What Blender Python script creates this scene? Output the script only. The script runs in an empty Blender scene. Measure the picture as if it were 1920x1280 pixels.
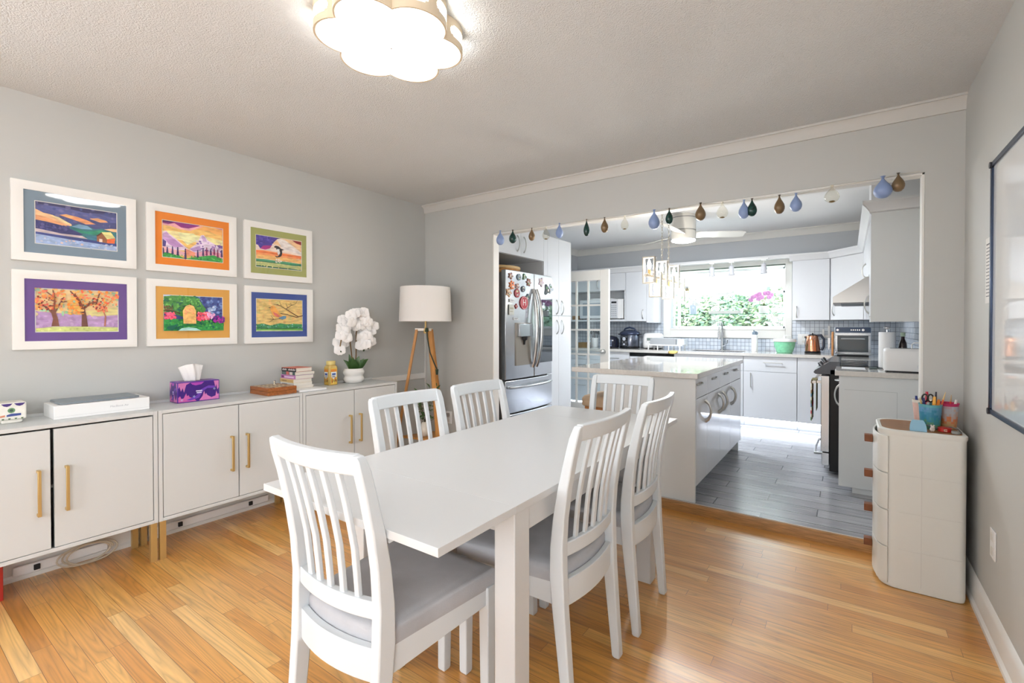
import bpy, math, random
from mathutils import Vector, Matrix
R = random.Random(7)
PI = math.pi
S = bpy.context.scene
COL = S.collection
OFF = {}

# ------------------------------------------------------------------ materials
def lin(c):
    o = []
    for v in c[:3]:
        v = v / 255.0
        o.append(v / 12.92 if v <= 0.04045 else ((v + 0.055) / 1.055) ** 2.4)
    return (o[0], o[1], o[2], 1.0)

MATS = {}
def mat(name, rgb, rough=0.5, metal=0.0, spec=0.5, bump=0.0, bscale=60.0, vary=0.0, vscale=8.0, coat=0.0,
        emit=None, estr=0.0, stretch=(1, 1, 1), aniso=0.0, bdist=0.002, trans=0.0, sss=0.0):
    if name in MATS: return MATS[name]
    m = bpy.data.materials.new(name); m.use_nodes = True
    nt = m.node_tree; b = nt.nodes['Principled BSDF']
    b.inputs['Base Color'].default_value = lin(rgb)
    b.inputs['Roughness'].default_value = rough
    b.inputs['Metallic'].default_value = metal
    b.inputs['Specular IOR Level'].default_value = spec
    b.inputs['Coat Weight'].default_value = coat
    b.inputs['Coat Roughness'].default_value = 0.03
    if trans: b.inputs['Transmission Weight'].default_value = trans
    if aniso: b.inputs['Anisotropic'].default_value = aniso
    if emit is not None:
        b.inputs['Emission Color'].default_value = lin(emit); b.inputs['Emission Strength'].default_value = estr
    tc = nt.nodes.new('ShaderNodeTexCoord'); mp = nt.nodes.new('ShaderNodeMapping')
    mp.inputs['Scale'].default_value = stretch
    nt.links.new(tc.outputs['Object'], mp.inputs['Vector'])
    n = nt.nodes.new('ShaderNodeTexNoise'); n.inputs['Scale'].default_value = vscale
    n.inputs['Detail'].default_value = 4
    nt.links.new(mp.outputs['Vector'], n.inputs['Vector'])
    if vary:
        hs = nt.nodes.new('ShaderNodeHueSaturation'); hs.inputs['Color'].default_value = lin(rgb)
        mr = nt.nodes.new('ShaderNodeMapRange')
        mr.inputs['From Min'].default_value = 0.3; mr.inputs['From Max'].default_value = 0.7
        mr.inputs['To Min'].default_value = 1 - vary; mr.inputs['To Max'].default_value = 1 + vary
        nt.links.new(n.outputs['Fac'], mr.inputs['Value'])
        nt.links.new(mr.outputs['Result'], hs.inputs['Value'])
        nt.links.new(hs.outputs['Color'], b.inputs['Base Color'])
    if bump:
        n2 = nt.nodes.new('ShaderNodeTexNoise'); n2.inputs['Scale'].default_value = bscale; n2.inputs['Detail'].default_value = 3
        nt.links.new(mp.outputs['Vector'], n2.inputs['Vector'])
        bp = nt.nodes.new('ShaderNodeBump'); bp.inputs['Strength'].default_value = bump; bp.inputs['Distance'].default_value = bdist
        nt.links.new(n2.outputs['Fac'], bp.inputs['Height']); nt.links.new(bp.outputs['Normal'], b.inputs['Normal'])
    MATS[name] = m
    return m

def plank_mat(name, cols, w, L, off, y0, x0, gap, gapcol, rough, grain, gs, bumpd=0.0006, spec=0.5, randoff=False, coat=0.0):
    """boards running along x: w wide in y, L long, each row shifted by off (or at random)"""
    m = bpy.data.materials.new(name); m.use_nodes = True; MATS[name] = m
    nt = m.node_tree; N = nt.nodes; K = nt.links; b = N['Principled BSDF']
    def M(op, a, c=None, d=None):
        q = N.new('ShaderNodeMath'); q.operation = op
        for i, v in enumerate((a, c, d)):
            if v is None: continue
            if isinstance(v, (int, float)): q.inputs[i].default_value = v
            else: K.new(v, q.inputs[i])
        return q.outputs[0]
    tc = N.new('ShaderNodeTexCoord'); sp = N.new('ShaderNodeSeparateXYZ'); K.new(tc.outputs['Object'], sp.inputs[0])
    ry = M('DIVIDE', M('SUBTRACT', sp.outputs[1], y0), w)
    row = M('FLOOR', ry); fy = M('SUBTRACT', ry, row)
    if randoff:
        wn0 = N.new('ShaderNodeTexWhiteNoise'); wn0.noise_dimensions = '1D'; K.new(row, wn0.inputs['W'])
        sh = M('MULTIPLY', wn0.outputs['Value'], L * 7.3)
    else: sh = M('MULTIPLY', row, off)
    rx = M('DIVIDE', M('ADD', M('SUBTRACT', sp.outputs[0], x0), sh), L)
    cl = M('FLOOR', rx); fx = M('SUBTRACT', rx, cl)
    cv = N.new('ShaderNodeCombineXYZ'); K.new(row, cv.inputs[0]); K.new(cl, cv.inputs[1])
    wn = N.new('ShaderNodeTexWhiteNoise'); wn.noise_dimensions = '3D'; K.new(cv.outputs[0], wn.inputs['Vector'])
    rnd = wn.outputs['Value']
    ramp = N.new('ShaderNodeValToRGB'); cr = ramp.color_ramp
    while len(cr.elements) < len(cols): cr.elements.new(0.5)
    for i, (p, c) in enumerate(cols):
        cr.elements[i].position = p; cr.elements[i].color = lin(c)
    K.new(rnd, ramp.inputs[0])
    # grain
    gv = N.new('ShaderNodeCombineXYZ')
    K.new(M('ADD', M('MULTIPLY', sp.outputs[0], gs[0]), M('MULTIPLY', rnd, 37.0)), gv.inputs[0])
    K.new(M('ADD', M('MULTIPLY', sp.outputs[1], gs[1]), M('MULTIPLY', rnd, 91.0)), gv.inputs[1])
    nz = N.new('ShaderNodeTexNoise'); nz.inputs['Scale'].default_value = 1.0; nz.inputs['Detail'].default_value = 5
    nz.inputs['Roughness'].default_value = 0.6; nz.inputs['Distortion'].default_value = 0.4
    K.new(gv.outputs[0], nz.inputs['Vector'])
    # cathedral figure: bands of a second slower noise
    gv2 = N.new('ShaderNodeCombineXYZ')
    K.new(M('ADD', M('MULTIPLY', sp.outputs[0], gs[0] * 0.3), M('MULTIPLY', rnd, 53.0)), gv2.inputs[0])
    K.new(M('ADD', M('MULTIPLY', sp.outputs[1], gs[1] * 0.22), M('MULTIPLY', rnd, 17.0)), gv2.inputs[1])
    nz2 = N.new('ShaderNodeTexNoise'); nz2.inputs['Scale'].default_value = 1.0; nz2.inputs['Detail'].default_value = 1
    K.new(gv2.outputs[0], nz2.inputs['Vector'])
    band = M('POWER', M('MULTIPLY', M('PINGPONG', M('MULTIPLY', nz2.outputs['Fac'], 14.0), 0.5), 2.0), 0.5)
    g = M('ADD', M('MULTIPLY', nz.outputs['Fac'], 0.6), M('MULTIPLY', band, 0.32))
    mr = N.new('ShaderNodeMapRange'); mr.inputs['From Min'].default_value = 0.25; mr.inputs['From Max'].default_value = 0.75
    mr.inputs['To Min'].default_value = 1 - grain; mr.inputs['To Max'].default_value = 1 + grain * 0.55
    K.new(g, mr.inputs['Value'])
    hs = N.new('ShaderNodeHueSaturation'); K.new(ramp.outputs[0], hs.inputs['Color']); K.new(mr.outputs['Result'], hs.inputs['Value'])
    # gaps
    ey = M('MULTIPLY', M('MINIMUM', fy, M('SUBTRACT', 1.0, fy)), w)
    ex = M('MULTIPLY', M('MINIMUM', fx, M('SUBTRACT', 1.0, fx)), L)
    e = M('MINIMUM', ey, ex)
    gm = M('LESS_THAN', e, gap)
    mix = N.new('ShaderNodeMixRGB'); K.new(gm, mix.inputs[0]); K.new(hs.outputs['Color'], mix.inputs[1]); mix.inputs[2].default_value = lin(gapcol)
    K.new(mix.outputs[0], b.inputs['Base Color'])
    K.new(M('ADD', rough, M('MULTIPLY', nz.outputs['Fac'], 0.12)), b.inputs['Roughness'])
    b.inputs['Specular IOR Level'].default_value = spec
    b.inputs['Coat Weight'].default_value = coat; b.inputs['Coat Roughness'].default_value = 0.32; b.inputs['Coat IOR'].default_value = 1.65
    h = M('SUBTRACT', M('MULTIPLY', nz.outputs['Fac'], 0.25), M('MULTIPLY', gm, 1.0))
    bp = N.new('ShaderNodeBump'); bp.inputs['Strength'].default_value = 0.5; bp.inputs['Distance'].default_value = bumpd
    K.new(h, bp.inputs['Height']); K.new(bp.outputs['Normal'], b.inputs['Normal'])
    return m

def tile_mat(name, s, groutw, rgb, grout):
    m = bpy.data.materials.new(name); m.use_nodes = True; MATS[name] = m
    nt = m.node_tree; N = nt.nodes; K = nt.links; b = N['Principled BSDF']
    tc = N.new('ShaderNodeTexCoord'); sp = N.new('ShaderNodeSeparateXYZ'); K.new(tc.outputs['Object'], sp.inputs[0])
    def M(op, a, c=None):
        q = N.new('ShaderNodeMath'); q.operation = op
        for i, v in enumerate((a, c)):
            if v is None: continue
            if isinstance(v, (int, float)): q.inputs[i].default_value = v
            else: K.new(v, q.inputs[i])
        return q.outputs[0]
    u = M('ADD', sp.outputs[0], sp.outputs[1])
    a = M('DIVIDE', u, s); c = M('DIVIDE', sp.outputs[2], s)
    fa = M('FLOOR', a); fc = M('FLOOR', c)
    da = M('SUBTRACT', a, fa); dc = M('SUBTRACT', c, fc)
    e = M('MINIMUM', M('MINIMUM', da, M('SUBTRACT', 1.0, da)), M('MINIMUM', dc, M('SUBTRACT', 1.0, dc)))
    g = M('LESS_THAN', e, groutw / s)
    cv = N.new('ShaderNodeCombineXYZ'); K.new(fa, cv.inputs[0]); K.new(fc, cv.inputs[1])
    wn = N.new('ShaderNodeTexWhiteNoise'); K.new(cv.outputs[0], wn.inputs['Vector'])
    ramp = N.new('ShaderNodeValToRGB'); cr = ramp.color_ramp
    cr.elements[0].color = lin(rgb[0]); cr.elements[1].color = lin(rgb[1]); K.new(wn.outputs['Value'], ramp.inputs[0])
    mix = N.new('ShaderNodeMixRGB'); K.new(g, mix.inputs[0]); K.new(ramp.outputs[0], mix.inputs[1]); mix.inputs[2].default_value = lin(grout)
    K.new(mix.outputs[0], b.inputs['Base Color'])
    b.inputs['Roughness'].default_value = 0.18
    bp = N.new('ShaderNodeBump'); bp.inputs['Strength'].default_value = 0.6; bp.inputs['Distance'].default_value = 0.002; bp.invert = True
    K.new(g, bp.inputs['Height']); K.new(bp.outputs['Normal'], b.inputs['Normal'])
    return m

def glass_mat(name, tint=(245, 250, 250), rough=0.0, f0=0.06):
    m = bpy.data.materials.new(name); m.use_nodes = True; MATS[name] = m
    nt = m.node_tree; N = nt.nodes; K = nt.links; N.remove(N['Principled BSDF'])
    o = N['Material Output']; t = N.new('ShaderNodeBsdfTransparent'); t.inputs[0].default_value = lin(tint)
    gl = N.new('ShaderNodeBsdfGlossy'); gl.inputs['Roughness'].default_value = rough
    fr = N.new('ShaderNodeFresnel'); ge = N.new('ShaderNodeNewGeometry'); ml = N.new('ShaderNodeMath'); ml.operation = 'MULTIPLY_ADD'
    K.new(ge.outputs['Backfacing'], ml.inputs[0]); ml.inputs[1].default_value = 1 / 1.45 - 1.45; ml.inputs[2].default_value = 1.45; K.new(ml.outputs[0], fr.inputs['IOR'])
    mx = N.new('ShaderNodeMixShader'); K.new(fr.outputs[0], mx.inputs[0]); K.new(t.outputs[0], mx.inputs[1]); K.new(gl.outputs[0], mx.inputs[2])
    K.new(mx.outputs[0], o.inputs['Surface'])
    return m

def paint_mat(name, rough=0.6, vary=0.22, sc=70.0, stretch=(1, 0.35, 1)):
    """reads the pigment of each patch from the mesh and breaks it up like brush work"""
    m = bpy.data.materials.new(name); m.use_nodes = True; MATS[name] = m
    nt = m.node_tree; N = nt.nodes; K = nt.links; b = N['Principled BSDF']
    at = N.new('ShaderNodeVertexColor'); at.layer_name = 'pigment'
    tc = N.new('ShaderNodeTexCoord'); mp = N.new('ShaderNodeMapping'); mp.inputs['Scale'].default_value = stretch
    K.new(tc.outputs['Object'], mp.inputs[0])
    n = N.new('ShaderNodeTexNoise'); n.inputs['Scale'].default_value = sc; n.inputs['Detail'].default_value = 4; K.new(mp.outputs[0], n.inputs['Vector'])
    mr = N.new('ShaderNodeMapRange'); mr.inputs['From Min'].default_value = 0.3; mr.inputs['From Max'].default_value = 0.7
    mr.inputs['To Min'].default_value = 1 - vary; mr.inputs['To Max'].default_value = 1 + vary
    K.new(n.outputs['Fac'], mr.inputs['Value'])
    hs = N.new('ShaderNodeHueSaturation'); K.new(at.outputs[0], hs.inputs['Color']); K.new(mr.outputs['Result'], hs.inputs['Value'])
    K.new(hs.outputs[0], b.inputs['Base Color']); b.inputs['Roughness'].default_value = rough
    return m

# ------------------------------------------------------------------ mesh builder
class MB:
    def __init__(s): s.v = []; s.f = []; s.m = []; s.c = []; s.cur = 0; s.col = (1, 1, 1, 1)
    def add(s, vs, fs):
        b = len(s.v); s.v += [tuple(v) for v in vs]
        for f in fs: s.f.append(tuple(b + i for i in f)); s.m.append(s.cur); s.c.append(s.col)
        return s
    def mi(s, i): s.cur = i; return s
    def box(s, x0, y0, z0, x1, y1, z1):
        x0, x1 = sorted((x0, x1)); y0, y1 = sorted((y0, y1)); z0, z1 = sorted((z0, z1))
        return s.add([(x0, y0, z0), (x1, y0, z0), (x1, y1, z0), (x0, y1, z0), (x0, y0, z1), (x1, y0, z1), (x1, y1, z1), (x0, y1, z1)],
                     [(0, 3, 2, 1), (4, 5, 6, 7), (0, 1, 5, 4), (1, 2, 6, 5), (2, 3, 7, 6), (3, 0, 4, 7)])
    def hexa(s, a, b):
        """two matching quads joined"""
        return s.add(list(a) + list(b), [(3, 2, 1, 0), (4, 5, 6, 7), (0, 1, 5, 4), (1, 2, 6, 5), (2, 3, 7, 6), (3, 0, 4, 7)])
    def loft(s, rings, cap=True, closed=False):
        n = len(rings[0]); vs = [p for r in rings for p in r]; fs = []
        k = len(rings)
        for i in range(k if closed else k - 1):
            j = (i + 1) % k
            for a in range(n):
                b = (a + 1) % n
                fs.append((i * n + a, i * n + b, j * n + b, j * n + a))
        if cap and not closed:
            fs.append(tuple(range(n - 1, -1, -1))); fs.append(tuple((k - 1) * n + a for a in range(n)))
        return s.add(vs, fs)
    def cyl(s, p, q, r0, r1=None, n=20):
        r1 = r0 if r1 is None else r1
        p = Vector(p); q = Vector(q); d = (q - p).normalized()
        a = d.orthogonal().normalized(); b = d.cross(a)
        ring = lambda c, r: [c + (a * math.cos(t) + b * math.sin(t)) * r for t in [2 * PI * i / n for i in range(n)]]
        return s.loft([ring(p, r0), ring(q, r1)])
    def tube(s, pts, r, n=8, closed=False, flat=1.0):
        pts = [Vector(p) for p in pts]; k = len(pts); rings = []; up = None
        for i, p in enumerate(pts):
            a = pts[(i - 1) % k] if (closed or i > 0) else p
            b = pts[(i + 1) % k] if (closed or i < k - 1) else p
            d = (b - a).normalized()
            if up is None: up = d.orthogonal().normalized()
            up = (up - d * up.dot(d))
            up = up.normalized() if up.length > 1e-6 else d.orthogonal().normalized()
            w = d.cross(up); rr = r[i] if isinstance(r, (list, tuple)) else r
            rings.append([p + (up * math.cos(2 * PI * j / n) + w * math.sin(2 * PI * j / n) * flat) * rr for j in range(n)])
        return s.loft(rings, closed=closed)
    def lathe(s, prof, c=(0, 0, 0), n=32, sx=1.0, sy=1.0, cap=True):
        rings = [[(c[0] + r * math.cos(2 * PI * i / n) * sx, c[1] + r * math.sin(2 * PI * i / n) * sy, c[2] + z) for i in range(n)] for r, z in prof]
        return s.loft(rings, cap=cap)
    def prism(s, pts, d):
        """pts: planar 3-D polygon, d: extrusion vector"""
        d = Vector(d); a = [Vector(p) for p in pts]; n = len(a)
        vs = a + [p + d for p in a]
        fs = [tuple(range(n - 1, -1, -1)), tuple(range(n, 2 * n))] + [(i, (i + 1) % n, n + (i + 1) % n, n + i) for i in range(n)]
        return s.add(vs, fs)
    def ball(s, c, r, n=14, k=8, sc=(1, 1, 1)):
        rings = []
        for i in range(1, k):
            t = PI * i / k
            rings.append([(c[0] + r * math.sin(t) * math.cos(2 * PI * j / n) * sc[0], c[1] + r * math.sin(t) * math.sin(2 * PI * j / n) * sc[1], c[2] - r * math.cos(t) * sc[2]) for j in range(n)])
        return s.loft(rings)
    def xf(s, M, i0=0):
        for i in range(i0, len(s.v)): s.v[i] = tuple(M @ Vector(s.v[i]))
        return s

def rootof(o):
    while o.parent is not None: o = o.parent
    return o

def make(name, mb, m, parent=None, bevel=0.0, seg=2, ang=35, label=None, wn=True, sub=0):
    me = bpy.data.meshes.new(name)
    off = OFF.get(rootof(parent).name, Vector((0, 0, 0))) if parent else Vector((0, 0, 0))
    me.from_pydata([tuple(Vector(v) - off) for v in mb.v], [], mb.f)
    ms = m if isinstance(m, (list, tuple)) else [m]
    for q in ms: me.materials.append(q)
    for p, i in zip(me.polygons, mb.m): p.material_index = min(i, len(ms) - 1)
    if any(c != (1, 1, 1, 1) for c in mb.c):
        ca = me.color_attributes.new('pigment', 'FLOAT_COLOR', 'CORNER')
        for p, c in zip(me.polygons, mb.c):
            for li in p.loop_indices: ca.data[li].color = c
    me.validate(); me.update()
    import bmesh
    bm = bmesh.new(); bm.from_mesh(me); bmesh.ops.recalc_face_normals(bm, faces=bm.faces); bm.to_mesh(me); bm.free()
    for p in me.polygons: p.use_smooth = True
    me.set_sharp_from_angle(angle=math.radians(ang))
    o = bpy.data.objects.new(name, me); COL.objects.link(o)
    if parent: o.parent = parent
    if bevel:
        b = o.modifiers.new('edge', 'BEVEL'); b.width = bevel; b.segments = seg; b.limit_method = 'ANGLE'; b.angle_limit = math.radians(40)
        b.harden_normals = False
    if sub:
        q = o.modifiers.new('smooth', 'SUBSURF'); q.levels = sub; q.render_levels = sub
    if label: o['label'] = label
    return o

def thing(name, label, cat, loc=(0, 0, 0), group=None):
    o = bpy.data.objects.new(name, None); o.empty_display_size = 0.1; COL.objects.link(o)
    o.location = loc; OFF[o.name] = Vector(loc)
    o['label'] = label; o['category'] = cat
    if group: o['group'] = group
    return o

def single(name, label, cat, mb, m, group=None, **kw):
    """a thing that is one mesh; its origin sits at its base"""
    c = [(min(v[i] for v in mb.v), max(v[i] for v in mb.v)) for i in range(3)]
    base = Vector(((c[0][0] + c[0][1]) / 2, (c[1][0] + c[1][1]) / 2, c[2][0]))
    mb.v = [tuple(Vector(v) - base) for v in mb.v]
    o = make(name, mb, m, **kw); o.location = base
    o['label'] = label; o['category'] = cat
    if group: o['group'] = group
    return o

def struct(name, mb, m, parent=None, **kw):
    o = make(name, mb, m, parent, **kw)
    if parent is None: o['kind'] = 'structure'
    return o

def dup(root, loc, rz=0.0, label=None):
    kids = {}
    for o in list(bpy.data.objects):
        if o.parent is not None: kids.setdefault(o.parent.name, []).append(o)
    def cp(o, par):
        c = o.copy(); COL.objects.link(c)
        if par is not None: c.parent = par
        for k in kids.get(o.name, []): cp(k, c)
        return c
    r = cp(root, None); r.location = loc; r.rotation_euler = (0, 0, rz)
    if label: r['label'] = label
    return r

def text(name, s, size, m, parent, loc, xdir, ydir, ext=0.0004, align='LEFT'):
    cu = bpy.data.curves.new(name, 'FONT'); cu.body = s; cu.size = size; cu.extrude = ext; cu.align_x = align; cu.align_y = 'CENTER'
    t = bpy.data.objects.new('tmp_text', cu); COL.objects.link(t)
    me = bpy.data.meshes.new_from_object(t.evaluated_get(bpy.context.evaluated_depsgraph_get()))
    bpy.data.objects.remove(t)
    x = Vector(xdir).normalized(); y = Vector(ydir).normalized(); z = x.cross(y)
    off = OFF.get(rootof(parent).name, Vector((0, 0, 0)))
    M = Matrix((x, y, z)).transposed().to_4x4(); M.translation = Vector(loc) - off
    me.transform(M); me.name = name; me.materials.clear(); me.materials.append(m)
    o = bpy.data.objects.new(name, me); COL.objects.link(o); o.parent = parent
    return o

def arc(c, r, a0, a1, n, ax, ay):
    c = Vector(c); ax = Vector(ax); ay = Vector(ay)
    return [c + ax * (r * math.cos(a0 + (a1 - a0) * i / n)) + ay * (r * math.sin(a0 + (a1 - a0) * i / n)) for i in range(n + 1)]
def rrect(x0, y0, x1, y1, r, n=5):
    p = []
    for cx, cy, a in ((x1 - r, y1 - r, 0), (x0 + r, y1 - r, PI / 2), (x0 + r, y0 + r, PI), (x1 - r, y0 + r, 1.5 * PI)):
        for i in range(n + 1):
            t = a + PI / 2 * i / n; p.append((cx + r * math.cos(t), cy + r * math.sin(t)))
    return p

# ------------------------------------------------------------------ shared materials
WALL = mat('wall_grey_paint', (194, 195, 192), 0.5, bump=0.1, bscale=260, spec=0.5)
WALLK = mat('wall_kitchen_paint', (200, 204, 209), 0.75, spec=0.25)
CEIL = mat('ceiling_popcorn', (219, 222, 223), 0.9, bump=0.9, bscale=170, bdist=0.006, spec=0.1)
CEILK = mat('ceiling_white', (244, 244, 244), 0.9, bump=0.5, bscale=150, bdist=0.004, spec=0.1)
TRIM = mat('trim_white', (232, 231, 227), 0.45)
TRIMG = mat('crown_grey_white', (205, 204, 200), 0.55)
WHITE = mat('white_lacquer', (234, 234, 233), 0.32)
TABLEW = mat('table_white', (210, 211, 211), 0.3)
CHAIRW = mat('chair_white', (216, 221, 224), 0.35)
CABW = mat('sideboard_white', (207, 210, 210), 0.42)
GLOSSW = mat('kitchen_gloss_white', (228, 230, 233), 0.06, coat=0.4)
SATINW = mat('kitchen_satin_white', (224, 227, 232), 0.28)
PANEL = mat('end_panel_white', (220, 223, 223), 0.35)
GOLD = mat('brushed_gold', (206, 176, 116), 0.4, metal=0.7)
STEEL = mat('stainless_steel', (196, 198, 201), 0.24, metal=1.0, bump=0.05, bscale=40, stretch=(1, 1, 30), aniso=0.4)
DSTEEL = mat('dark_steel', (120, 122, 126), 0.35, metal=1.0)
NICKEL = mat('satin_nickel', (200, 200, 197), 0.38, metal=1.0)
CHROME = mat('chrome', (210, 212, 215), 0.12, metal=1.0)
BLACK = mat('black_gloss', (14, 15, 18), 0.12)
DARK = mat('black_matt', (24, 25, 29), 0.5)
GREYF = mat('seat_grey_fabric', (182, 183, 187), 0.95, bump=0.5, bscale=700, vary=0.08, vscale=9, spec=0.15)
COUNTER = mat('countertop_pale_stone', (214, 211, 206), 0.08, vary=0.05, vscale=60, coat=0.3)
GLASS = glass_mat('clear_glass')
OAK = mat('lamp_wood', (196, 138, 74), 0.45, vary=0.18, vscale=6, stretch=(8, 8, 0.6))
PLASTW = mat('white_plastic', (240, 240, 240), 0.35)
RUBBER = mat('dark_rubber', (30, 31, 34), 0.6)
# ================================================================== SETTING
CZ, KZ, FZ = 2.4315, 2.49, 0.059
OXL, OXR, OZ, RW, WT = 0.846, 3.782, 2.074, 3.941, 0.075
KY = 3.5
YB = -5.6
wood = plank_mat('oak_strip_floor', [(0.0, (202, 136, 60)), (0.25, (211, 148, 68)), (0.7, (218, 158, 78)), (0.9, (227, 174, 96)), (1.0, (235, 190, 120))],
                 0.0575, 0.95, 0, 0.0, 0.0, 0.0007, (104, 60, 22), 0.3, 0.36, (2.6, 70.0), randoff=True, spec=0.5, coat=1.0)
tile = plank_mat('kitchen_plank_tile', [(0.0, (150, 151, 156)), (0.5, (166, 167, 172)), (1.0, (180, 181, 185))],
                 0.135, 0.9, 0.3, 0.102, 3.59, 0.0032, (66, 68, 74), 0.2, 0.2, (3.0, 60.0))
struct('floor', MB().box(-0.12, YB, -0.06, 4.06, 0.0, 0.0), wood)
struct('floor', MB().box(-0.4, 0.016, -0.06, 4.06, 3.6, FZ), tile)
struct('ceiling', MB().box(-0.12, YB, CZ, 4.06, 0.04, CZ + 0.1), CEIL)
struct('ceiling', MB().box(-0.4, 0.04, KZ, 4.06, 3.6, KZ + 0.1), CEILK)
struct('wall_left', MB().box(-0.12, YB, -0.06, 0.0, -5.3, CZ).box(-0.12, -5.3, -0.06, 0.0, -3.7, 0.75).box(-0.12, -5.3, 2.1, 0.0, -3.7, CZ).box(-0.12, -3.7, -0.06, 0.0, 0.0, CZ), WALL)  # out-of-view opening near the rear, added so skylight brightens the right wall
struct('wall_front', MB().box(-0.12, YB - 0.1, -0.06, 1.3, YB, CZ + 0.06).box(2.7, YB - 0.1, -0.06, 4.06, YB, CZ + 0.06).box(1.3, YB - 0.1, -0.06, 2.7, YB, 0.85).box(1.3, YB - 0.1, 2.0, 2.7, YB, CZ + 0.06), WALL)  # unseen rear wall added to limit skylight; opening sized for the dining fill
struct('wall_right', MB().box(RW, YB, -0.06, 4.06, -5.3, KZ).box(RW, -5.3, -0.06, 4.06, -3.6, 0.75).box(RW, -5.3, 2.1, 4.06, -3.6, KZ).box(RW, -3.6, -0.06, 4.06, 3.6, KZ), WALL)  # unseen opening beside the camera, added to throw skylight onto the left wall
wb = MB().box(-0.4, 0.0, -0.06, OXL, WT, KZ + 0.02).box(OXL, 0.0, OZ, OXR, WT, KZ + 0.02).box(OXR, 0.0, -0.06, RW, WT, KZ + 0.02)
struct('wall_back', wb, WALL)
struct('wall_kitchen_left', MB().box(-0.4, WT, -0.06, -0.25, 3.6, KZ), WALLK)
WX0, WX1, WZ0, WZ1 = 1.305, 2.785, 1.235, 2.06
kb = MB().box(-0.25, KY, -0.06, WX0, 3.6, KZ).box(WX1, KY, -0.06, RW, 3.6, KZ).box(WX0, KY, -0.06, WX1, 3.6, WZ0).box(WX0, KY, WZ1, WX1, 3.6, KZ)
struct('wall_kitchen_back', kb, WALLK)
# white lining of the opening (painted jambs and soffit)
struct('trim_1', MB().box(OXL, 0.002, FZ, OXL + 0.012, WT, OZ).box(OXR - 0.012, 0.002, FZ, OXR, WT, OZ).box(OXL, 0.002, OZ - 0.012, OXR, WT, OZ), TRIM, bevel=0.002)
# crown moulding on the dining side of the back wall
def crown(name, x0, x1, y, sgn, z1, h, d, m):
    prof = [(0, -h), (0.012, -h), (0.016, -h * 0.86), (d * 0.42, -h * 0.45), (d * 0.8, -h * 0.16), (d, -0.012), (d, 0), (0, 0)]
    return struct(name, MB().prism([(x0, y + sgn * a, z1 + b) for a, b in prof], (x1 - x0, 0, 0)), m)
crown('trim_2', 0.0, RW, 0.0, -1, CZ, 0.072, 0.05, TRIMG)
crown('trim_3', -0.25, RW, KY, -1, KZ, 0.085, 0.07, TRIM)
prof = [(0, -0.085), (0.012, -0.085), (0.03, -0.04), (0.06, -0.014), (0.07, 0), (0, 0)]
struct('trim_4', MB().prism([(-0.25 + a, WT, KZ + b) for a, b in prof], (0, KY - WT, 0)), TRIM)
# oak nosing where the kitchen floor steps up
nose = [(-0.014, 0.0), (-0.014, 0.045), (-0.010, 0.056), (-0.002, 0.062), (0.014, 0.062), (0.014, 0.0)]
struct('trim_5', MB().prism([(OXL, a, b) for a, b in nose], (OXR - OXL, 0, 0)), mat('threshold_oak', (168, 122, 72), 0.45, vary=0.4, vscale=9, stretch=(1.2, 30, 30)))
struct('trim_13', MB().box(OXL, 0.0145, 0.0, OXR, 0.024, 0.0635), mat('edge_strip_pale', (206, 198, 190), 0.4))
# chair rail on the left wall and the corner strip
struct('trim_6', MB().box(0, -2.9, 0.758, 0.018, 0.0, 0.815), TRIM, bevel=0.006)
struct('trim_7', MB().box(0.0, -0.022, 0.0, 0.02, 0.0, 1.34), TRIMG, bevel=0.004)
bprof = [(0, 0), (0.022, 0), (0.022, 0.018), (0.013, 0.03), (0.013, 0.105), (0.008, 0.125), (0, 0.132)]
struct('baseboard_right', MB().prism([(RW - a, YB, b) for a, b in bprof], (0, -YB, 0)), TRIM)
struct('baseboard_left', MB().prism([(a, YB, b) for a, b in bprof], (0, -YB, 0)), TRIM)
struct('baseboard_back', MB().prism([(0.02, -a, b) for a, b in bprof], (OXL - 0.03, 0, 0)).prism([(OXR + 0.01, -a, b) for a, b in bprof], (RW - OXR - 0.03, 0, 0)), TRIM)
# tiled backsplash
TILE = tile_mat('backsplash_square_tile', 0.05, 0.0022, ((190, 200, 213), (214, 221, 230)), (122, 132, 148))
struct('trim_8', MB().box(-0.25, KY - 0.008, 0.94, WX0 - 0.1, KY, 1.33).box(WX0 - 0.1, KY - 0.008, 0.94, WX1 + 0.07, KY, 1.1).box(WX1 + 0.07, KY - 0.008, 0.94, RW, KY, 1.33)
       .box(RW - 0.008, 0.86, 0.94, RW, KY, 1.33), TILE)
# ---- garden window
w = bpy.data.objects.new('window_1', None); COL.objects.link(w); w['kind'] = 'structure'; w.location = (2.045, KY, 1.2); OFF[w.name] = Vector(w.location)
GY = 3.86
cs = MB().box(WX0 - 0.105, KY - 0.022, WZ0 - 0.13, WX0, KY, WZ1 + 0.08).box(WX1, KY - 0.022, WZ0 - 0.13, WX1 + 0.075, KY, WZ1 + 0.08)
cs.box(WX0, KY - 0.022, WZ1, WX1, KY, WZ1 + 0.08).box(WX0, KY - 0.026, WZ0 - 0.13, WX1, KY, WZ0 - 0.02)
cs.box(WX0, KY - 0.034, WZ0 - 0.022, WX1, KY, WZ0)
make('window_casing', cs, TRIM, w, bevel=0.003)
fr = MB().box(WX0, KY, WZ0 - 0.03, WX1, GY + 0.02, WZ0).box(WX0, KY, WZ1, WX1, GY + 0.02, WZ1 + 0.03)
for z0, z1 in ((WZ0, WZ0 + 0.03), (WZ1 - 0.02, WZ1), (1.715, 1.745)): fr.box(WX0, GY - 0.03, z0, WX1, GY + 0.02, z1)
for x0, x1 in ((WX0, WX0 + 0.028), (WX1 - 0.06, WX1)): fr.box(x0, GY - 0.03, WZ0, x1, GY + 0.02, WZ1)
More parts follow.
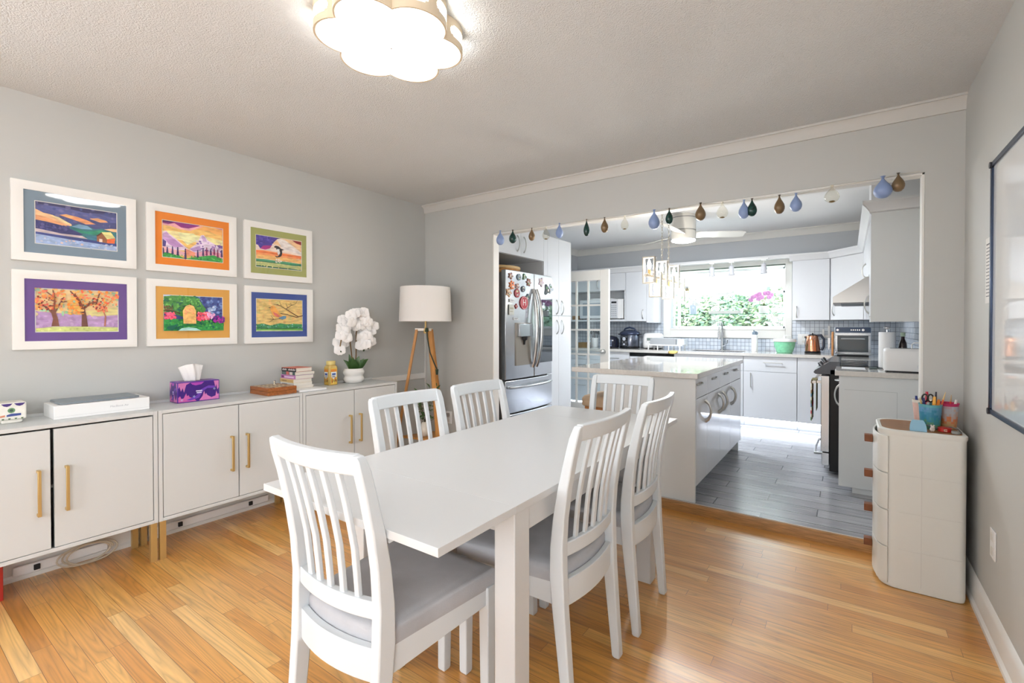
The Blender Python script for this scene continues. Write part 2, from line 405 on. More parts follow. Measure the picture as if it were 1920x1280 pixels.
for x in (WX0, WX1 - 0.02):
    fr.box(x, 3.62, WZ0, x + 0.02, 3.65, WZ1).box(x, 3.6, WZ0, x + 0.02, GY, WZ0 + 0.03).box(x, 3.6, WZ1 - 0.03, x + 0.02, GY, WZ1).box(x, 3.74, 1.38, x + 0.03, GY, 1.41)
make('window_frame', fr, mat('window_vinyl', (244, 245, 246), 0.4), w, bevel=0.002)
make('window_pane', MB().box(WX0 + 0.02, GY - 0.006, WZ0 + 0.02, WX1 - 0.05, GY - .002, 1.725), GLASS, w)
make('window_pane', MB().box(WX0 + 0.02, GY - 0.006, 1.735, WX1 - 0.05, GY - .002, WZ1 - 0.01), GLASS, w)
make('window_pane', MB().box(WX0 + 0.006, 3.64, WZ0 + 0.02, WX0 + 0.01, GY - 0.02, WZ1 - 0.02), GLASS, w)
make('window_pane', MB().box(WX1 - 0.01, 3.64, WZ0 + 0.02, WX1 - 0.006, GY - 0.02, WZ1 - 0.02), GLASS, w)
make('window_shelf', MB().box(WX0 + 0.022, 3.63, 1.428, WX1 - 0.022, GY - 0.035, 1.434), glass_mat('shelf_glass', (190, 222, 215)), w)
# ================================================================== DINING TABLE
TX0, TX1, TY0, TY1, TH = 1.862, 2.661, -2.400, -0.600, 0.75
t = thing('dining_table', 'long white extendable dining table with a leaf pulled out at each end', 'table', (2.26, -1.5, 0))
make('tabletop', MB().box(TX0, -2.0997, TH - 0.022, TX1, -0.9003, TH), TABLEW, t, bevel=0.0009)
for y0, y1 in ((TY0, -2.1), (-0.9, TY1)): make('extension_leaf', MB().box(TX0, y0, TH - 0.022, TX1, y1, TH), TABLEW, t, bevel=0.0009)
ap = MB().box(TX0 + 0.075, -2.07, TH - 0.105, TX1 - 0.075, -2.052, TH - 0.022).box(TX0 + 0.075, -0.948, TH - 0.105, TX1 - 0.075, -0.93, TH - 0.022)
ap.box(TX0 + 0.022, -2.03, TH - 0.105, TX0 + 0.04, -0.97, TH - 0.022).box(TX1 - 0.04, -2.03, TH - 0.105, TX1 - 0.022, -0.97, TH - 0.022)
make('apron', ap, TABLEW, t, bevel=0.002)
for x in (TX0 + 0.012, TX1 - 0.087):
    for y in (-2.09, -0.985): make('leg', MB().box(x, y, 0, x + 0.075, y + 0.075, TH - 0.022), TABLEW, t, bevel=0.003)
for x in (2.1, 2.4):
    for y in (-2.36, -0.92): make('leaf_runner', MB().box(x, y, TH - 0.04, x + 0.03, y + 0.28, TH - 0.022), TABLEW, t)

# ================================================================== CHAIRS
def bow(x, d, hw=0.19): return d * (1 - (x / hw) ** 2)
def post(z):
    pts = [(0, 0.236), (0.25, 0.212), (0.42, 0.196), (0.55, 0.196), (0.68, 0.208), (0.8, 0.232), (0.9, 0.258), (0.955, 0.274)]
    for (a, b), (c, d) in zip(pts, pts[1:]):
        if z <= c: return b + (d - b) * (z - a) / (c - a)
    return pts[-1][1]
def make_chair(label, group):
    t = thing('dining_chair', label, 'chair', (0, 0, 0), group)
    # cushion
    def ring(z, k, top=0):
        f, b = 0.222 * k, 0.178 * k
        pts = []
        for i in range(9): x = -1 + i / 4; pts.append((x * f, -0.218 * (k if k < 1 else 1) - 0.006 * (1 - x * x), z))
        for i in range(9): x = 1 - i / 4; pts.append((x * b, 0.181 + bow(x * b, 0.029) - (1 - k) * 0.2, z))
        return pts
    make('seat', MB().loft([ring(0.418, 0.985), ring(0.43, 1.0), ring(0.46, 1.0), ring(0.472, 0.985), ring(0.48, 0.95), ring(0.484, 0.8)]), GREYF, t, ang=60)
    fr = MB()
    for s in (-1, 1):
        fr.hexa([(s * 0.178, 0.185, 0.355), (s * 0.156, 0.185, 0.355), (s * 0.156, 0.185, 0.43), (s * 0.178, 0.185, 0.43)],
                [(s * 0.215, -0.172, 0.372), (s * 0.193, -0.172, 0.372), (s * 0.193, -0.172, 0.43), (s * 0.215, -0.172, 0.43)])
    fr.box(-0.185, -0.205, 0.372, 0.185, -0.183, 0.43)
    xs = [-0.165 + 0.33 * i / 10 for i in range(11)]
    fr.loft([[(x, 0.182 + bow(x, 0.03), 0.352 + 0.0), (x, 0.204 + bow(x, 0.03), 0.352), (x, 0.204 + bow(x, 0.03), 0.440), (x, 0.182 + bow(x, 0.03), 0.440)] for x in xs])
    fr.box(-0.16, -0.02, 0.40, 0.16, 0.02, 0.428)
    make('seat_frame', fr, CHAIRW, t, bevel=0.002)
    for s in (-1, 1):
        a = MB().loft([[(s * x0, -0.209 + d, z), (s * x1, -0.209 + d, z), (s * x1, y, z), (s * x0, y, z)] for z, x0, x1, y, d in
                       ((0.0, 0.222, 0.196, -0.173, 0.006), (0.008, 0.224, 0.192, -0.171, 0.003), (0.34, 0.224, 0.186, -0.171, 0), (0.43, 0.224, 0.184, -0.171, 0))])
        make('front_leg', a, CHAIRW, t, bevel=0.003)
    for s in (-1, 1):
        rings = []
        zs = [0, 0.01, 0.12, 0.25, 0.36, 0.45, 0.55, 0.65, 0.75, 0.85, 0.91, 0.94, 0.952]
        for z in zs:
            y = post(z)
            d = 0.016 + 0.010 * max(0, 1 - abs(z - 0.45) / 0.42)
            xo = 0.192 + 0.010 * (z / 0.95); xi = xo - 0.034
            if z == 0: d -= 0.005; xo -= 0.004; xi += 0.004
            if z > 0.935: xo -= 0.010 * (z - 0.935) / 0.017; d -= 0.003
            rings.append([(s * xi, y - d, z), (s * xo, y - d, z), (s * xo, y + d, z), (s * xi, y + d, z)])
        make('back_post', MB().loft(rings), CHAIRW, t, bevel=0.004, ang=50)
    xs = [-0.182 + 0.364 * i / 14 for i in range(15)]
    def rail(z0, z1, th, b):
        r = []
        for x in xs:
            q = bow(x, b, 0.185); y0 = post(z0) + q; y1 = post(z1) + q
            r.append([(x, y0 - th, z0), (x, y0 + th, z0), (x, y1 + th, z1), (x, y1 - th, z1)])
        return MB().loft(r)
    make('top_rail', rail(0.9, 0.956, 0.012, 0.026), CHAIRW, t, bevel=0.004, ang=50)
    make('lower_rail', rail(0.515, 0.562, 0.011, 0.028), CHAIRW, t, bevel=0.003, ang=50)
    for i in range(5):
        x = -0.111 + 0.0555 * i; q = bow(x, 0.026, 0.185)
        zs = [0.55, 0.62, 0.69, 0.76, 0.83, 0.905]
        make('slat', MB().loft([[(x * (0.94 + 0.06 * (z - .55) / .35) - 0.0095, post(z) + q - 0.006, z), (x * (0.94 + 0.06 * (z - .55) / .35) + 0.0095, post(z) + q - 0.006, z), (x * (0.94 + 0.06 * (z - .55) / .35) + 0.0095, post(z) + q + 0.006, z), (x * (0.94 + 0.06 * (z - .55) / .35) - 0.0095, post(z) + q + 0.006, z)] for z in zs]), CHAIRW, t, bevel=0.002, ang=50)
    return t
CH = 'dining chairs around the white table'
c0 = make_chair('white slatted dining chair at the table end away from the kitchen, showing its back', CH)
c0.location = (2.278, -2.205, 0); c0.rotation_euler = (0, 0, PI + 0.02)
dup(c0, (2.480, -1.700, 0), -PI / 2 - 0.02, 'white slatted dining chair on the open-floor side of the table, farther from the kitchen')
dup(c0, (2.494, -1.205, 0), -PI / 2 + 0.03, 'white slatted dining chair on the open-floor side of the table, closer to the kitchen')
dup(c0, (2.026, -1.725, 0), PI / 2 - 0.02, 'white slatted dining chair on the sideboard side, in front of the floor lamp')
dup(c0, (2.026, -1.235, 0), PI / 2 - 0.02, 'white slatted dining chair on the sideboard side, in front of the refrigerator')
dup(c0, (2.297, -0.745, 0), 0.06, 'white slatted dining chair at the table end by the kitchen island')

# ================================================================== SIDEBOARDS
def sideboard(y0, y1, label, gap=0.0025, ajar=0):
    H, D, B = 0.808, 0.36, 0.208
    t = thing('sideboard', label, 'cabinet', (D / 2, (y0 + y1) / 2, 0), 'gold-legged sideboards along the grey wall')
    b = MB().box(0.024, y0, B, D, y0 + 0.018, H).box(0.024, y1 - 0.018, B, D, y1, H).box(0.024, y0 + 0.018, H - 0.018, D, y1 - 0.018, H).box(0.024, y0 + 0.018, B, D, y1 - 0.018, B + 0.018)
    b.box(0.024, y0 + 0.018, B + 0.018, 0.03, y1 - 0.018, H - 0.018).box(0.03, y0 + 0.018, 0.5, D - 0.05, y1 - 0.018, 0.515)
    make('body', b, CABW, t, bevel=0.001)
    make('back_lip', MB().box(0.024, y0, H + 0.0002, 0.036, y1, H + 0.014), CABW, t, bevel=0.001)
    ym = (y0 + y1) / 2
    for k, (a, c) in enumerate(((y0 + 0.021, ym - gap), (ym + gap, y1 - 0.021))):
        d = make('door', MB().box(D - 0.017, a, B + 0.021, D - 0.001, c, H - 0.022 - (0.004 if ajar else 0)), CABW, t, bevel=0.001)
        yh = c - 0.04 if k == 0 else a + 0.04
        h = MB().box(D + 0.022, yh - 0.006, 0.395, D + 0.032, yh + 0.006, 0.605).box(D - 0.001, yh - 0.006, 0.395, D + 0.024, yh + 0.006, 0.407).box(D - 0.001, yh - 0.006, 0.593, D + 0.024, yh + 0.006, 0.605)
        make('handle', h, GOLD, d, bevel=0.0015, label='brushed gold bar handle')
    for x in (0.045, D - 0.028):
        for y in (y0 + 0.004, y1 - 0.032): make('leg', MB().box(x, y, 0, x + 0.026, y + 0.028, B), GOLD, t, bevel=0.001, label='square gold leg')
sideboard(-3.012, -2.222, 'white two-door sideboard carrying the laptop, a dark gap between its doors', 0.006, 1)
sideboard(-2.219, -1.430, 'white two-door sideboard with gold handles, carrying the tissue box and the wooden game box')
sideboard(-1.427, -0.640, 'white two-door sideboard with gold handles, carrying the orchid by the corner')
# power strip and coiled cable behind the legs
t = thing('power_strip', 'white power strip along the wall under the sideboards', 'power strip', (0.05, -1.95, 0.03))
make('body', MB().box(0.0225, -2.7, 0.03, 0.043, -2.35, 0.075).box(0.0225, -2.17, 0.03, 0.043, -1.5, 0.075), PLASTW, t, bevel=0.004)
sk = MB()
for y in (-2.62, -2.02, -1.62): sk.box(0.043, y - 0.011, 0.04, 0.055, y + 0.011, 0.066)
make('plug', sk, RUBBER, t, bevel=0.002)
pts = []
for i in range(70):
    a = i / 69 * 2 * PI * 3.2
    pts.append((0.085 + 0.012 * math.sin(a * 0.5), -2.44 + 0.1 * math.cos(a) + 0.02 * math.sin(a * .31), 0.07 + 0.05 * math.sin(a) + 0.004 * i / 69))
single('cable', 'pale cable coiled on the floor under the laptop sideboard', 'cable', MB().tube([(p[0], p[1], max(0.006, p[2] - 0.012)) for p in pts], 0.004, 6), mat('cable_beige', (200, 188, 168), 0.5))
single('red_carton', 'red carton on the floor under the laptop sideboard', 'carton', MB().box(0.10, -2.86, 0, 0.21, -2.752, 0.195), mat('carton_red', (176, 44, 34), 0.4), bevel=0.002)

# ================================================================== CEILING LIGHT
LC = (1.98, -1.982); LZ0, LZ1 = 2.338, CZ
d_, rl_ = 0.155, 0.112
PH = math.radians(52)
def petal(a, k=1.0, dr=0.0):
    ph = ((a - PH + PI / 6) % (PI / 3)) - PI / 6
    r = d_ * math.cos(ph) + math.sqrt(max(1e-6, rl_ ** 2 - (d_ * math.sin(ph)) ** 2))
    r = r * k + dr
    return (LC[0] + r * math.cos(a), LC[1] + r * math.sin(a))
NA = 180
ANG = [2 * PI * i / NA for i in range(NA)]
pr = lambda k, z, dr=0: [petal(a, k, dr) + (z,) for a in ANG]
t = thing('ceiling_light', 'glowing flower-shaped ceiling light with a cream cut-out rim', 'ceiling light', (LC[0], LC[1], LZ0))
GLOW = mat('lamp_diffuser', (255, 252, 246), 0.4, emit=(250, 252, 255), estr=9.0)
make('diffuser', MB().loft([pr(0.97, LZ1 - 0.012), pr(0.97, LZ0 + 0.004), pr(0.955, LZ0), pr(0.55, LZ0 - 0.006), pr(0.1, LZ0 - 0.008)]), GLOW, t, ang=50)
rim = MB()
def band(z0, z1, a0, a1, n=10):
    for i in range(n):
        u, v = a0 + (a1 - a0) * i / n, a0 + (a1 - a0) * (i + 1) / n
        q = lambda a, z, dr: petal(a, 1.0, dr) + (z,)
        rim.hexa([q(u, z0, -0.004), q(u, z0, 0.004), q(u, z1, 0.004), q(u, z1, -0.004)], [q(v, z0, -0.004), q(v, z0, 0.004), q(v, z1, 0.004), q(v, z1, -0.004)])
band(LZ0 - 0.001, LZ0 + 0.026, 0, 2 * PI, 180); band(LZ1 - 0.026, LZ1, 0, 2 * PI, 180)
for k in range(12):
    a = PH + PI / 6 * k
    wd = 0.085 if k % 2 else 0.06
    for zz in range(6):
        f0 = abs(zz - 2.5) / 2.5; z0_ = LZ0 + 0.026 + (LZ1 - LZ0 - 0.052) * zz / 6; z1_ = LZ0 + 0.026 + (LZ1 - LZ0 - 0.052) * (zz + 1) / 6
        band(z0_, z1_, a - wd - 0.05 * f0 ** 3, a + wd + 0.05 * f0 ** 3, 4)
make('rim', rim, mat('cream_metal', (222, 205, 178), 0.45), t, label='cream rim with rounded openings')
make('mounting_plate', MB().loft([pr(0.96, LZ1 - 0.012), pr(0.96, LZ1 - 0.0005)]), PLASTW, t)
make('finial', MB().ball((LC[0], LC[1], LZ0 - 0.009), 0.006, 10, 6), NICKEL, t)

# ================================================================== PICTURES
PAINT = paint_mat('acrylic_paint')
FRAMEW = mat('frame_white', (238, 237, 233), 0.4)
PANE = glass_mat('picture_glass', (255, 255, 255), 0.02)
def lift(c): return tuple(min(255, int(q * 1.06 + 8)) for q in c)
class Art:
    """flat painting: patches of pigment, each a hair above the last; u runs along the wall, v up"""
    def __init__(s, y0, z0, y1, z1, x): s.b = (y0, z0, y1, z1); s.x = x; s.mb = MB(); s.n = 0
    def P(s, u, v):
        y0, z0, y1, z1 = s.b; u = min(1, max(0, u)); v = min(1, max(0, v))
        return (s.x + 0.00005 * s.n, y0 + (y1 - y0) * u, z0 + (z1 - z0) * v)
    def poly(s, pts, c):
        s.n += 1; s.mb.col = lin(lift(c)); s.mb.add([s.P(*p) for p in pts], [tuple(range(len(pts)))]); return s
    def ell(s, u, v, ru, rv, c, n=14): return s.poly([(u + ru * math.cos(2 * PI * i / n), v + rv * math.sin(2 * PI * i / n)) for i in range(n)], c)
    def stroke(s, pts, w, c, w1=None):
        w1 = w if w1 is None else w1; asp = (s.b[2] - s.b[0]) / (s.b[3] - s.b[1]); s.n += 1; s.mb.col = lin(lift(c)); k = len(pts); L = []; Q = []
        for i, (u, v) in enumerate(pts):
            a = pts[max(0, i - 1)]; b = pts[min(k - 1, i + 1)]
            du, dv = (b[0] - a[0]) * asp, b[1] - a[1]; l = math.hypot(du, dv) or 1; ww = (w + (w1 - w) * i / max(1, k - 1)) / 2
            L.append(s.P(u - dv / l * ww / asp, v + du / l * ww)); Q.append(s.P(u + dv / l * ww / asp, v - du / l * ww))
        s.mb.add(L + Q, [(i, i + 1, k + i + 1, k + i) for i in range(k - 1)]); return s
    def band(s, top, bot, c): return s.poly(list(top) + list(reversed(bot)), c)
    def dabs(s, n, u0, v0, u1, v1, r0, r1, cols, rnd):
        for _ in range(n):
            s.ell(rnd.uniform(u0, u1), rnd.uniform(v0, v1), rnd.uniform(r0, r1) * .7, rnd.uniform(r0, r1), rnd.choice(cols), 7)
        return s
def wavy(v, amp, n=12, ph=0, sl=0): return [(i / n, v + sl * i / n + amp * math.sin(ph + 5.1 * i / n) + amp * .6 * math.sin(ph * 2 + 11 * i / n)) for i in range(n + 1)]
def picture(y0, z0, label, matrgb, matm, fn):
    W, H, F = 0.479, 0.399, 0.042
    y1, z1 = y0 + W, z0 + H
    t = thing('framed_picture', label, 'picture', (0.0, y0 + W / 2, z0), 'framed paintings over the sideboards')
    f = MB()
    prof = [(0.001, 0.0), (0.020, 0.0), (0.022, 0.012), (0.018, F - 0.008), (0.016, F), (0.001, F)]
    cs = [(y0, z0, 1, 1), (y1, z0, -1, 1), (y1, z1, -1, -1), (y0, z1, 1, -1)]
    f.loft([[(a, cy + sy * b, cz + sz * b) for a, b in prof] for cy, cz, sy, sz in cs], closed=True)
    make('frame', f, FRAMEW, t, ang=20)
    m0, mm = F - 0.004, matm
    ma = MB(); a = (y0 + m0, z0 + m0, y1 - m0, z1 - m0); b = (y0 + F + mm[0], z0 + F + mm[1], y1 - F - mm[0], z1 - F - mm[1])
    for q in (((a[0], a[1]), (a[2], a[1]), (b[2], b[1]), (b[0], b[1])), ((a[2], a[1]), (a[2], a[3]), (b[2], b[3]), (b[2], b[1])),
              ((a[2], a[3]), (a[0], a[3]), (b[0], b[3]), (b[2], b[3])), ((a[0], a[3]), (a[0], a[1]), (b[0], b[1]), (b[0], b[3]))):
        ma.prism([(0.0085, y, z) for y, z in q], (0.0015, 0, 0))
    make('mat_board', ma, mat('mat_%d_%d_%d' % matrgb, tuple(min(255, int(q * 1.07 + 4)) for q in matrgb), 0.8), t)
    bv = MB(); e = 0.0035
    for q in ((b[0] - .0005, b[1] - .0005, b[2] + .0005, b[1] + e), (b[0] - .0005, b[3] - e, b[2] + .0005, b[3] + .0005), (b[0] - .0005, b[1] + e, b[0] + e, b[3] - e), (b[2] - e, b[1] + e, b[2] + .0005, b[3] - e)):
        bv.box(0.0078, q[0], q[1], 0.0088, q[2], q[3])
    make('mat_bevel', bv, mat('mat_core_white', (235, 232, 225), 0.8), t)
    art = Art(b[0], b[1], b[2], b[3], 0.0035); fn(art)
    make('painting', art.mb, PAINT, t)
    make('backing', MB().box(0.001, y0 + 0.02, z0 + 0.02, 0.0033, y1 - 0.02, z1 - 0.02), mat('board_brown', (120, 100, 80), 0.9), t)
    make('glazing', MB().box(0.0145, y0 + F - 0.003, z0 + F - 0.003, 0.0155, y1 - F + 0.003, z1 - F + 0.003), PANE, t)

def art_lake(a):
    r = random.Random(1)
    a.poly([(0, 0), (1, 0), (1, 1), (0, 1)], (72, 78, 128))
    a.band(wavy(0.9, .03), wavy(0.74, .03, ph=1), (86, 92, 148)); a.band(wavy(1.0, .01), wavy(0.93, .03, ph=2), (52, 54, 96))
    a.dabs(40, 0, .62, 1, 1, .015, .05, [(80, 86, 140), (96, 92, 138), (66, 78, 134), (104, 104, 150)], r)
    a.poly([(.28, .74), (.36, .78), (.5, .75), (.62, .7), (.72, .63), (.6, .6), (.45, .67)], (226, 152, 104)).poly([(.3, .75), (.37, .775), (.46, .745), (.42, .7)], (240, 176, 116))
    a.poly([(.64, .75), (.74, .79), (.85, .76), (.88, .72), (.78, .69)], (228, 166, 118))
    a.poly([(.82, .53), (.92, .57), (1, .58), (1, .5), (.85, .49)], (236, 190, 142))
    a.poly([(0, .82), (.1, .74), (.2, .72), (.28, .66), (.42, .56), (.44, .48), (0, .5)], (238, 186, 138)).poly([(0, .68), (.14, .64), (.28, .56), (.4, .5), (0, .5)], (228, 160, 112))
    a.poly([(.16, .72), (.28, .68), (.42, .55), (.36, .55)], (250, 214, 160))
    a.poly([(.4, .5), (.5, .58), (.62, .57), (.7, .5), (.8, .54), (1, .48), (1, .2), (.4, .2)], (52, 116, 120))
    a.poly([(.42, .5), (.52, .58), (.62, .56), (.68, .49), (.55, .47)], (118, 158, 186)).poly([(.46, .46), (.6, .42), (.78, .5), (.86, .44), (.7, .36), (.52, .38)], (46, 138, 108)).poly([(.7, .46), (.8, .5), (.88, .46), (.78, .42)], (62, 158, 116))
    a.poly([(0, .56), (.14, .54), (.3, .5), (.44, .42), (.56, .34), (.5, .28), (0, .32)], (58, 58, 112))
    a.dabs(45, 0, .34, .42, .5, .015, .04, [(48, 50, 104), (88, 82, 136), (70, 70, 126)], r)
    a.poly([(.6, .3), (1, .42), (1, .2), (.6, .2)], (62, 122, 148))
    a.poly([(0, .36), (.3, .3), (.55, .3), (.62, .24), (0, .27)], (196, 180, 182)).poly([(0, .28), (.5, .24), (1, .2), (1, .13), (.5, .17), (0, .21)], (54, 66, 128))
    a.poly([(0, .23), (.5, .17), (1, .13), (1, 0), (0, 0)], (150, 172, 208))
    a.dabs(40, 0, .02, 1, .16, .01, .03, [(168, 188, 218), (140, 162, 204), (190, 190, 206), (214, 188, 182)], r)
    a.poly([(.73, .21), (.73, .35), (.79, .44), (.86, .3), (.86, .19)], (150, 92, 58)).poly([(.72, .34), (.79, .45), (.8, .43), (.74, .33)], (90, 54, 40)).poly([(.79, .45), (.91, .48), (.97, .34), (.86, .29)], (222, 216, 142)).poly([(.86, .29), (.97, .33), (.96, .2), (.86, .19)], (230, 104, 48)).poly([(.76, .2), (.76, .28), (.8, .28), (.8, .2)], (232, 206, 190))
def art_peaks(a):
    r = random.Random(2)
    a.poly([(0, 0), (1, 0), (1, 1), (0, 1)], (246, 190, 110)).band(wavy(.98, 0), wavy(.86, .04), (240, 170, 96)).band(wavy(.7, .03), wavy(.5, .02), (250, 222, 160))
    a.poly([(.25, .72), (.5, .74), (.62, .62), (.5, .5), (.4, .4), (.3, .55)], (250, 232, 176))
    a.poly([(0, 1), (.62, 1), (.55, .93), (.42, .86), (.3, .86), (.2, .95), (.1, .9), (0, .92)], (140, 42, 128)).poly([(0, .92), (.1, .9), (.2, .95), (.3, .86), (.42, .86), (.6, .97), (.66, .97), (.44, .8), (.28, .81), (.14, .86), (0, .86)], (236, 170, 178)).poly([(0, 1), (.2, 1), (.14, .93), (0, .95)], (90, 30, 98))
    a.poly([(.8, 1), (1, 1), (1, .95)], (214, 130, 150))
    a.poly([(0, .66), (.06, .72), (.12, .64), (.2, .56), (.34, .38), (.44, .26), (0, .2)], (226, 206, 226)).poly([(0, .6), (.08, .7), (.11, .62), (.2, .5), (.12, .45), (0, .48)], (198, 160, 206)).poly([(.05, .5), (.2, .52), (.34, .34), (.2, .3), (.1, .38)], (186, 140, 196)).poly([(0, .5), (.07, .44), (.06, .3), (0, .28)], (88, 70, 140))
    a.poly([(.44, .32), (.56, .48), (.62, .72), (.67, .74), (.74, .6), (.86, .52), (.92, .46), (1, .5), (1, .15), (.44, .2)], (224, 206, 226)).poly([(.63, .66), (.65, .73), (.7, .66), (.72, .56), (.66, .56)], (196, 164, 204))
    a.dabs(40, .55, .3, .98, .56, .012, .035, [(110, 84, 150), (168, 132, 186), (236, 222, 236), (196, 160, 206), (130, 96, 164)], r)
    a.poly([(.43, .3), (.6, .42), (.62, .3), (.5, .24)], (176, 140, 192)).poly([(.36, .3), (.52, .22), (.52, .12), (.4, .1), (.36, .2)], (244, 150, 120)).poly([(.88, .5), (1, .5), (1, .42), (.94, .42)], (112, 82, 148))
    a.poly([(0, .3), (.1, .26), (.36, .2), (.36, .1), (0, .1)], (246, 180, 186)).poly([(.52, .22), (.7, .3), (1, .28), (1, .1), (.52, .1)], (240, 170, 190))
    a.poly([(0, .14), (.12, .13), (.26, .08), (.36, .02), (.5, .08), (.7, .16), (.84, .2), (1, .12), (1, 0), (0, 0)], (52, 150, 66))
    a.dabs(36, 0, .01, 1, .12, .01, .03, [(70, 176, 84), (36, 122, 52), (92, 190, 90)], r)
    for u, v, h, c in ((.02, .12, .14, 0), (.08, .13, .16, 0), (.16, .12, .2, 0), (.24, .1, .22, 0), (.36, .02, .28, 0), (.56, .1, .2, 0), (.65, .16, .22, 0), (.71, .18, .22, 1), (.78, .2, .18, 0), (.84, .22, .18, 1), (.9, .16, .22, 1), (.97, .18, .2, 0)):
        col = ((62, 34, 96), (132, 30, 84))[c]; a.stroke([(u, v - .04), (u, v + h)], .012, (50, 30, 70))
        for k in range(5): a.ell(u, v + h * (k + .3) / 5, .022 - .0028 * k, h / 9, col, 9)
def art_orca(a):
    r = random.Random(3)
    a.poly([(0, 0), (1, 0), (1, 1), (0, 1)], (236, 214, 200)).band([(.3, 1), (1, 1)], [(.3, .8), (1, .6)], (240, 196, 150)).poly([(.42, .98), (.62, .96), (1, .62), (1, .55), (.6, .62)], (230, 220, 216))
    a.poly([(0, 1), (.55, 1), (.46, .95), (.38, .82), (.3, .66), (.1, .58), (.06, .68), (0, .7)], (72, 54, 150)).dabs(30, 0, .74, .36, .98, .02, .05, [(54, 44, 140), (96, 80, 176), (70, 58, 160)], r).poly([(.1, .58), (.16, .68), (.34, .72), (.3, .62), (.2, .56)], (176, 44, 130)).poly([(.4, 1), (.56, 1), (.48, .96)], (44, 42, 70))
    a.poly([(.78, .98), (1, .97), (1, .86), (.9, .88)], (134, 32, 36)).poly([(.8, .92), (1, .86), (1, .78), (.9, .82)], (242, 188, 140))
    a.band(wavy(.52, .015), wavy(.36, .02, ph=2), (238, 150, 92)).band(wavy(.5, .01, ph=1), wavy(.44, .012), (226, 116, 62)).band(wavy(.38, .01), wavy(.26, .01), (240, 182, 110))
    a.poly([(0, .26), (1, .24), (1, 0), (0, 0)], (182, 186, 120)).band(wavy(.25, .01), wavy(.17, .012, ph=1), (70, 146, 104)).band(wavy(.2, .01, ph=2), wavy(.17, .006), (40, 112, 84)).band(wavy(.05, .01), wavy(0, 0), (28, 92, 66)).dabs(24, 0, .02, 1, .16, .01, .025, [(206, 196, 136), (160, 176, 118), (190, 190, 130)], r)
    back = [(.38, .69), (.42, .73), (.47, .725), (.52, .68), (.555, .6), (.56, .5), (.54, .42), (.5, .38), (.44, .36), (.42, .375), (.46, .4), (.5, .45), (.515, .52), (.5, .6), (.46, .64), (.42, .66), (.4, .66)]
    a.poly([(.43, .66), (.47, .64), (.505, .57), (.51, .5), (.47, .43), (.46, .5), (.46, .58), (.44, .62)], (238, 236, 234)).poly(back, (34, 28, 34)).poly([(.53, .66), (.6, .63), (.55, .6)], (34, 28, 34)).ell(.44, .63, .016, .018, (34, 28, 34)).ell(.49, .62, .012, .02, (238, 236, 234)).poly([(.42, .375), (.4, .41), (.45, .395)], (34, 28, 34)).dabs(14, .42, .2, .54, .34, .01, .03, [(226, 214, 200), (240, 232, 226)], r)
def art_trees(a):
    r = random.Random(4)
    a.poly([(0, 0), (1, 0), (1, 1), (0, 1)], (240, 206, 150)).poly([(0, .48), (.4, .42), (.7, .38), (1, .46), (1, .1), (0, .1)], (176, 142, 188)).poly([(.6, .5), (1, .62), (1, .42), (.62, .36)], (214, 204, 134))
    a.dabs(50, 0, .12, 1, .38, .02, .05, [(184, 150, 196), (164, 128, 178), (196, 166, 204), (178, 140, 190)], r).dabs(20, .0, .4, .5, .6, .02, .06, [(196, 214, 160), (240, 214, 160), (150, 200, 160)], r)
    a.poly([(0, .08), (.2, .13), (.6, .13), (1, .11), (1, 0), (0, 0)], (196, 206, 120)).dabs(16, 0, .02, 1, .1, .01, .03, [(210, 216, 140), (178, 192, 104)], r)
    T = (118, 66, 44)
    a.poly([(.18, .14), (.2, .3), (.18, .44), (.23, .46), (.25, .36), (.27, .14)], T).poly([(.53, .13), (.535, .4), (.52, .58), (.57, .58), (.59, .38), (.61, .13)], (104, 58, 46)).stroke([(.82, .14), (.83, .38), (.8, .52), (.74, .68)], .03, (166, 96, 68), .014).stroke([(.8, .54), (.86, .7), (.95, .84)], .022, (166, 96, 68), .01)
    for p, w in (([(.2, .44), (.14, .56), (.02, .68)], .05), ([(.21, .44), (.22, .7), (.2, 1)], .04), ([(.22, .46), (.28, .66), (.34, .86)], .035), ([(.3, .7), (.4, .72), (.46, .76)], .03), ([(.54, .56), (.5, .74), (.4, .96)], .05), ([(.56, .56), (.62, .68), (.72, .72), (.76, .96)], .045), ([(.2, .82), (.1, .96)], .03)): a.stroke(p, w, T, w * .5)
    cs = [(236, 150, 72), (240, 120, 82), (230, 98, 70), (244, 176, 92), (216, 168, 80), (226, 130, 50), (140, 170, 140)]
    a.dabs(90, 0, .52, .34, 1, .012, .036, cs, r).dabs(60, .36, .42, .56, .74, .012, .04, cs[3:6], r).dabs(120, .4, .62, 1, 1, .012, .034, cs, r).dabs(26, .68, .48, .84, .62, .01, .025, [(216, 92, 70), (236, 130, 90)], r)
    a.dabs(30, .02, .5, .3, .82, .012, .02, [(120, 46, 40), (96, 44, 44)], r).dabs(24, .46, .56, .8, .86, .012, .02, [(110, 46, 44)], r)
    for p, w in (([(.2, .5), (.215, .7), (.205, .9)], .025), ([(.54, .56), (.5, .74), (.44, .9)], .03), ([(.57, .58), (.63, .69), (.72, .73)], .03)): a.stroke(p, w, T, w * .6)
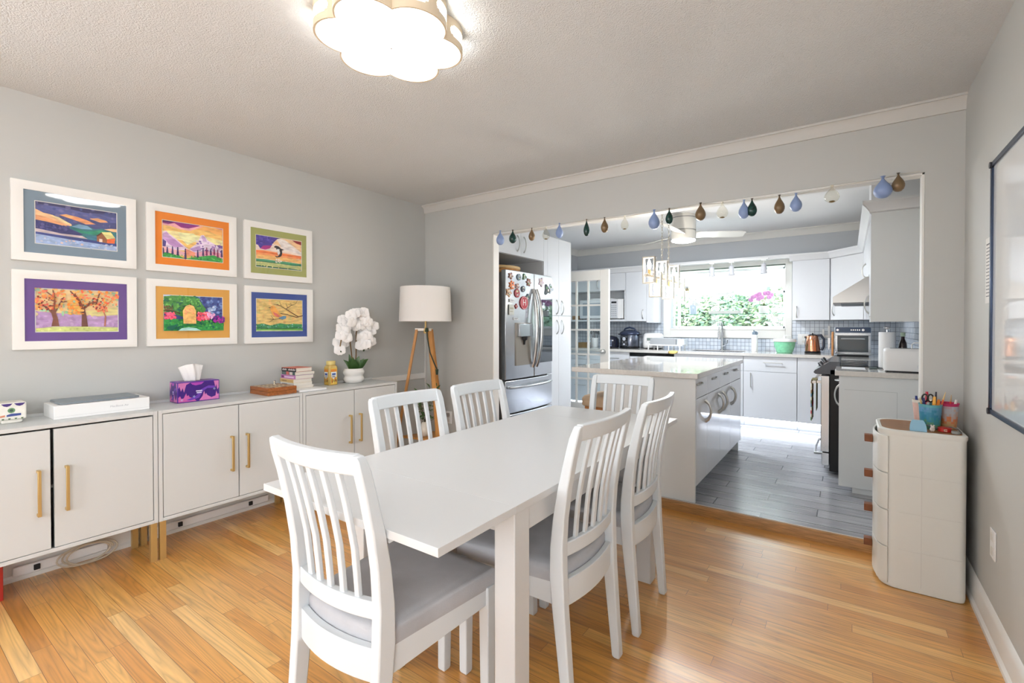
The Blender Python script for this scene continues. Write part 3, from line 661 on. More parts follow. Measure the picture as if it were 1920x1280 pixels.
def art_gate(a):
    r = random.Random(5)
    a.poly([(0, 0), (1, 0), (1, 1), (0, 1)], (62, 82, 150)).dabs(70, .5, .5, 1, 1, .015, .05, [(52, 66, 140), (84, 112, 176), (46, 50, 120), (112, 140, 196), (70, 92, 160)], r).dabs(16, .74, .5, .86, .72, .02, .05, [(150, 176, 216), (190, 200, 226)], r)
    a.poly([(0, .55), (.0, .96), (.14, 1), (.5, 1), (.6, .85), (.7, .62), (.66, .5), (.3, .4)], (72, 148, 62)).dabs(150, 0, .5, .62, .98, .015, .045, [(52, 130, 60), (98, 176, 74), (36, 108, 76), (120, 190, 90), (24, 110, 96), (84, 160, 60)], r).poly([(0, 1), (.13, 1), (.1, .97), (0, .95)], (190, 200, 220))
    a.dabs(30, 0, .58, .14, .7, .012, .03, [(104, 80, 60), (120, 100, 60), (80, 90, 50)], r).stroke([(.0, .56), (.14, .56), (.26, .48)], .03, (80, 70, 46)).stroke([(.42, .78), (.46, .66), (.5, .64)], .02, (60, 50, 40))
    a.poly([(0, .34), (1, .28), (1, 0), (0, 0)], (44, 140, 66)).dabs(110, 0, .02, 1, .3, .015, .04, [(60, 164, 76), (28, 116, 66), (84, 176, 84), (24, 100, 80), (70, 150, 60)], r)
    a.dabs(60, 0, .34, .17, .5, .015, .04, [(226, 84, 122), (240, 110, 150), (200, 60, 96), (232, 96, 110)], r).dabs(80, .52, .3, .74, .52, .015, .04, [(230, 76, 96), (242, 104, 140), (220, 60, 80), (246, 140, 150)], r).dabs(30, .7, .36, .84, .5, .015, .04, [(226, 150, 190), (206, 150, 210), (220, 170, 210)], r).dabs(70, .8, .24, 1, .42, .012, .035, [(150, 30, 140), (186, 50, 160), (110, 40, 140), (90, 40, 120)], r)
    a.poly([(.29, .2), (.28, .56), (.33, .7), (.39, .74), (.46, .7), (.5, .56), (.5, .2)], (226, 178, 106)).dabs(20, .32, .42, .46, .62, .01, .022, [(238, 140, 104), (240, 160, 120)], r).dabs(24, .3, .22, .48, .42, .015, .03, [(232, 186, 116), (220, 168, 100)], r)
    a.poly([(.2, 0), (.26, .07), (.38, .1), (.5, .07), (.58, 0)], (150, 206, 196)).poly([(.22, 0), (.38, .05), (.55, 0)], (172, 214, 206)).stroke([(.22, .12), (.4, .16), (.6, .12)], .025, (20, 110, 60)).dabs(10, .04, .04, .2, .14, .03, .05, [(16, 90, 70)], r)
def art_bird(a):
    r = random.Random(6)
    a.poly([(0, 0), (1, 0), (1, 1), (0, 1)], (222, 192, 118)).dabs(60, 0, .25, 1, 1, .03, .08, [(226, 196, 122), (214, 184, 108), (228, 186, 116), (212, 196, 122), (218, 176, 110)], r)
    a.poly([(0, .2), (.12, .24), (.3, .18), (.5, .25), (.64, .22), (.84, .23), (1, .22), (1, 0), (0, 0)], (58, 142, 88)).dabs(70, 0, .06, 1, .22, .012, .035, [(40, 130, 90), (80, 168, 120), (56, 150, 70), (120, 180, 170), (30, 110, 70)], r).poly([(0, .07), (1, .08), (1, .02), (0, .02)], (96, 168, 70)).stroke([(0, .1), (.5, .085), (1, .1)], .02, (22, 84, 46)).poly([(0, .03), (1, .025), (1, 0), (0, 0)], (196, 206, 160))
    B = (104, 70, 44)
    for p, w, w1 in (([(1, .5), (.9, .46), (.78, .56), (.62, .7)], .035, .02), ([(1, .5), (.86, .44), (.66, .52), (.5, .56)], .032, .02), ([(.62, .7), (.5, .8), (.36, .84)], .02, .01), ([(.62, .7), (.74, .82), (.84, .88), (.88, .99)], .02, .01), ([(.66, .74), (.62, .88)], .014, .008), ([(.52, .8), (.48, .94)], .014, .008), ([(.74, .84), (.72, .9)], .012, .008), ([(.56, .4), (.36, .37), (.22, .38)], .018, .01), ([(.36, .37), (.3, .48)], .014, .008), ([(.36, .37), (.26, .28)], .014, .01), ([(.46, .84), (.4, .82)], .012, .008)): a.stroke(p, w, B, w1)
    a.poly([(.28, .7), (.3, .77), (.35, .8), (.39, .77), (.44, .64), (.52, .5), (.56, .46), (.5, .42), (.4, .44), (.34, .5), (.3, .62)], (238, 166, 76)).poly([(.34, .6), (.42, .56), (.5, .46), (.44, .44), (.38, .48)], (214, 110, 96)).poly([(.46, .42), (.56, .48), (.63, .48), (.62, .4), (.54, .36)], (92, 136, 170)).poly([(.24, .73), (.3, .745), (.29, .715)], (70, 62, 56)).ell(.32, .755, .008, .01, (50, 40, 40))
GS = [(-2.690, 1.145), (-2.690, 1.592), (-2.164, 1.145), (-2.164, 1.592), (-1.635, 1.143), (-1.637, 1.591)]
picture(*GS[1], 'white-framed painting of a lake cabin under dark clouds, slate-blue mat', (120, 138, 152), (0.038, 0.048), art_lake)
picture(*GS[3], 'white-framed painting of purple snowy mountains with trees, orange mat', (226, 130, 36), (0.034, 0.044), art_peaks)
picture(*GS[5], 'white-framed painting of an orca leaping at sunset, olive-green mat', (160, 164, 100), (0.034, 0.044), art_orca)
picture(*GS[0], 'white-framed painting of three autumn trees, purple mat', (98, 66, 138), (0.036, 0.044), art_trees)
picture(*GS[2], 'white-framed painting of a garden gate between pink flowers, ochre mat', (214, 160, 74), (0.038, 0.048), art_gate)
picture(*GS[4], 'white-framed painting of an orange bird on a branch, blue mat', (62, 84, 152), (0.032, 0.042), art_bird)
# ================================================================== ON THE SIDEBOARDS   (tops at .808)
TZ = 0.8085
PIG = paint_mat('printed_card', 0.4, 0.06, 40, (1, 1, 1))
# laptop box and laptop
bx = thing('laptop_box', 'flat white cardboard laptop box lying on the sideboard', 'box', (0.135, -2.41, TZ))
make('carton', MB().box(0.04, -2.590, TZ, 0.245, -2.222, TZ + 0.066), mat('carton_white', (238, 238, 237), 0.5), bx, bevel=0.0015)
make('seam', MB().box(0.244, -2.588, TZ + 0.012, 0.2454, -2.224, TZ + 0.0128), mat('seam_grey', (196, 196, 196), 0.6), bx)
text('lettering', 'MacBook Air', 0.014, mat('print_grey', (196, 196, 198), 0.6), bx, (0.2456, -2.385, TZ + 0.036), (0, 1, 0), (0, 0, 1))
lp = thing('laptop', 'closed grey laptop lying on the flat white box', 'laptop', (0.12, -2.4, TZ + 0.0662))
AL = mat('grey_aluminium', (150, 160, 168), 0.45, metal=0.45)
pr2 = rrect(0.03, -2.568, 0.225, -2.258, 0.012)
make('base', MB().prism([(x, y, TZ + 0.0675) for x, y in pr2], (0, 0, 0.006)), AL, lp, bevel=0.002)
make('lid', MB().prism([(x, y, TZ + 0.0738) for x, y in pr2], (0, 0, 0.004)), AL, lp, bevel=0.002)
make('rubber_foot', MB().cyl((0.05, -2.55, TZ + 0.0662), (0.05, -2.55, TZ + 0.0676), 0.006).cyl((0.2, -2.55, TZ + 0.0662), (0.2, -2.55, TZ + 0.0676), 0.006).cyl((0.05, -2.28, TZ + 0.0662), (0.05, -2.28, TZ + 0.0676), 0.006).cyl((0.2, -2.28, TZ + 0.0662), (0.2, -2.28, TZ + 0.0676), 0.006), RUBBER, lp)
# painted ceramic planter at the picture edge, with a leafy plant behind it
pl = thing('painted_dish', 'small white ceramic box painted with purple scallops, beside the laptop box', 'dish', (0.15, -2.70, TZ))
b = MB(); b.col = lin((236, 232, 222)); b.box(0.1, -2.76, TZ + 0.018, 0.2, -2.672, TZ + 0.098); b.box(0.115, -2.75, TZ, 0.185, -2.682, TZ + 0.018)
make('body', b, PIG, pl, bevel=0.006)
b = MB()
def patch(c, pts, x=0.2007): b.col = lin(c); b.prism([(x, y, z) for y, z in pts], (0.0006, 0, 0))
for y0 in (-2.752, -2.712): patch((72, 52, 122), [(y0, TZ + .094), (y0 + .008, TZ + .084), (y0 + .018, TZ + .08), (y0 + .028, TZ + .084), (y0 + .036, TZ + .094)])
patch((110, 150, 110), [(-2.72 + .012 * math.cos(i * PI / 6), TZ + .062 + .012 * math.sin(i * PI / 6)) for i in range(12)])
patch((70, 90, 80), [(-2.72 + .006 * math.cos(i * PI / 6), TZ + .062 + .006 * math.sin(i * PI / 6)) for i in range(12)], .2014)
patch((70, 84, 150), [(-2.735, TZ + .042), (-2.72, TZ + .047), (-2.69, TZ + .046), (-2.69, TZ + .036), (-2.735, TZ + .034)])
patch((214, 140, 110), [(-2.755, TZ + .04), (-2.74, TZ + .043), (-2.74, TZ + .034), (-2.755, TZ + .032)])
for i in range(4): patch((96, 120, 84), [(-2.75 + .02 * i, TZ + .026), (-2.742 + .02 * i, TZ + .026), (-2.744 + .02 * i, TZ + .02), (-2.75 + .02 * i, TZ + .02)])
make('painted_band', b, PIG, pl)
LEAF = mat('leaf_green', (66, 104, 50), 0.45, vary=0.25, vscale=25)
LEAFL = mat('leaf_light_green', (128, 158, 76), 0.5, vary=0.2, vscale=25)
def leaf(mb, base, tip, w, droop=0.0, n=7, curl=0.25, th=0.0008, shape=1.0, face=(0, 0, 1)):
    base = Vector(base); tip = Vector(tip); d = tip - base; L = d.length
    side = d.cross(Vector(face))
    side = side.normalized() if side.length > 1e-5 else Vector((1, 0, 0))
    up = side.cross(d).normalized()
    rings = []
    for i in range(n + 1):
        k = i / n; ww = w * (math.sin(PI * min(1, 0.06 + 0.94 * k) ** shape) + 0.03)
        c = base + d * k + up * (droop * math.sin(PI * k)) - Vector((0, 0, 1)) * droop * k * k
        rings.append([c - side * ww + up * ww * curl, c - up * th, c + side * ww + up * ww * curl, c + up * th])
    return mb.loft(rings)
t = thing('potted_plant', 'green leaf tips of a plant standing at the picture edge on the laptop sideboard', 'plant', (0.14, -2.87, TZ))
make('pot', MB().lathe([(0.04, 0), (0.05, 0.01), (0.056, 0.08), (0.05, 0.084), (0.046, 0.07)], (0.14, -2.87, TZ), 24), mat('pot_white', (232, 230, 226), 0.35), t)
b = MB()
for i in range(16):
    a = i * 2.4; l = 0.07 + 0.05 * R.random(); h = 0.1 + 0.05 * R.random()
    leaf(b, (0.14, -2.87, TZ + 0.07), (0.14 + l * math.cos(a), -2.87 + l * math.sin(a), TZ + 0.07 + h), 0.012, 0.02)
for z in (0.135, 0.16, 0.12): leaf(b, (0.15, -2.86, TZ + 0.07), (0.2, -2.755, TZ + z), 0.014, 0.015)
make('leaves', b, LEAFL, t, ang=60)
# tissue box
t = thing('tissue_box', 'purple and pink patterned tissue box with a white tissue standing up', 'tissue box', (0.115, -1.96, TZ))
TX, TY, TZ1 = (0.055, 0.168), (-2.07, -1.852), TZ + 0.122
b = MB(); b.col = lin((86, 44, 150)); b.box(TX[0], TY[0], TZ, TX[1], TY[1], TZ1)
make('carton', b, PIG, t, bevel=0.002)
b = MB(); rr = random.Random(11)
class Face:
    def __init__(s, o, u, v, n): s.o = Vector(o); s.u = Vector(u); s.v = Vector(v); s.n = Vector(n).normalized(); s.k = 0
    def poly(s, pts, c): s.k += 1; b.col = lin(c); b.add([s.o + s.u * p[0] + s.v * p[1] + s.n * (0.0004 + 0.00008 * s.k) for p in pts], [tuple(range(len(pts)))])
def cave(f, asp):
    f.poly([(.02, .04), (.98, .04), (.98, .96), (.02, .96)], (64, 28, 122))
    f.poly([(.02, .96), (.3, .96), (.2, .86), (.15, .5), (.12, .72), (.08, .56), (.05, .8), (.02, .7)], (206, 120, 176))
    f.poly([(.3, .95), (.62, .95), (.56, .84), (.42, .8), (.34, .86)], (176, 70, 176)).__class__
    f.poly([(.98, .96), (.86, .96), (.9, .62), (.92, .78), (.95, .5), (.98, .6)], (208, 124, 180))
    f.poly([(.02, .04), (.02, .26), (.06, .34), (.09, .2), (.14, .22), (.2, .46), (.22, .3), (.25, .36), (.28, .24), (.36, .2), (.44, .04)], (206, 96, 166))
    f.poly([(.5, .04), (.58, .24), (.62, .5), (.65, .3), (.67, .38), (.7, .26), (.8, .14), (.9, .2), (.92, .44), (.95, .26), (.98, .3), (.98, .04)], (214, 122, 184))
    f.poly([(.3, .08), (.5, .18), (.6, .5), (.7, .62), (.86, .6), (.9, .7), (.72, .74), (.56, .6), (.44, .3), (.2, .12)], (110, 62, 176))
    for x, y in ((.1, .14), (.38, .26), (.87, .56)):
        for i in range(5):
            a = i * 2 * PI / 5; f.poly([(x + .012 * math.cos(a + .6), y + .012 * asp * math.sin(a + .6)), (x + .042 * math.cos(a), y + .042 * asp * math.sin(a)), (x + .012 * math.cos(a - .6), y + .012 * asp * math.sin(a - .6))], (190, 214, 240))
    for y, w in ((.52, .075), (.43, .06)): f.poly([(.5 - w, y - .025), (.5 + w, y - .025), (.5 + w, y + .03), (.5 - w, y + .03)], (226, 216, 240))
cave(Face((TX[1], TY[0], TZ), (0, TY[1] - TY[0], 0), (0, 0, 0.122), (1, 0, 0)), 1.8)
cave(Face((TX[0], TY[0], TZ), (TX[1] - TX[0], 0, 0), (0, 0, 0.122), (0, -1, 0)), 0.95)
f = Face((TX[0], TY[0], TZ1), (TX[1] - TX[0], 0, 0), (0, TY[1] - TY[0], 0), (0, 0, 1))
f.poly([(.03, .03), (.97, .03), (.97, .97), (.03, .97)], (150, 90, 190)); f.poly([(.5 + .3 * math.cos(i * PI / 8), .5 + .4 * math.sin(i * PI / 8)) for i in range(16)], (60, 40, 90))
make('printed_pattern', b, PIG, t)
rings = []
for k in range(9):
    u = k / 8; hw = .040 + .022 * u ** .7; ring = []; z = TZ1 - .004 + .108 * u
    f = lambda v: (.105 + (.010 + .010 * u) * math.sin(4.6 * v + 1.1 + .9 * u) + .006 * math.sin(9.5 * v + 2 * u), -1.972 + hw * v - .006 * u, z - (.014 * v * v + .008 * max(0, -v)) * u ** 3)
    vs = [-1 + i / 14 for i in range(29)]
    tk = .006 + .007 * math.sin(PI * u)
    ring = [(f(v)[0] + tk * (1 - v ** 4), f(v)[1], f(v)[2]) for v in vs] + [(f(v)[0] - tk * (1 - v ** 4) - .0008, f(v)[1], f(v)[2]) for v in reversed(vs)]
    rings.append(ring)
make('tissue', MB().loft(rings), mat('tissue_white', (240, 239, 237), 0.9), t, ang=80)
# wooden game box
t = thing('game_box', 'wooden folding chess box with an inlaid checked lid on the sideboard', 'game box', (0.2, -1.535, TZ))
WB = mat('game_box_wood', (158, 92, 44), 0.4, vary=0.35, vscale=14, stretch=(1, 6, 14))
make('case', MB().box(0.075, -1.632, TZ, 0.315, -1.445, TZ + 0.026), WB, t, bevel=0.002)
make('lid', MB().box(0.075, -1.632, TZ + 0.0268, 0.315, -1.445, TZ + 0.05), WB, t, bevel=0.002)
b = MB()
for i in range(8):
    for j in range(4):
        b.mi((i + j) % 2); x = 0.09 + i * 0.0262; y = -1.617 + j * 0.0393
        b.box(x, y, TZ + 0.0495, x + 0.026, y + 0.039, TZ + 0.0506)
make('chequered_inlay', b, [mat('maple_inlay', (226, 206, 168), 0.4), mat('walnut_inlay', (112, 74, 44), 0.4)], t)
make('clasp', MB().box(0.19, -1.445, TZ + 0.02, 0.205, -1.441, TZ + 0.034), NICKEL, t)
single('chess_piece', 'tiny pale chess piece standing on the wooden game box', 'chess piece', MB().lathe([(0.008, 0), (0.008, 0.003), (0.004, 0.006), (0.003, 0.014), (0.006, 0.018), (0.004, 0.023), (0.001, 0.025)], (0.13, -1.50, TZ + 0.0508), 14), mat('piece_ivory', (226, 214, 190), 0.4))
single('chess_piece', 'tiny dark chess piece standing on the wooden game box', 'chess piece', MB().lathe([(0.008, 0), (0.008, 0.003), (0.004, 0.006), (0.003, 0.014), (0.006, 0.018), (0.004, 0.023), (0.001, 0.025)], (0.105, -1.485, TZ + 0.0508), 14), mat('piece_dark', (52, 48, 60), 0.4))
# books: spines face the camera side (-y)
PAGE = mat('book_pages', (228, 222, 210), 0.85, bump=0.5, bscale=30, stretch=(1, 1, 60))
def book(label, x0, x1, y0, y1, z0, h, c, spots=(), rz=0.0, cover=None):
    t = thing('book', label, 'book', ((x0 + x1) / 2, (y0 + y1) / 2, z0), 'stack of paperbacks by the game box')
    cv = mat('cover_%d_%d_%d' % c, c, 0.45)
    tc = cv if cover is None else mat('cover_%d_%d_%d' % cover, cover, 0.45, vary=0.15, vscale=30)
    make('pages', MB().box(x0 + 0.002, y0 + 0.002, z0 + 0.0012, x1 - 0.002, y1 - 0.003, z0 + h - 0.0012), PAGE, t)
    b = MB().box(x0, y0, z0, x1, y0 + 0.0014, z0 + h); b.mi(1).box(x0, y0 + 0.0014, z0, x1, y1, z0 + 0.001).box(x0, y0 + 0.0014, z0 + h - 0.001, x1, y1, z0 + h)
    make('cover', b, [cv, tc], t)
    if spots:
        b = MB()
        for u0, u1, v0, v1, cc in spots:
            b.col = lin(cc); b.box(x0 + (x1 - x0) * u0, y0 - 0.0004, z0 + h * v0, x0 + (x1 - x0) * u1, y0 + 0.0002, z0 + h * v1)
        make('spine_print', b, PIG, t)
    t.rotation_euler = (0, 0, rz)
single('folder', 'flat white folder lying under the paperback stack', 'folder', MB().box(0.04, -1.424, TZ, 0.31, -1.225, TZ + 0.012), PLASTW, bevel=0.002)
z = TZ + 0.0122
W0 = (236, 234, 228)
book('white book under the paperback stack, lowest of all', 0.012, 0.208, -1.398, -1.262, z, 0.022, W0, (), 0.03); z += 0.0222
book('thin white book lying second from the bottom of the paperback stack', 0.020, 0.204, -1.402, -1.268, z, 0.019, (226, 224, 220), ((.1, .5, .3, .6, (150, 150, 150)),), 0.0); z += 0.0192
book('cream-spined paperback below the pink one in the stack', 0.016, 0.202, -1.404, -1.270, z, 0.026, (222, 196, 138), ((.05, .95, .25, .75, (212, 176, 110)), (.15, .5, .38, .6, (150, 112, 60))), -0.02); z += 0.0262
book('pink-spined paperback in the middle of the stack', 0.024, 0.206, -1.398, -1.262, z, 0.027, (196, 132, 190), ((.04, .2, .2, .8, (120, 50, 110)), (0.250, 0.284, .3, .62, (238, 226, 238)), (0.300, 0.334, .3, .62, (238, 226, 238)), (0.350, 0.384, .3, .62, (238, 226, 238)), (0.400, 0.434, .3, .62, (238, 226, 238)), (0.450, 0.484, .3, .62, (238, 226, 238)), (0.500, 0.534, .3, .62, (238, 226, 238)), (0.550, 0.584, .3, .62, (238, 226, 238)), (0.600, 0.634, .3, .62, (238, 226, 238)), (0.650, 0.684, .3, .62, (238, 226, 238)), (0.700, 0.734, .3, .62, (238, 226, 238)), (0.750, 0.784, .3, .62, (238, 226, 238)), (0.800, 0.834, .3, .62, (238, 226, 238)), (0.850, 0.884, .3, .62, (238, 226, 238))), 0.03); z += 0.0272
book('teal and salmon spined paperback second from the top of the stack', 0.028, 0.204, -1.396, -1.250, z, 0.024, (70, 92, 92), ((.34, .55, .02, .98, (206, 112, 104)), (.6, .82, .1, .9, (226, 214, 206)), (.04, .3, .3, .6, (110, 130, 130))), -0.01); z += 0.0242
book('black-spined paperback with a salmon cover on top of the stack', 0.030, 0.205, -1.396, -1.274, z, 0.027, (40, 34, 38), tuple((.06 + .045 * i, .06 + .045 * i + (.03 if i % 3 else .022), .28 + .06 * (i % 2), .62 + .07 * ((i * 7) % 3), (226, 222, 222)) for i in range(20) if i not in (7, 8)) + ((.0, 1, .88, 1, (196, 80, 66)),), 0.05, (222, 118, 92))
# gummy jar
t = thing('vitamin_jar', 'yellow-labelled vitamin jar with a gold lid beside the orchid pot', 'jar', (0.10, -1.06, TZ))
jc = (0.10, -1.06)
make('jar_body', MB().loft([[(jc[0] + (x - 0) * s, jc[1] + y * s, TZ + z) for x, y in rrect(-0.038, -0.038, 0.038, 0.038, 0.016)] for z, s in ((0, .9), (.004, 1), (.135, 1), (.148, .86), (.152, .7), (.16, .68))]), mat('jar_amber', (206, 176, 104), 0.2), t, ang=50)
make('lid', MB().lathe([(0.031, 0.156), (0.033, 0.158), (0.033, 0.182), (0.031, 0.185)], (jc[0], jc[1], TZ), 28), mat('lid_gold', (224, 202, 124), 0.4), t)
b = MB(); b.col = lin((226, 182, 74))
def lab(c, u0, u1, v0, v1, k):
    b.col = lin(c)
    for nx, ny in ((1, 0), (0, -1)):
        o = 0.0384 + 0.0002 * k; q = 0.026
        p = lambda u, v: (jc[0] + nx * o - ny * 0 + (0 if nx else (u * 2 - 1) * q), jc[1] + ny * o + ((u * 2 - 1) * q if nx else 0), TZ + v)
        b.add([p(u0, v0), p(u1, v0), p(u1, v1), p(u0, v1)], [(0, 1, 2, 3)])
lab((228, 186, 80), 0, 1, .006, .134, 1); lab((238, 150, 60), .04, .96, .104, .122, 2); lab((236, 238, 242), .08, .92, .062, .102, 3); lab((60, 96, 170), .22, .8, .078, .092, 4); lab((236, 238, 242), .3, .7, .05, .07, 3)
for u, v, r_, c in ((.22, .045, .07, (180, 92, 40)), (.24, .028, .09, (170, 84, 36)), (.7, .05, .08, (206, 110, 40)), (.82, .035, .09, (120, 40, 40)), (.55, .032, .06, (70, 90, 50)), (.4, .02, .1, (232, 206, 110))): lab(c, u - r_, u + r_, v - r_ * .1, v + r_ * .1, 5)
make('printed_label', b, PIG, t)
# orchid
t = thing('potted_orchid', 'white artificial orchid in a rounded white ceramic pot on the sideboard', 'orchid', (0.122, -0.875, TZ))
oc = (0.122, -0.875)
POTW = mat('ceramic_white', (232, 230, 226), 0.25)
make('pot', MB().lathe([(0.052, 0), (0.064, 0.004), (0.078, 0.022), (0.080, 0.036), (0.072, 0.05), (0.069, 0.056), (0.074, 0.064), (0.082, 0.08), (0.080, 0.096), (0.072, 0.108), (0.071, 0.116), (0.064, 0.116), (0.062, 0.1)], (oc[0], oc[1], TZ), 40), POTW, t, ang=60)
make('moss', MB().lathe([(0.063, 0.098), (0.03, 0.106), (0.004, 0.108)], (oc[0], oc[1], TZ), 24), mat('moss_green', (84, 92, 52), 0.9, bump=0.8, bscale=200), t)
LD = mat('orchid_leaf', (62, 96, 48), 0.35, vary=0.2, vscale=20)
for dx, dy, dz, w in ((0.02, -0.105, 0.10, .026), (0.06, -0.05, 0.12, .03), (0.05, 0.015, 0.125, .034), (0.03, 0.115, 0.095, .03), (-0.02, -0.03, 0.14, .026), (0.05, 0.06, 0.10, .028)):
    make('leaf', leaf(MB(), (oc[0] + dx * .15, oc[1] + dy * .15, TZ + 0.1), (oc[0] + dx, oc[1] + dy, TZ + 0.105 + dz), w, 0.014, shape=.62, face=(.8, -.45, .55)), LD, t, ang=60)
STEM = mat('orchid_stem', (128, 98, 56), 0.6)
s1 = [(oc[0], oc[1] - .005, TZ + .1), (oc[0] + .0, oc[1] - .02, TZ + .24), (oc[0] + .01, oc[1] - .045, TZ + .38), (oc[0] + .03, oc[1] - .09, TZ + .46), (oc[0] + .06, oc[1] - .14, TZ + .40), (oc[0] + .07, oc[1] - .165, TZ + .30)]
s2 = [(oc[0], oc[1] + .01, TZ + .1), (oc[0] + .005, oc[1] + .018, TZ + .22), (oc[0] + .005, oc[1] + .02, TZ + .4), (oc[0] + .03, oc[1] + .03, TZ + .5), (oc[0] + .05, oc[1] + .09, TZ + .45), (oc[0] + .06, oc[1] + .10, TZ + .30)]
for s_ in (s1, s2): make('stem', MB().tube(s_, 0.0045, 8), STEM, t, ang=80)
PET = mat('orchid_petal', (244, 243, 242), 0.6)
def flower(mb, c, nrm, r):
    n = Vector(nrm).normalized(); u = n.cross(Vector((0, 0, 1))).normalized(); v = u.cross(n); v = -v if v.z < 0 else v
    c = Vector(c)
    for a, l, w in ((0.12, .98, .74), (PI - .12, .98, .74), (PI / 2, .95, .5), (-2.15, .9, .46), (-1.0, .9, .46)):
        d = u * math.cos(a) + v * math.sin(a); s = n.cross(d)
        ring = []
        K = 9
        for i in range(K + 1):
            k = i / K; ww = r * w * (max(0, 1 - (2 * k - 1.12) ** 2 / 1.26)) ** .5 * (.35 + .65 * min(1, k * 2.2)) + 0.0006
            p = c + d * (r * l * k) + n * (0.2 * r * k * (1 - k) * 2 + (0.003 if w > .5 else 0))
            ring.append([p - s * ww - n * ww * .2, p - s * ww * .5 - n * (.0006 + ww * .05), p - n * .0006, p + s * ww * .5 - n * (.0006 + ww * .05), p + s * ww - n * ww * .2, p + s * ww * .5 + n * (.0012 - ww * .05), p + n * .0012, p - s * ww * .5 + n * (.0012 - ww * .05)])
        mb.loft(ring)
pts = []
for y, z in ((-.168, .285), (-.135, .30), (-.15, .345), (-.115, .335), (-.165, .40), (-.125, .41), (-.09, .385), (-.155, .455), (-.11, .465), (-.12, .52), (-.07, .50), (-.075, .555), (-.03, .53), (.0, .575), (-.02, .47), (.04, .55), (.02, .48), (.085, .56), (.07, .50), (.12, .525), (.11, .465), (.145, .47), (.05, .425), (.105, .415), (.14, .40), (.035, .375), (.085, .365), (.13, .345), (.055, .325), (.1, .31), (.02, .315), (-.14, .43), (-.1, .5), (-.045, .50), (-.05, .57), (.03, .58), (.065, .535), (.02, .515), (.12, .50), (.07, .455), (.125, .43), (-.13, .38), (.065, .395), (-.10, .42), (-.155, .33), (.11, .34)):
    pts.append((oc[0] + 0.045 + R.uniform(-.045, .05), oc[1] + y * .93, TZ + z - .015))
for p in pts:
    b = MB(); flower(b, p, (1, -0.55 + R.uniform(-.6, .6), R.uniform(-.25, .3)), 0.043)
    fl = make('blossom', b, PET, t, ang=75)
b = MB()
for y, z in ((-.15, .26), (-.135, .27), (.05, .26), (.09, .275), (.1, .29)): b.ball((oc[0] + .06, oc[1] + y, TZ + z), 0.008, 8, 6, (1, 1, 1.3))
make('bud', b, mat('bud_green', (60, 78, 44), 0.6), t)

# ================================================================== FLOOR LAMP
lx, ly = 0.345, -0.315
t = thing('floor_lamp', 'tripod floor lamp with wooden legs and a white drum shade in the corner', 'lamp', (lx, ly, 0))
SH = mat('linen_shade', (236, 233, 229), 0.9, bump=0.2, bscale=300, spec=0.1)
n = 56
ringo = lambda r, z: [(lx + r * math.cos(2 * PI * i / n), ly + r * math.sin(2 * PI * i / n), z) for i in range(n)]
make('lamp_shade', MB().loft([ringo(.225, 1.305), ringo(.215, 1.605), ringo(.212, 1.605), ringo(.222, 1.305)], closed=True), SH, t, ang=50)
make('shade_fitter', MB().tube([(lx + .2 * math.cos(a), ly + .2 * math.sin(a), 1.55) for a in (0, PI)], .0025, 6).tube([(lx, ly - .2, 1.55), (lx, ly + .2, 1.55)], .0025, 6).cyl((lx, ly, 1.5), (lx, ly, 1.556), .016), GOLD, t)
make('pole', MB().cyl((lx, ly, 1.22), (lx, ly, 1.5), 0.008).cyl((lx, ly, 1.2), (lx, ly, 1.245), 0.018), GOLD, t)
make('bulb', MB().lathe([(0.012, 1.44), (0.014, 1.46), (0.03, 1.5), (0.026, 1.525), (0.008, 1.54)], (lx, ly, 0), 18), mat('bulb_off', (236, 236, 232), 0.3), t)
rv = Vector((.834, .55, 0)); fv = Vector((-.55, .834, 0))
dirs = [rv * math.cos(u) + fv * math.sin(u) for u in (math.radians(186), math.radians(-51), math.radians(66))]
for d in dirs:
    a = Vector((lx, ly, 1.235)) + d * 0.075; bq = Vector((lx, ly, 0.0)) + d * 0.295
    s_ = Vector((-d.y, d.x, 0)); k = 0.017; u = d * 0.011
    make('leg', MB().hexa([bq - s_ * k - u, bq + s_ * k - u, bq + s_ * k + u, bq - s_ * k + u], [a - s_ * k - u, a + s_ * k - u, a + s_ * k + u, a - s_ * k + u]), OAK, t, bevel=0.003)
br = MB()
for d in dirs: br.hexa(*[[Vector((lx, ly, 0)) + d * r + Vector((-d.y, d.x, 0)) * s * 0.012 + Vector((0, 0, z)) for s, z in ((-1, 1.222), (1, 1.222), (1, 1.245), (-1, 1.245))] for r in (0.0, 0.09)])
make('bracket', br, mat('bracket_white_metal', (214, 208, 196), 0.4, metal=0.3), t, bevel=0.002)
sh = [Vector((lx, ly, 0.285)) + d * 0.235 for d in dirs]
pts = []
for i in range(3):
    p, q = sh[i], sh[(i + 1) % 3]
    for k in range(8): pts.append(p.lerp(q, k / 8) * 0.97 + Vector((lx, ly, 0.285)) * 0.03)
make('shelf', MB().prism(pts, (0, 0, 0.016)), OAK, t, bevel=0.002)
cd = [Vector((lx, ly, z)) + rv * q - fv * w_ for q, z, w_ in ((.035, 1.235, .10), (.045, 1.16, .115), (.075, 1.04, .15), (.115, .95, .17), (.140, .90, .18))]
make('cord', MB().tube(cd, 0.0055, 8), mat('cord_dark_green', (34, 44, 34), 0.7), t, label='dark hanging cord')
make('switch', MB().cyl(cd[-1] + Vector((0, 0, .0)), cd[-1] - Vector((0, 0, .045)), 0.013, 0.009, 12).cyl(cd[0] - Vector((0, 0, .02)), cd[0] + Vector((0, 0, .015)), .016, .012, 10), mat('switch_dark_green', (30, 50, 30), 0.6), t)
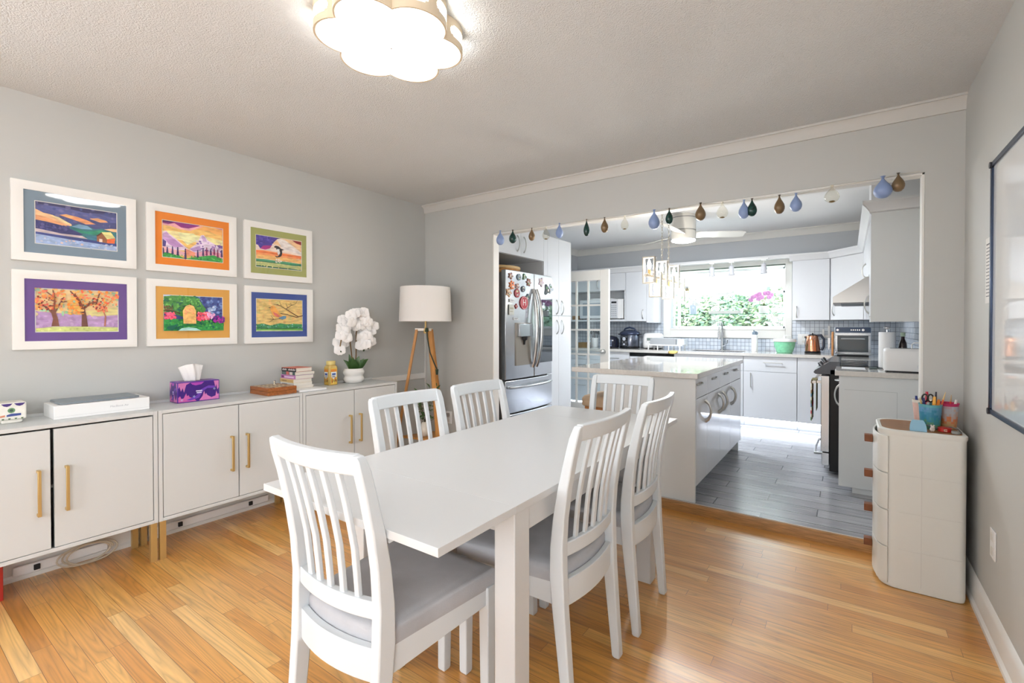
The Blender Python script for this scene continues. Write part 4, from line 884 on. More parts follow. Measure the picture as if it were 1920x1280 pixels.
# plant on the lamp shelf
px, py = lx + .01, ly - .02
t = thing('potted_plant', 'leafy stems in a small white vase on the floor lamp shelf', 'plant', (px, py, 0.3012))
make('vase', MB().lathe([(0.032, 0), (0.05, 0.02), (0.058, 0.05), (0.052, 0.085), (0.03, 0.112), (0.026, 0.125), (0.021, 0.125), (0.02, 0.11)], (px, py, 0.3012), 28), mat('vase_cream', (224, 218, 206), 0.35), t, ang=60)
b = MB(); st = MB()
for i in range(9):
    a = i * 0.7 + .3; l = 0.05 + 0.075 * R.random(); h = 0.14 + 0.2 * R.random()
    p0 = Vector((px, py, 0.41)); p1 = Vector((px + l * math.cos(a), py + l * math.sin(a), 0.41 + h)); st.tube([p0, p0.lerp(p1, .5) + Vector((0, 0, .02)), p1], 0.0018, 5)
    for k in range(7):
        c = p0.lerp(p1, .25 + .12 * k); aa = a + (1.2 if k % 2 else -1.2)
        leaf(b, c, c + Vector((.045 * math.cos(aa), .045 * math.sin(aa), .012 * (k - 2))), 0.012, 0.004)
for k in range(6):
    p = Vector((px, py, .42)).lerp(Vector((px + .16, py + .06, .50)), .3 + .14 * k); leaf(b, p, p + Vector((.02, .035 * (-1) ** k, .03)), 0.01, .003)
st.tube([(px, py, .41), (px + .16, py + .06, .50)], .0018, 5)
make('stems', st, mat('stem_brown', (86, 78, 52), 0.7), t); make('leaves', b, LEAF, t, ang=60)
# outlets on the back wall beside the lamp
def outlet(label, c, n, w=0.072, h=0.116, gang=1):
    n = Vector(n); u = Vector((-n.y, n.x, 0)); c = Vector(c)
    t = thing('wall_outlet', label, 'outlet', c)
    def bx(u0, u1, z0, z1, d0, d1):
        return MB().hexa([c + u * u0 + Vector((0, 0, z0)) + n * d0, c + u * u1 + Vector((0, 0, z0)) + n * d0, c + u * u1 + Vector((0, 0, z1)) + n * d0, c + u * u0 + Vector((0, 0, z1)) + n * d0],
                         [c + u * u0 + Vector((0, 0, z0)) + n * d1, c + u * u1 + Vector((0, 0, z0)) + n * d1, c + u * u1 + Vector((0, 0, z1)) + n * d1, c + u * u0 + Vector((0, 0, z1)) + n * d1])
    make('cover_plate', bx(-w / 2, w / 2, -h / 2, h / 2, 0.0005, 0.006), PLASTW, t, bevel=0.002)
    for s in (-1, 1): make('socket', bx(-.016, .016, s * .028 - .016, s * .028 + .016, 0.005, 0.008), mat('socket_ivory', (226, 224, 218), 0.4), t, bevel=0.003)
    return t
outlet('white wall outlet with a plug in it, beside the floor lamp', (0.318, 0, 0.405), (0, -1, 0))
outlet('white wall outlet half hidden behind the floor lamp', (0.195, 0, 0.415), (0, -1, 0))
outlet('white wall outlet on the plain wall below the whiteboard', (RW, -0.613, 0.388), (-1, 0, 0))
t = thing('plug_lead', 'grey plug and lead hanging from the outlet beside the floor lamp', 'plug', (0.31, -0.02, 0.0))
make('plug', MB().box(0.305, -0.035, 0.415, 0.332, -0.008, 0.447), mat('plug_grey', (150, 148, 144), 0.5), t, bevel=0.004)
make('lead', MB().tube([(0.318, -0.03, 0.418), (0.312, -0.045, 0.36), (0.3, -0.05, 0.2), (0.29, -0.05, 0.05), (0.25, -0.045, 0.006), (0.16, -0.04, 0.006)], 0.004, 6), mat('lead_grey', (190, 188, 182), 0.5), t)

# ================================================================== RIGHT SIDE: whiteboard, notice, drawer tower
t = thing('whiteboard', 'glossy whiteboard in a slim blue-grey frame on the wall', 'whiteboard', (RW, -1.2, 0.92))
Y0, Y1, Z0, Z1 = -2.1, -0.600, 0.922, 1.908
make('board', MB().box(RW - 0.010, Y0, Z0, RW - 0.0005, Y1, Z1), mat('whiteboard_enamel', (232, 234, 234), 0.07, spec=0.8, coat=0.6), t)
fb = MB()
for y0, z0, y1, z1 in ((Y0, Z0 - .012, Y1 + .012, Z0 + .008), (Y0, Z1 - .008, Y1 + .012, Z1 + .012), (Y1 - .008, Z0 + .008, Y1 + .012, Z1 - .008), (Y0 - .012, Z0, Y0 + .008, Z1)): fb.box(RW - 0.018, y0, z0, RW - 0.0004, y1, z1)
make('frame', fb, mat('board_frame_blue', (62, 74, 96), 0.25, metal=0.7), t, bevel=0.003)
cb = MB()
for z in (Z0 - .002, Z1 + .002): cb.cyl((RW - 0.022, Y1 + .003, z), (RW - 0.0004, Y1 + .003, z), 0.013)
make('corner_cap', cb, mat('cap_dark', (40, 40, 46), 0.4), t)
t = thing('paper_notice', 'printed white paper notice taped beside the whiteboard edge', 'notice', (RW, -0.52, 1.37))
ny0, ny1, nz0, nz1 = -0.575, -0.44, 1.36, 1.635
make('sheet', MB().box(RW - 0.0016, ny0, nz0, RW - 0.0006, ny1, nz1), mat('paper_white', (232, 231, 228), 0.8), t)
b = MB()
for i in range(16):
    z = nz1 - 0.03 - i * 0.0145; b.box(RW - 0.0018, ny1 - 0.012, z, RW - 0.0015, ny0 + 0.02 + 0.02 * (i % 3), z + (0.006 if i == 0 else 0.0035))
make('printed_lines', b, mat('print_dark', (110, 112, 118), 0.7), t)

dx0, dx1, dy0, dy1, DT = 3.575, 3.905, -0.372, -0.030, 0.765
t = thing('drawer_tower', 'tall white plastic four-drawer tower with wooden knobs against the wall', 'drawer unit', ((dx0 + dx1) / 2, (dy0 + dy1) / 2, 0))
TOW = mat('tower_plastic', (226, 227, 222), 0.35)
def tower_outline(g=0.0, xf=0.0):
    # front faces -x with big rounded front corners
    x0, x1, y0, y1 = dx0 + g + xf, dx1 - g, dy0 + g, dy1 - g
    p = []
    for cx, cy, r, a in ((x1 - .03, y1 - .03, .03, 0), (x0 + .07, y1 - .07, .07, PI / 2), (x0 + .07, y0 + .07, .07, PI), (x1 - .03, y0 + .03, .03, 1.5 * PI)):
        for i in range(9): u = a + PI / 2 * i / 8; p.append((cx + r * math.cos(u), cy + r * math.sin(u)))
    return p
rg = lambda g, z, xf=0.0: [(x, y, z) for x, y in tower_outline(g, xf)]
make('body', MB().loft([rg(0.012, 0), rg(0.006, 0.004), rg(0.004, 0.02), rg(0.004, DT - 0.03), rg(0.002, DT - 0.022), rg(0.0, DT - 0.018), rg(0.0, DT - 0.004), rg(0.004, DT), rg(0.016, DT), rg(0.018, DT - 0.005)]), TOW, t, ang=40)
make('top_panel', MB().prism([(x, y, DT - 0.0055) for x, y in tower_outline(0.0175)], (0, 0, 0.004)), mat('tower_top_wood', (146, 100, 58), 0.42, vary=0.28, vscale=10, stretch=(1.5, 22, 1)), t, label='dark wood-grain top panel')
hz = [0.018, 0.196, 0.374, 0.552, 0.735]
for i in range(4):
    z0, z1 = hz[i] + 0.003, hz[i + 1] - 0.003
    # bowed drawer front wrapping the two front corners
    pts = []
    N_ = 22
    def fp(k, r):   # k 0..1 around the front from near side to far side
        y0, y1 = dy0 + 0.0, dy1 - 0.0
        # near side strip, corner, front, corner, far strip
        out = []
        for i2 in range(9): u = 1.5 * PI - .45 - (PI / 2 - .45) * i2 / 8; out.append((dx0 + .07 + (.07 + r) * math.cos(u), dy0 + .07 + (.07 + r) * math.sin(u)))
        for i2 in range(1, 6): out.append((dx0 - r - .012 * math.sin(PI * i2 / 6), dy0 + .07 + (dy1 - dy0 - .14) * i2 / 6))
        for i2 in range(9): u = PI - (PI / 2 - .45) * i2 / 8; out.append((dx0 + .07 + (.07 + r) * math.cos(u), dy1 - .07 + (.07 + r) * math.sin(u)))
        return out
    o = fp(0, 0.004); q = fp(0, -0.003)
    rings = []
    for a, c in zip(o, q): rings.append([(a[0], a[1], z0), (a[0], a[1], z1), (c[0], c[1], z1), (c[0], c[1], z0)])
    d = make('drawer', MB().loft(rings), TOW, t, bevel=0.0012, ang=40)
    zk = z1 - 0.05
    make('knob', MB().box(dx0 - 0.052, (dy0 + dy1) / 2 - .02, zk - 0.018, dx0 - 0.0165, (dy0 + dy1) / 2 + .02, zk + 0.018), mat('knob_walnut', (122, 70, 38), 0.45, vary=0.2, vscale=40), d, bevel=0.002, label='square walnut knob')
rb = MB()
for z in hz[1:4]: rb.box(dx0 + 0.08, dy0 + 0.0025, z - 0.0012, dx1 - 0.02, dy0 + 0.0046, z + 0.0012)
for x in (3.74,): rb.box(x - .0012, dy0 + 0.0025, 0.03, x + .0012, dy0 + 0.0046, DT - .04)
make('side_rib', rb, mat('tower_rib', (216, 216, 211), 0.4), t)
# things on the tower
ZT = DT - 0.0013
def cup(label, c, r0, r1, h, cols, lipc, name='pencil_cup', extra=None):
    t = thing(name, label, 'cup', (c[0], c[1], ZT), None)
    b = MB(); n = 28; K = 10; rr = random.Random(label)
    for k in range(K):
        for i in range(n):
            f = lambda kk, ii, dr=0: (c[0] + (r0 + (r1 - r0) * kk / K + dr) * math.cos(2 * PI * ii / n), c[1] + (r0 + (r1 - r0) * kk / K + dr) * math.sin(2 * PI * ii / n), ZT + 0.0002 + h * kk / K)
            pick = cols[min(len(cols) - 1, max(0, int((k / K) * len(cols) + rr.uniform(-.7, .7))))]
            b.col = lin(lipc if (k == K - 1) else pick); b.add([f(k, i), f(k, i + 1), f(k + 1, i + 1), f(k + 1, i)], [(0, 1, 2, 3)])
            b.col = lin(lipc); b.add([f(k, i, -.002), f(k, i + 1, -.002), f(k + 1, i + 1, -.002), f(k + 1, i, -.002)], [(0, 1, 2, 3)])
    b.col = lin(lipc); b.cyl((c[0], c[1], ZT + .0004), (c[0], c[1], ZT + .003), r0 - .001, n=n)
    make('painted_cup', b, PIG, t, ang=60)
    make('rolled_rim', MB().tube([(c[0] + r1 * math.cos(2 * PI * i / 28), c[1] + r1 * math.sin(2 * PI * i / 28), ZT + h) for i in range(28)], 0.0022, 6, closed=True), mat('rim_%d_%d_%d' % lipc, lipc, 0.5), t)
C1, C2, C3 = (3.785, -0.225), (3.858, -0.163), (3.765, -0.137)
cup('blue and green painted paper cup full of pens on the drawer tower', C1, 0.038, 0.045, 0.118, [(96, 150, 120), (60, 140, 150), (52, 130, 160), (84, 146, 178), (100, 150, 190)], (96, 166, 176))
cup('paper cup with a magenta rim and orange pattern on the drawer tower', C2, 0.034, 0.043, 0.122, [(206, 160, 110), (214, 130, 84), (196, 170, 160), (184, 184, 190), (190, 160, 170)], (190, 40, 96))
cup('pale pink paper cup behind the blue cup on the drawer tower', C3, 0.03, 0.042, 0.125, [(214, 176, 164), (220, 184, 172), (222, 190, 180)], (228, 222, 210))
def pen(label, c, tip, z0, z1, r, rgb, cap=None, nm='pen'):
    a = Vector((c[0], c[1], ZT + z0)); q = Vector((tip[0], tip[1], ZT + z1))
    t = thing(nm, label, 'pen' if nm != 'pencil' else 'pencil', a)
    make('barrel', MB().cyl(a, a.lerp(q, .78), r, r, 10), mat('pen_%d_%d_%d' % rgb, rgb, 0.4), t)
    cc = cap or rgb
    make('cap' if nm != 'pencil' else 'tip', MB().cyl(a.lerp(q, .78), q, r * 1.06, r * (.75 if nm != 'pencil' else .3), 10), mat('pen_%d_%d_%d' % cc, cc, 0.4), t)
pen('crimson marker standing in the blue paper cup', (C1[0] - .005, C1[1] + .012), (C1[0] - .01, C1[1] + .03), .012, .175, .0075, (198, 44, 70))
pen('orange marker standing at the front of the blue paper cup', (C1[0] + .006, C1[1] - .02), (C1[0] + .012, C1[1] - .034), .012, .16, .007, (238, 160, 50), (244, 184, 84))
pen('second orange marker leaning in the blue paper cup', (C1[0] + .016, C1[1] - .008), (C1[0] + .03, C1[1] - .016), .012, .145, .007, (236, 140, 40))
pen('thin black pen standing upright in the blue paper cup', (C1[0] + .018, C1[1] + .012), (C1[0] + .024, C1[1] + .02), .012, .178, .0045, (30, 32, 50))
pen('orange pencil leaning out of the blue paper cup', (C1[0] + .02, C1[1] + .004), (C1[0] + .058, C1[1] + .012), .012, .18, .004, (232, 110, 70), (222, 190, 130), 'pencil')
pen('navy pen leaning in the blue paper cup', (C1[0] - .014, C1[1] - .01), (C1[0] - .028, C1[1] - .02), .012, .15, .006, (34, 40, 96))
pen('yellow pencil leaning over the edge of the blue paper cup', (C1[0] - .016, C1[1] + .004), (C1[0] - .04, C1[1] - .006), .012, .15, .004, (226, 190, 70), (214, 180, 120), 'pencil')
pen('navy capped pen in the pale pink cup', (C3[0] - .012, C3[1]), (C3[0] - .026, C3[1] - .004), .012, .145, .006, (40, 56, 130))
pen('red pencil standing in the magenta-rimmed cup', (C2[0] + .002, C2[1] - .004), (C2[0] + .012, C2[1] - .01), .012, .165, .004, (206, 60, 50), (180, 150, 110), 'pencil')
pen('white-capped red pen in the magenta-rimmed cup', (C2[0] + .012, C2[1] + .004), (C2[0] + .032, C2[1]), .012, .14, .006, (190, 40, 50), (236, 232, 226))
t = thing('scissors', 'black-handled scissors standing in the blue paper cup', 'scissors', (C1[0] - .008, C1[1] - .005, ZT + .02))
make('blade', MB().box(C1[0] - .014, C1[1] - .006, ZT + .02, C1[0] - .004, C1[1] - .003, ZT + .128), NICKEL, t)
b = MB()
for s in (-1, 1): b.tube([(C1[0] - .01 + s * .011 + .0105 * math.cos(u), C1[1] - .0045 + s * .002, ZT + .148 + .018 * math.sin(u)) for u in [2 * PI * i / 16 for i in range(16)]], .0035, 6, closed=True)
make('handle', b, BLACK, t)
t = thing('scoop', 'pale blue plastic scoop lying at the edge of the drawer tower', 'scoop', (3.725, -0.33, ZT))
b = MB(); rings = []
for k in range(7):
    u = k / 6; z = ZT + .001 + .05 * u; w = .033 * (1 - .35 * u ** 3)
    rings.append([(3.728 - w, -.352 + .028 * u, z), (3.728 + w, -.352 + .028 * u, z), (3.728 + w * .9, -.346 + .03 * u, z), (3.728 - w * .9, -.346 + .03 * u, z)])
make('bowl', MB().loft(rings).box(3.70, -.345, ZT + .0003, 3.756, -.29, ZT + .006), mat('scoop_blue', (146, 190, 214), 0.35), t, bevel=0.002)
t = thing('tape_measure', 'small red sharpener with pale lettering in front of the cups', 'sharpener', (3.835, -0.275, ZT))
make('case', MB().cyl((3.832, -.278, ZT + .0003), (3.832, -.278, ZT + .02), .026, n=24), mat('sharpener_red', (186, 34, 28), 0.35), t, bevel=0.003)
make('mark', MB().box(3.826, -.3044, ZT + .005, 3.838, -.3036, ZT + .008).box(3.826, -.3044, ZT + .012, 3.838, -.3036, ZT + .015).box(3.826, -.3044, ZT + .005, 3.829, -.3036, ZT + .015), mat('mark_cream', (230, 214, 190), 0.5), t)
t.name = 'sharpener'
t = thing('charging_cable', 'grey cable with a round plug curled around the cups', 'cable', (3.83, -.3, ZT))
make('lead', MB().tube([(3.75, -.25, ZT + .005), (3.745, -.275, ZT + .022), (3.77, -.283, ZT + .024), (3.80, -.29, ZT + .014), (3.86, -.25, ZT + .02), (3.885, -.26, ZT + .012), (3.888, -.3, ZT + .005), (3.875, -.32, ZT + .005)], .003, 6), mat('lead_dark_grey', (110, 112, 112), 0.5), t)
make('plug', MB().cyl((3.866, -.318, ZT + .0003), (3.866, -.318, ZT + .013), .016, n=18), mat('plug_mid_grey', (150, 152, 148), 0.45), t, bevel=.003)
single('mouse_figurine', 'tiny white and pink animal figurine in front of the blue cup', 'figurine', MB().ball((3.783, -.315, ZT + .011), .011, 12, 8, (.9, 1, 1)).ball((3.783, -.323, ZT + .022), .008, 12, 8).ball((3.778, -.321, ZT + .031), .0035, 8, 6).ball((3.788, -.321, ZT + .031), .0035, 8, 6), mat('figurine_white', (226, 214, 206), 0.5))

# ================================================================== BALLOONS ON THE STRING
BAL = [('blue', 0.965, 2.076, 0.0344, 0.119), ('green', 1.096, 2.068, 0.0315, 0.109), ('brown', 1.287, 2.063, 0.0263, 0.101), ('clear', 1.428, 2.054, 0.03, 0.099), ('blue', 1.553, 2.068, 0.0295, 0.113), ('green', 1.79, 2.07, 0.0233, 0.124), ('brown', 1.943, 2.064, 0.0277, 0.11), ('clear', 2.102, 2.056, 0.028, 0.099), ('blue', 2.325, 2.064, 0.0381, 0.13), ('green', 2.427, 2.064, 0.0256, 0.104), ('brown', 2.637, 2.068, 0.0334, 0.113), ('clear', 2.774, 2.053, 0.0352, 0.102), ('blue', 2.902, 2.047, 0.0318, 0.113), ('green', 2.948, 2.05, 0.0291, 0.107), ('brown', 3.1, 2.048, 0.0295, 0.11), ('blue', 3.188, 2.044, 0.0322, 0.105), ('clear', 3.368, 2.059, 0.0382, 0.095), ('blue', 3.601, 2.067, 0.0429, 0.114), ('brown', 3.668, 2.077, 0.0301, 0.097)]   # colour, x, height of the knot, radius, length
BM = {'blue': mat('balloon_blue', (140, 162, 206), 0.3), 'green': mat('balloon_green', (26, 62, 58), 0.12, vary=0.5, vscale=60), 'brown': mat('balloon_bronze', (126, 104, 76), 0.3, metal=0.2), 'clear': glass_mat('balloon_clear', (248, 246, 240), 0.05)}
ORD = ['first', 'second', 'third', 'fourth', 'fifth', 'sixth', 'seventh']
cnt = {}; top = []
ADJ = {'blue': 'powder-blue', 'green': 'dark green marbled', 'brown': 'bronze brown', 'clear': 'clear'}
for c, bx_, bz_, r, h in BAL:
    k = cnt.get(c, 0); cnt[c] = k + 1
    p = Vector((bx_, -0.018, bz_))
    last = {'blue': 5, 'green': 3, 'brown': 4, 'clear': 3}[c]
    t = thing('water_balloon', '%s teardrop balloon, %s %s from the refrigerator end of the string' % (ADJ[c], ORD[k], c), 'balloon', p, 'teardrop balloons along the doorway string')
    prof = [(0.001, -h), (r * .45, -h * .97), (r * .8, -h * .87), (r * .98, -h * .73), (r, -h * .62), (r * .88, -h * .48), (r * .62, -h * .34), (r * .36, -h * .22), (r * .2, -h * .13), (r * .14, -h * .07), (r * .1, -h * .04)]
    y = -max(r, .012) - .006
    make('balloon_skin', MB().lathe(prof, (p.x, y, p.z), 24), BM[c], t, ang=80)
    kn = mat('balloon_knot_pale', (226, 222, 206), 0.4) if c == 'clear' else mat('balloon_knot_dark', (84, 72, 56), 0.5)
    make('knot', MB().lathe([(r * .1, -h * .06), (r * .22, -h * .02), (r * .12, 0.0), (r * .3, h * .035)], (p.x, y, p.z), 10), kn if c != 'blue' else BM['blue'], t)
    if c == 'clear': make('confetti', MB().ball((p.x, y, p.z - h * .93), r * .42, 10, 6, (1, 1, .3)), mat('confetti_brown', (140, 116, 72), 0.8), t)
    top.append(Vector((p.x, -0.012, p.z + h * .02)))
pts = [Vector((OXL + .06, -.004, OZ + .004))]
for a in top: pts.append(a)
pts.append(Vector((OXR - .02, -.004, OZ + .006)))
single('string', 'thin string carrying the balloons along the top of the kitchen opening', 'string', MB().tube(pts, .0012, 5), mat('string_pale', (206, 200, 186), 0.7))
# ================================================================== KITCHEN
K0 = FZ
CTZ = 0.942           # worktop height
def chandle(mb, p, q, out, r=0.005, bulge=0.03):
    """bow handle from p to q standing off along out"""
    p, q, o = Vector(p), Vector(q), Vector(out).normalized()
    pts = [p + (q - p) * (i / 10) + o * (bulge * math.sin(PI * min(1, max(0, i / 10))) ** .6) for i in range(11)]
    mb.tube(pts, [r * 1.5, r * 1.3] + [r] * 7 + [r * 1.3, r * 1.5], 8)
    return mb
def barh(mb, p, q, out, r=0.005, d=0.028):
    p, q, o = Vector(p), Vector(q), Vector(out).normalized(); u = (q - p).normalized()
    mb.cyl(p + o * d - u * .012, q + o * d + u * .012, r, n=10); mb.cyl(p, p + o * d, r * .9, n=8); mb.cyl(q, q + o * d, r * .9, n=8)
    return mb
def cabinet(label, fronts, n, body, m=SATINW, grp=None, hm=NICKEL, name='kitchen_cabinet', extra=None):
    """body: list of boxes; fronts: (kind, box, handle) with handle = (style, p, q)"""
    c = [(min(b[i] for b in body), max(b[i + 3] for b in body)) for i in range(3)]
    t = thing(name, label, 'cabinet', ((c[0][0] + c[0][1]) / 2, (c[1][0] + c[1][1]) / 2, c[2][0]), grp)
    mb = MB()
    for b in body: mb.box(*b)
    make('body', mb, m, t, bevel=0.0015)
    for kind, bxx, h in fronts:
        f = make(kind, MB().box(*bxx), m, t, bevel=0.002)
        if h:
            hb = MB()
            for style, p, q in ([h] if isinstance(h[0], str) else h): (chandle if style == 'bow' else barh)(hb, p, q, n)
            make('handle', hb, hm, f, label='satin nickel handle')
    return t
# ---- refrigerator
FX, FY0, FY1 = 0.745, 0.336, 1.168
t = thing('refrigerator', 'stainless french-door refrigerator covered with magnets', 'refrigerator', (0.36, (FY0 + FY1) / 2, K0))
FS = mat('fridge_side_grey', (104, 98, 92), 0.35, metal=0.6)
make('body', MB().box(0.0, FY0 + 0.005, K0 + 0.02, FX - 0.075, FY1 - 0.005, 1.785), FS, t, bevel=0.006)
ym = 0.797
def fdoor(name, y0, y1, z0, z1, bulge=0.018):
    mb = MB(); rings = []
    for i in range(9):
        k = i / 8; y = y0 + (y1 - y0) * k
        g = (y - (FY0 + FY1) / 2) / ((FY1 - FY0) / 2); xo = FX - bulge * g * g
        rings.append([(FX - .07, y, z0), (xo, y, z0), (xo, y, z1), (FX - .07, y, z1)])
    return make(name, mb.loft(rings), STEEL, t, bevel=0.006, ang=40)
d1 = fdoor('door', FY0, ym - 0.003, 0.748, 1.806); d2 = fdoor('door', ym + 0.003, FY1, 0.748, 1.806)
fr_ = fdoor('freezer_drawer', FY0, FY1, 0.418, 0.735); fr2 = fdoor('freezer_drawer', FY0, FY1, K0 + .05, 0.405)
def fh(y, lean, parent):
    pts = []
    for i in range(15):
        k = i / 14; z = 0.845 + 0.80 * k; b = math.sin(PI * k)
        pts.append((FX + 0.004 + 0.062 * b ** .7, y + lean * b, z))
    make('handle', MB().tube(pts, 0.018, 10, flat=.75), mat('handle_steel', (206, 207, 208), 0.2, metal=1.0), parent)
fh(ym - 0.032, -0.012, d1); fh(ym + 0.032, 0.012, d2)
for p, z in ((fr_, 0.668), (fr2, 0.34)):
    pts = [(FX + .0 + .05 * math.sin(PI * i / 14) ** .5, FY0 + .04 + (FY1 - FY0 - .08) * i / 14, z) for i in range(15)]
    make('handle', MB().tube(pts, 0.015, 10, flat=.8), MATS['handle_steel'], p)
# dispenser in the left door
db = MB().box(FX - 0.018, 0.478, 0.875, FX + 0.0015, 0.735, 1.298)
make('dispenser_recess', db, mat('dispenser_grey', (150, 142, 132), 0.3, metal=0.4), d1, bevel=0.004)
make('dispenser_panel', MB().box(FX - 0.01, 0.505, 1.16, FX + 0.030, 0.735, 1.29), mat('dispenser_face', (176, 180, 184), 0.2, metal=0.8), d1, bevel=0.006)
make('dispenser_spout', MB().lathe([(0.032, 0.03), (0.03, 0.0), (0.012, -.012), (0.008, -.05)], (FX + 0.008, 0.61, 1.13), 16), DARK, d1)
# see-through panel of the right door
make('glass_panel', MB().box(FX - 0.02, 0.885, 0.88, FX + .0008, 1.148, 1.565), mat('fridge_glass', (46, 56, 64), 0.03, spec=1.0, coat=1.0, metal=0.55), d2, bevel=0.003, label='dark mirror-like glass panel')
# magnets: each one lifts off
MG = [('gingerbread-brown star-shaped magnet at the top corner of the refrigerator', 0.475, 1.757, .028, (150, 92, 70), 5), ('blue-grey round fridge magnet in the top row', 0.60, 1.755, .032, (96, 112, 124), 0), ('green tree-shaped fridge magnet in the top row', 0.69, 1.765, .027, (72, 112, 70), 3),
      ('rust and white animal-shaped fridge magnet under the green one', 0.762, 1.715, .034, (140, 84, 64), 6), ('bright orange leaf-shaped fridge magnet', 0.492, 1.667, .037, (226, 116, 40), 7), ('small pink and green fridge magnet beside the orange leaf', 0.575, 1.66, .026, (176, 130, 120), 5), ('slate-blue round fridge magnet', 0.668, 1.64, .03, (92, 98, 110), 0),
      ('tan paw-shaped fridge magnet near the door edge', 0.443, 1.592, .036, (196, 150, 110), 5), ('round crimson fridge magnet with a green flower', 0.57, 1.592, .042, (170, 54, 60), 0), ('dark teal swirl fridge magnet by the handle', 0.742, 1.56, .028, (70, 92, 104), 4),
      ('small red cherry fridge magnet', 0.555, 1.462, .02, (170, 44, 50), 4)]
def magnet(label, y, z, r, rgb, kind):
    y = .336 + (y - .400) * .987; z = 1.2616 + (z - 1.2616) * .985
    g = (y - (FY0 + FY1) / 2) / ((FY1 - FY0) / 2); x = FX - .018 * g * g + .0015
    t = thing('fridge_magnet', label, 'magnet', (x, y, z), 'magnets on the refrigerator door')
    n = 28; pts = []
    for i in range(n):
        a = 2 * PI * i / n; q = 1 if kind == 0 else 1 + .28 * math.cos(kind * a + .5)
        pts.append((x, y + r * q * math.cos(a), z + r * q * math.sin(a) * 1.02))
    make('plaque', MB().prism(pts, (0.006, 0, 0)), mat('magnet_%d_%d_%d' % rgb, rgb, 0.35), t, bevel=0.001)
    rr = random.Random(label); mb = MB()
    for i in range(5):
        a = rr.uniform(0, 2 * PI); mb.col = lin([(232, 222, 208), (60, 60, 62), (96, 150, 90), (214, 190, 150), (236, 230, 224)][i])
        c = (y + r * .45 * math.cos(a), z + r * .45 * math.sin(a)); s = r * rr.uniform(.14, .28)
        mb.prism([(x + .0055, c[0] + s * math.cos(2 * PI * j / 10), c[1] + s * math.sin(2 * PI * j / 10)) for j in range(10)], (0.0012 + .0002 * i, 0, 0))
    make('painted_detail', mb, PIG, t)
for m_ in MG: magnet(*m_)
gx = FX + .001
t = thing('fridge_magnet', 'big round red fridge magnet with a white letter H', 'magnet', (gx, 0.613, 1.497), 'magnets on the refrigerator door')
make('plaque', MB().cyl((gx - .001, .613, 1.497), (gx + .006, .613, 1.497), .066, n=40), mat('magnet_red', (190, 44, 60), 0.35), t, bevel=0.0012)
make('ring', MB().tube([(gx + .006, .613 + .060 * math.cos(2 * PI * i / 36), 1.497 + .060 * math.sin(2 * PI * i / 36)) for i in range(36)], .0016, 6, closed=True), mat('magnet_white', (236, 226, 224), 0.4), t)
text('letter', 'H', 0.088, MATS['magnet_white'], t, (gx + .0064, .613, 1.497), (0, 1, 0), (0, 0, 1), align='CENTER')
magnet('black leaf-shaped magnet at the top of the glass-panelled refrigerator door', 1.12, 1.66, .05, (24, 32, 36), 3)
magnet('pale pink floral magnet at the top of the glass-panelled refrigerator door', 1.0, 1.735, .042, (206, 184, 190), 5)
magnet('pale grey picture magnet at the far top corner of the glass-panelled refrigerator door', 1.2, 1.68, .045, (176, 184, 192), 4)
def note(label, y0, z0, y1, z1, rgb, line):
    y0, y1 = [.336 + (q - .400) * .987 for q in (y0, y1)]; z0, z1 = [1.2616 + (q - 1.2616) * .985 for q in (z0, z1)]
    t = thing('fridge_magnet', label, 'magnet', (FX, (y0 + y1) / 2, z0), 'magnets on the refrigerator door')
    x = FX - .008
    make('card', MB().box(x, y0, z0, x + .008, y1, z1), mat('card_%d_%d_%d' % rgb, rgb, .5), t, bevel=.001)
    make('printed_detail', MB().box(x + .0078, y0 + .008, z0 + (z1 - z0) * .55, x + .0086, y1 - .008, z0 + (z1 - z0) * .72).box(x + .0078, y0 + .008, z0 + (z1 - z0) * .3, x + .0086, y1 - .02, z0 + (z1 - z0) * .38), mat('card_line_%d' % line[0], line, .5), t)
note('white rectangular picture magnet with a cream panel', 0.44, 1.375, 0.515, 1.475, (204, 204, 196), (176, 172, 150))
note('small white car-shaped magnet over the rectangular one', 0.45, 1.50, 0.52, 1.53, (226, 226, 226), (120, 120, 124))
note('little black and white domino magnet over the dispenser', 0.51, 1.325, 0.585, 1.35, (214, 214, 214), (40, 40, 44))
note('thin grey strip magnet beside the handle', 0.715, 1.35, 0.745, 1.44, (176, 178, 190), (130, 132, 142))
# basket on the refrigerator
t = thing('round_box', 'round bark-brown wooden box lying on top of the refrigerator', 'box', (0.40, 0.61, 1.786))
make('wall', MB().lathe([(0.235, 0.0), (0.24, 0.004), (0.24, 0.062), (0.236, 0.066)], (0.40, 0.61, 1.7855), 48), mat('birch_bark', (176, 124, 66), 0.7, vary=0.5, vscale=16, stretch=(1, 1, 4)), t)
make('lid', MB().lathe([(0.244, 0.060), (0.246, 0.066), (0.244, 0.086), (0.238, 0.088)], (0.40, 0.61, 1.7855), 48), mat('box_lid_wood', (214, 178, 124), 0.6, vary=0.15, vscale=12), t)
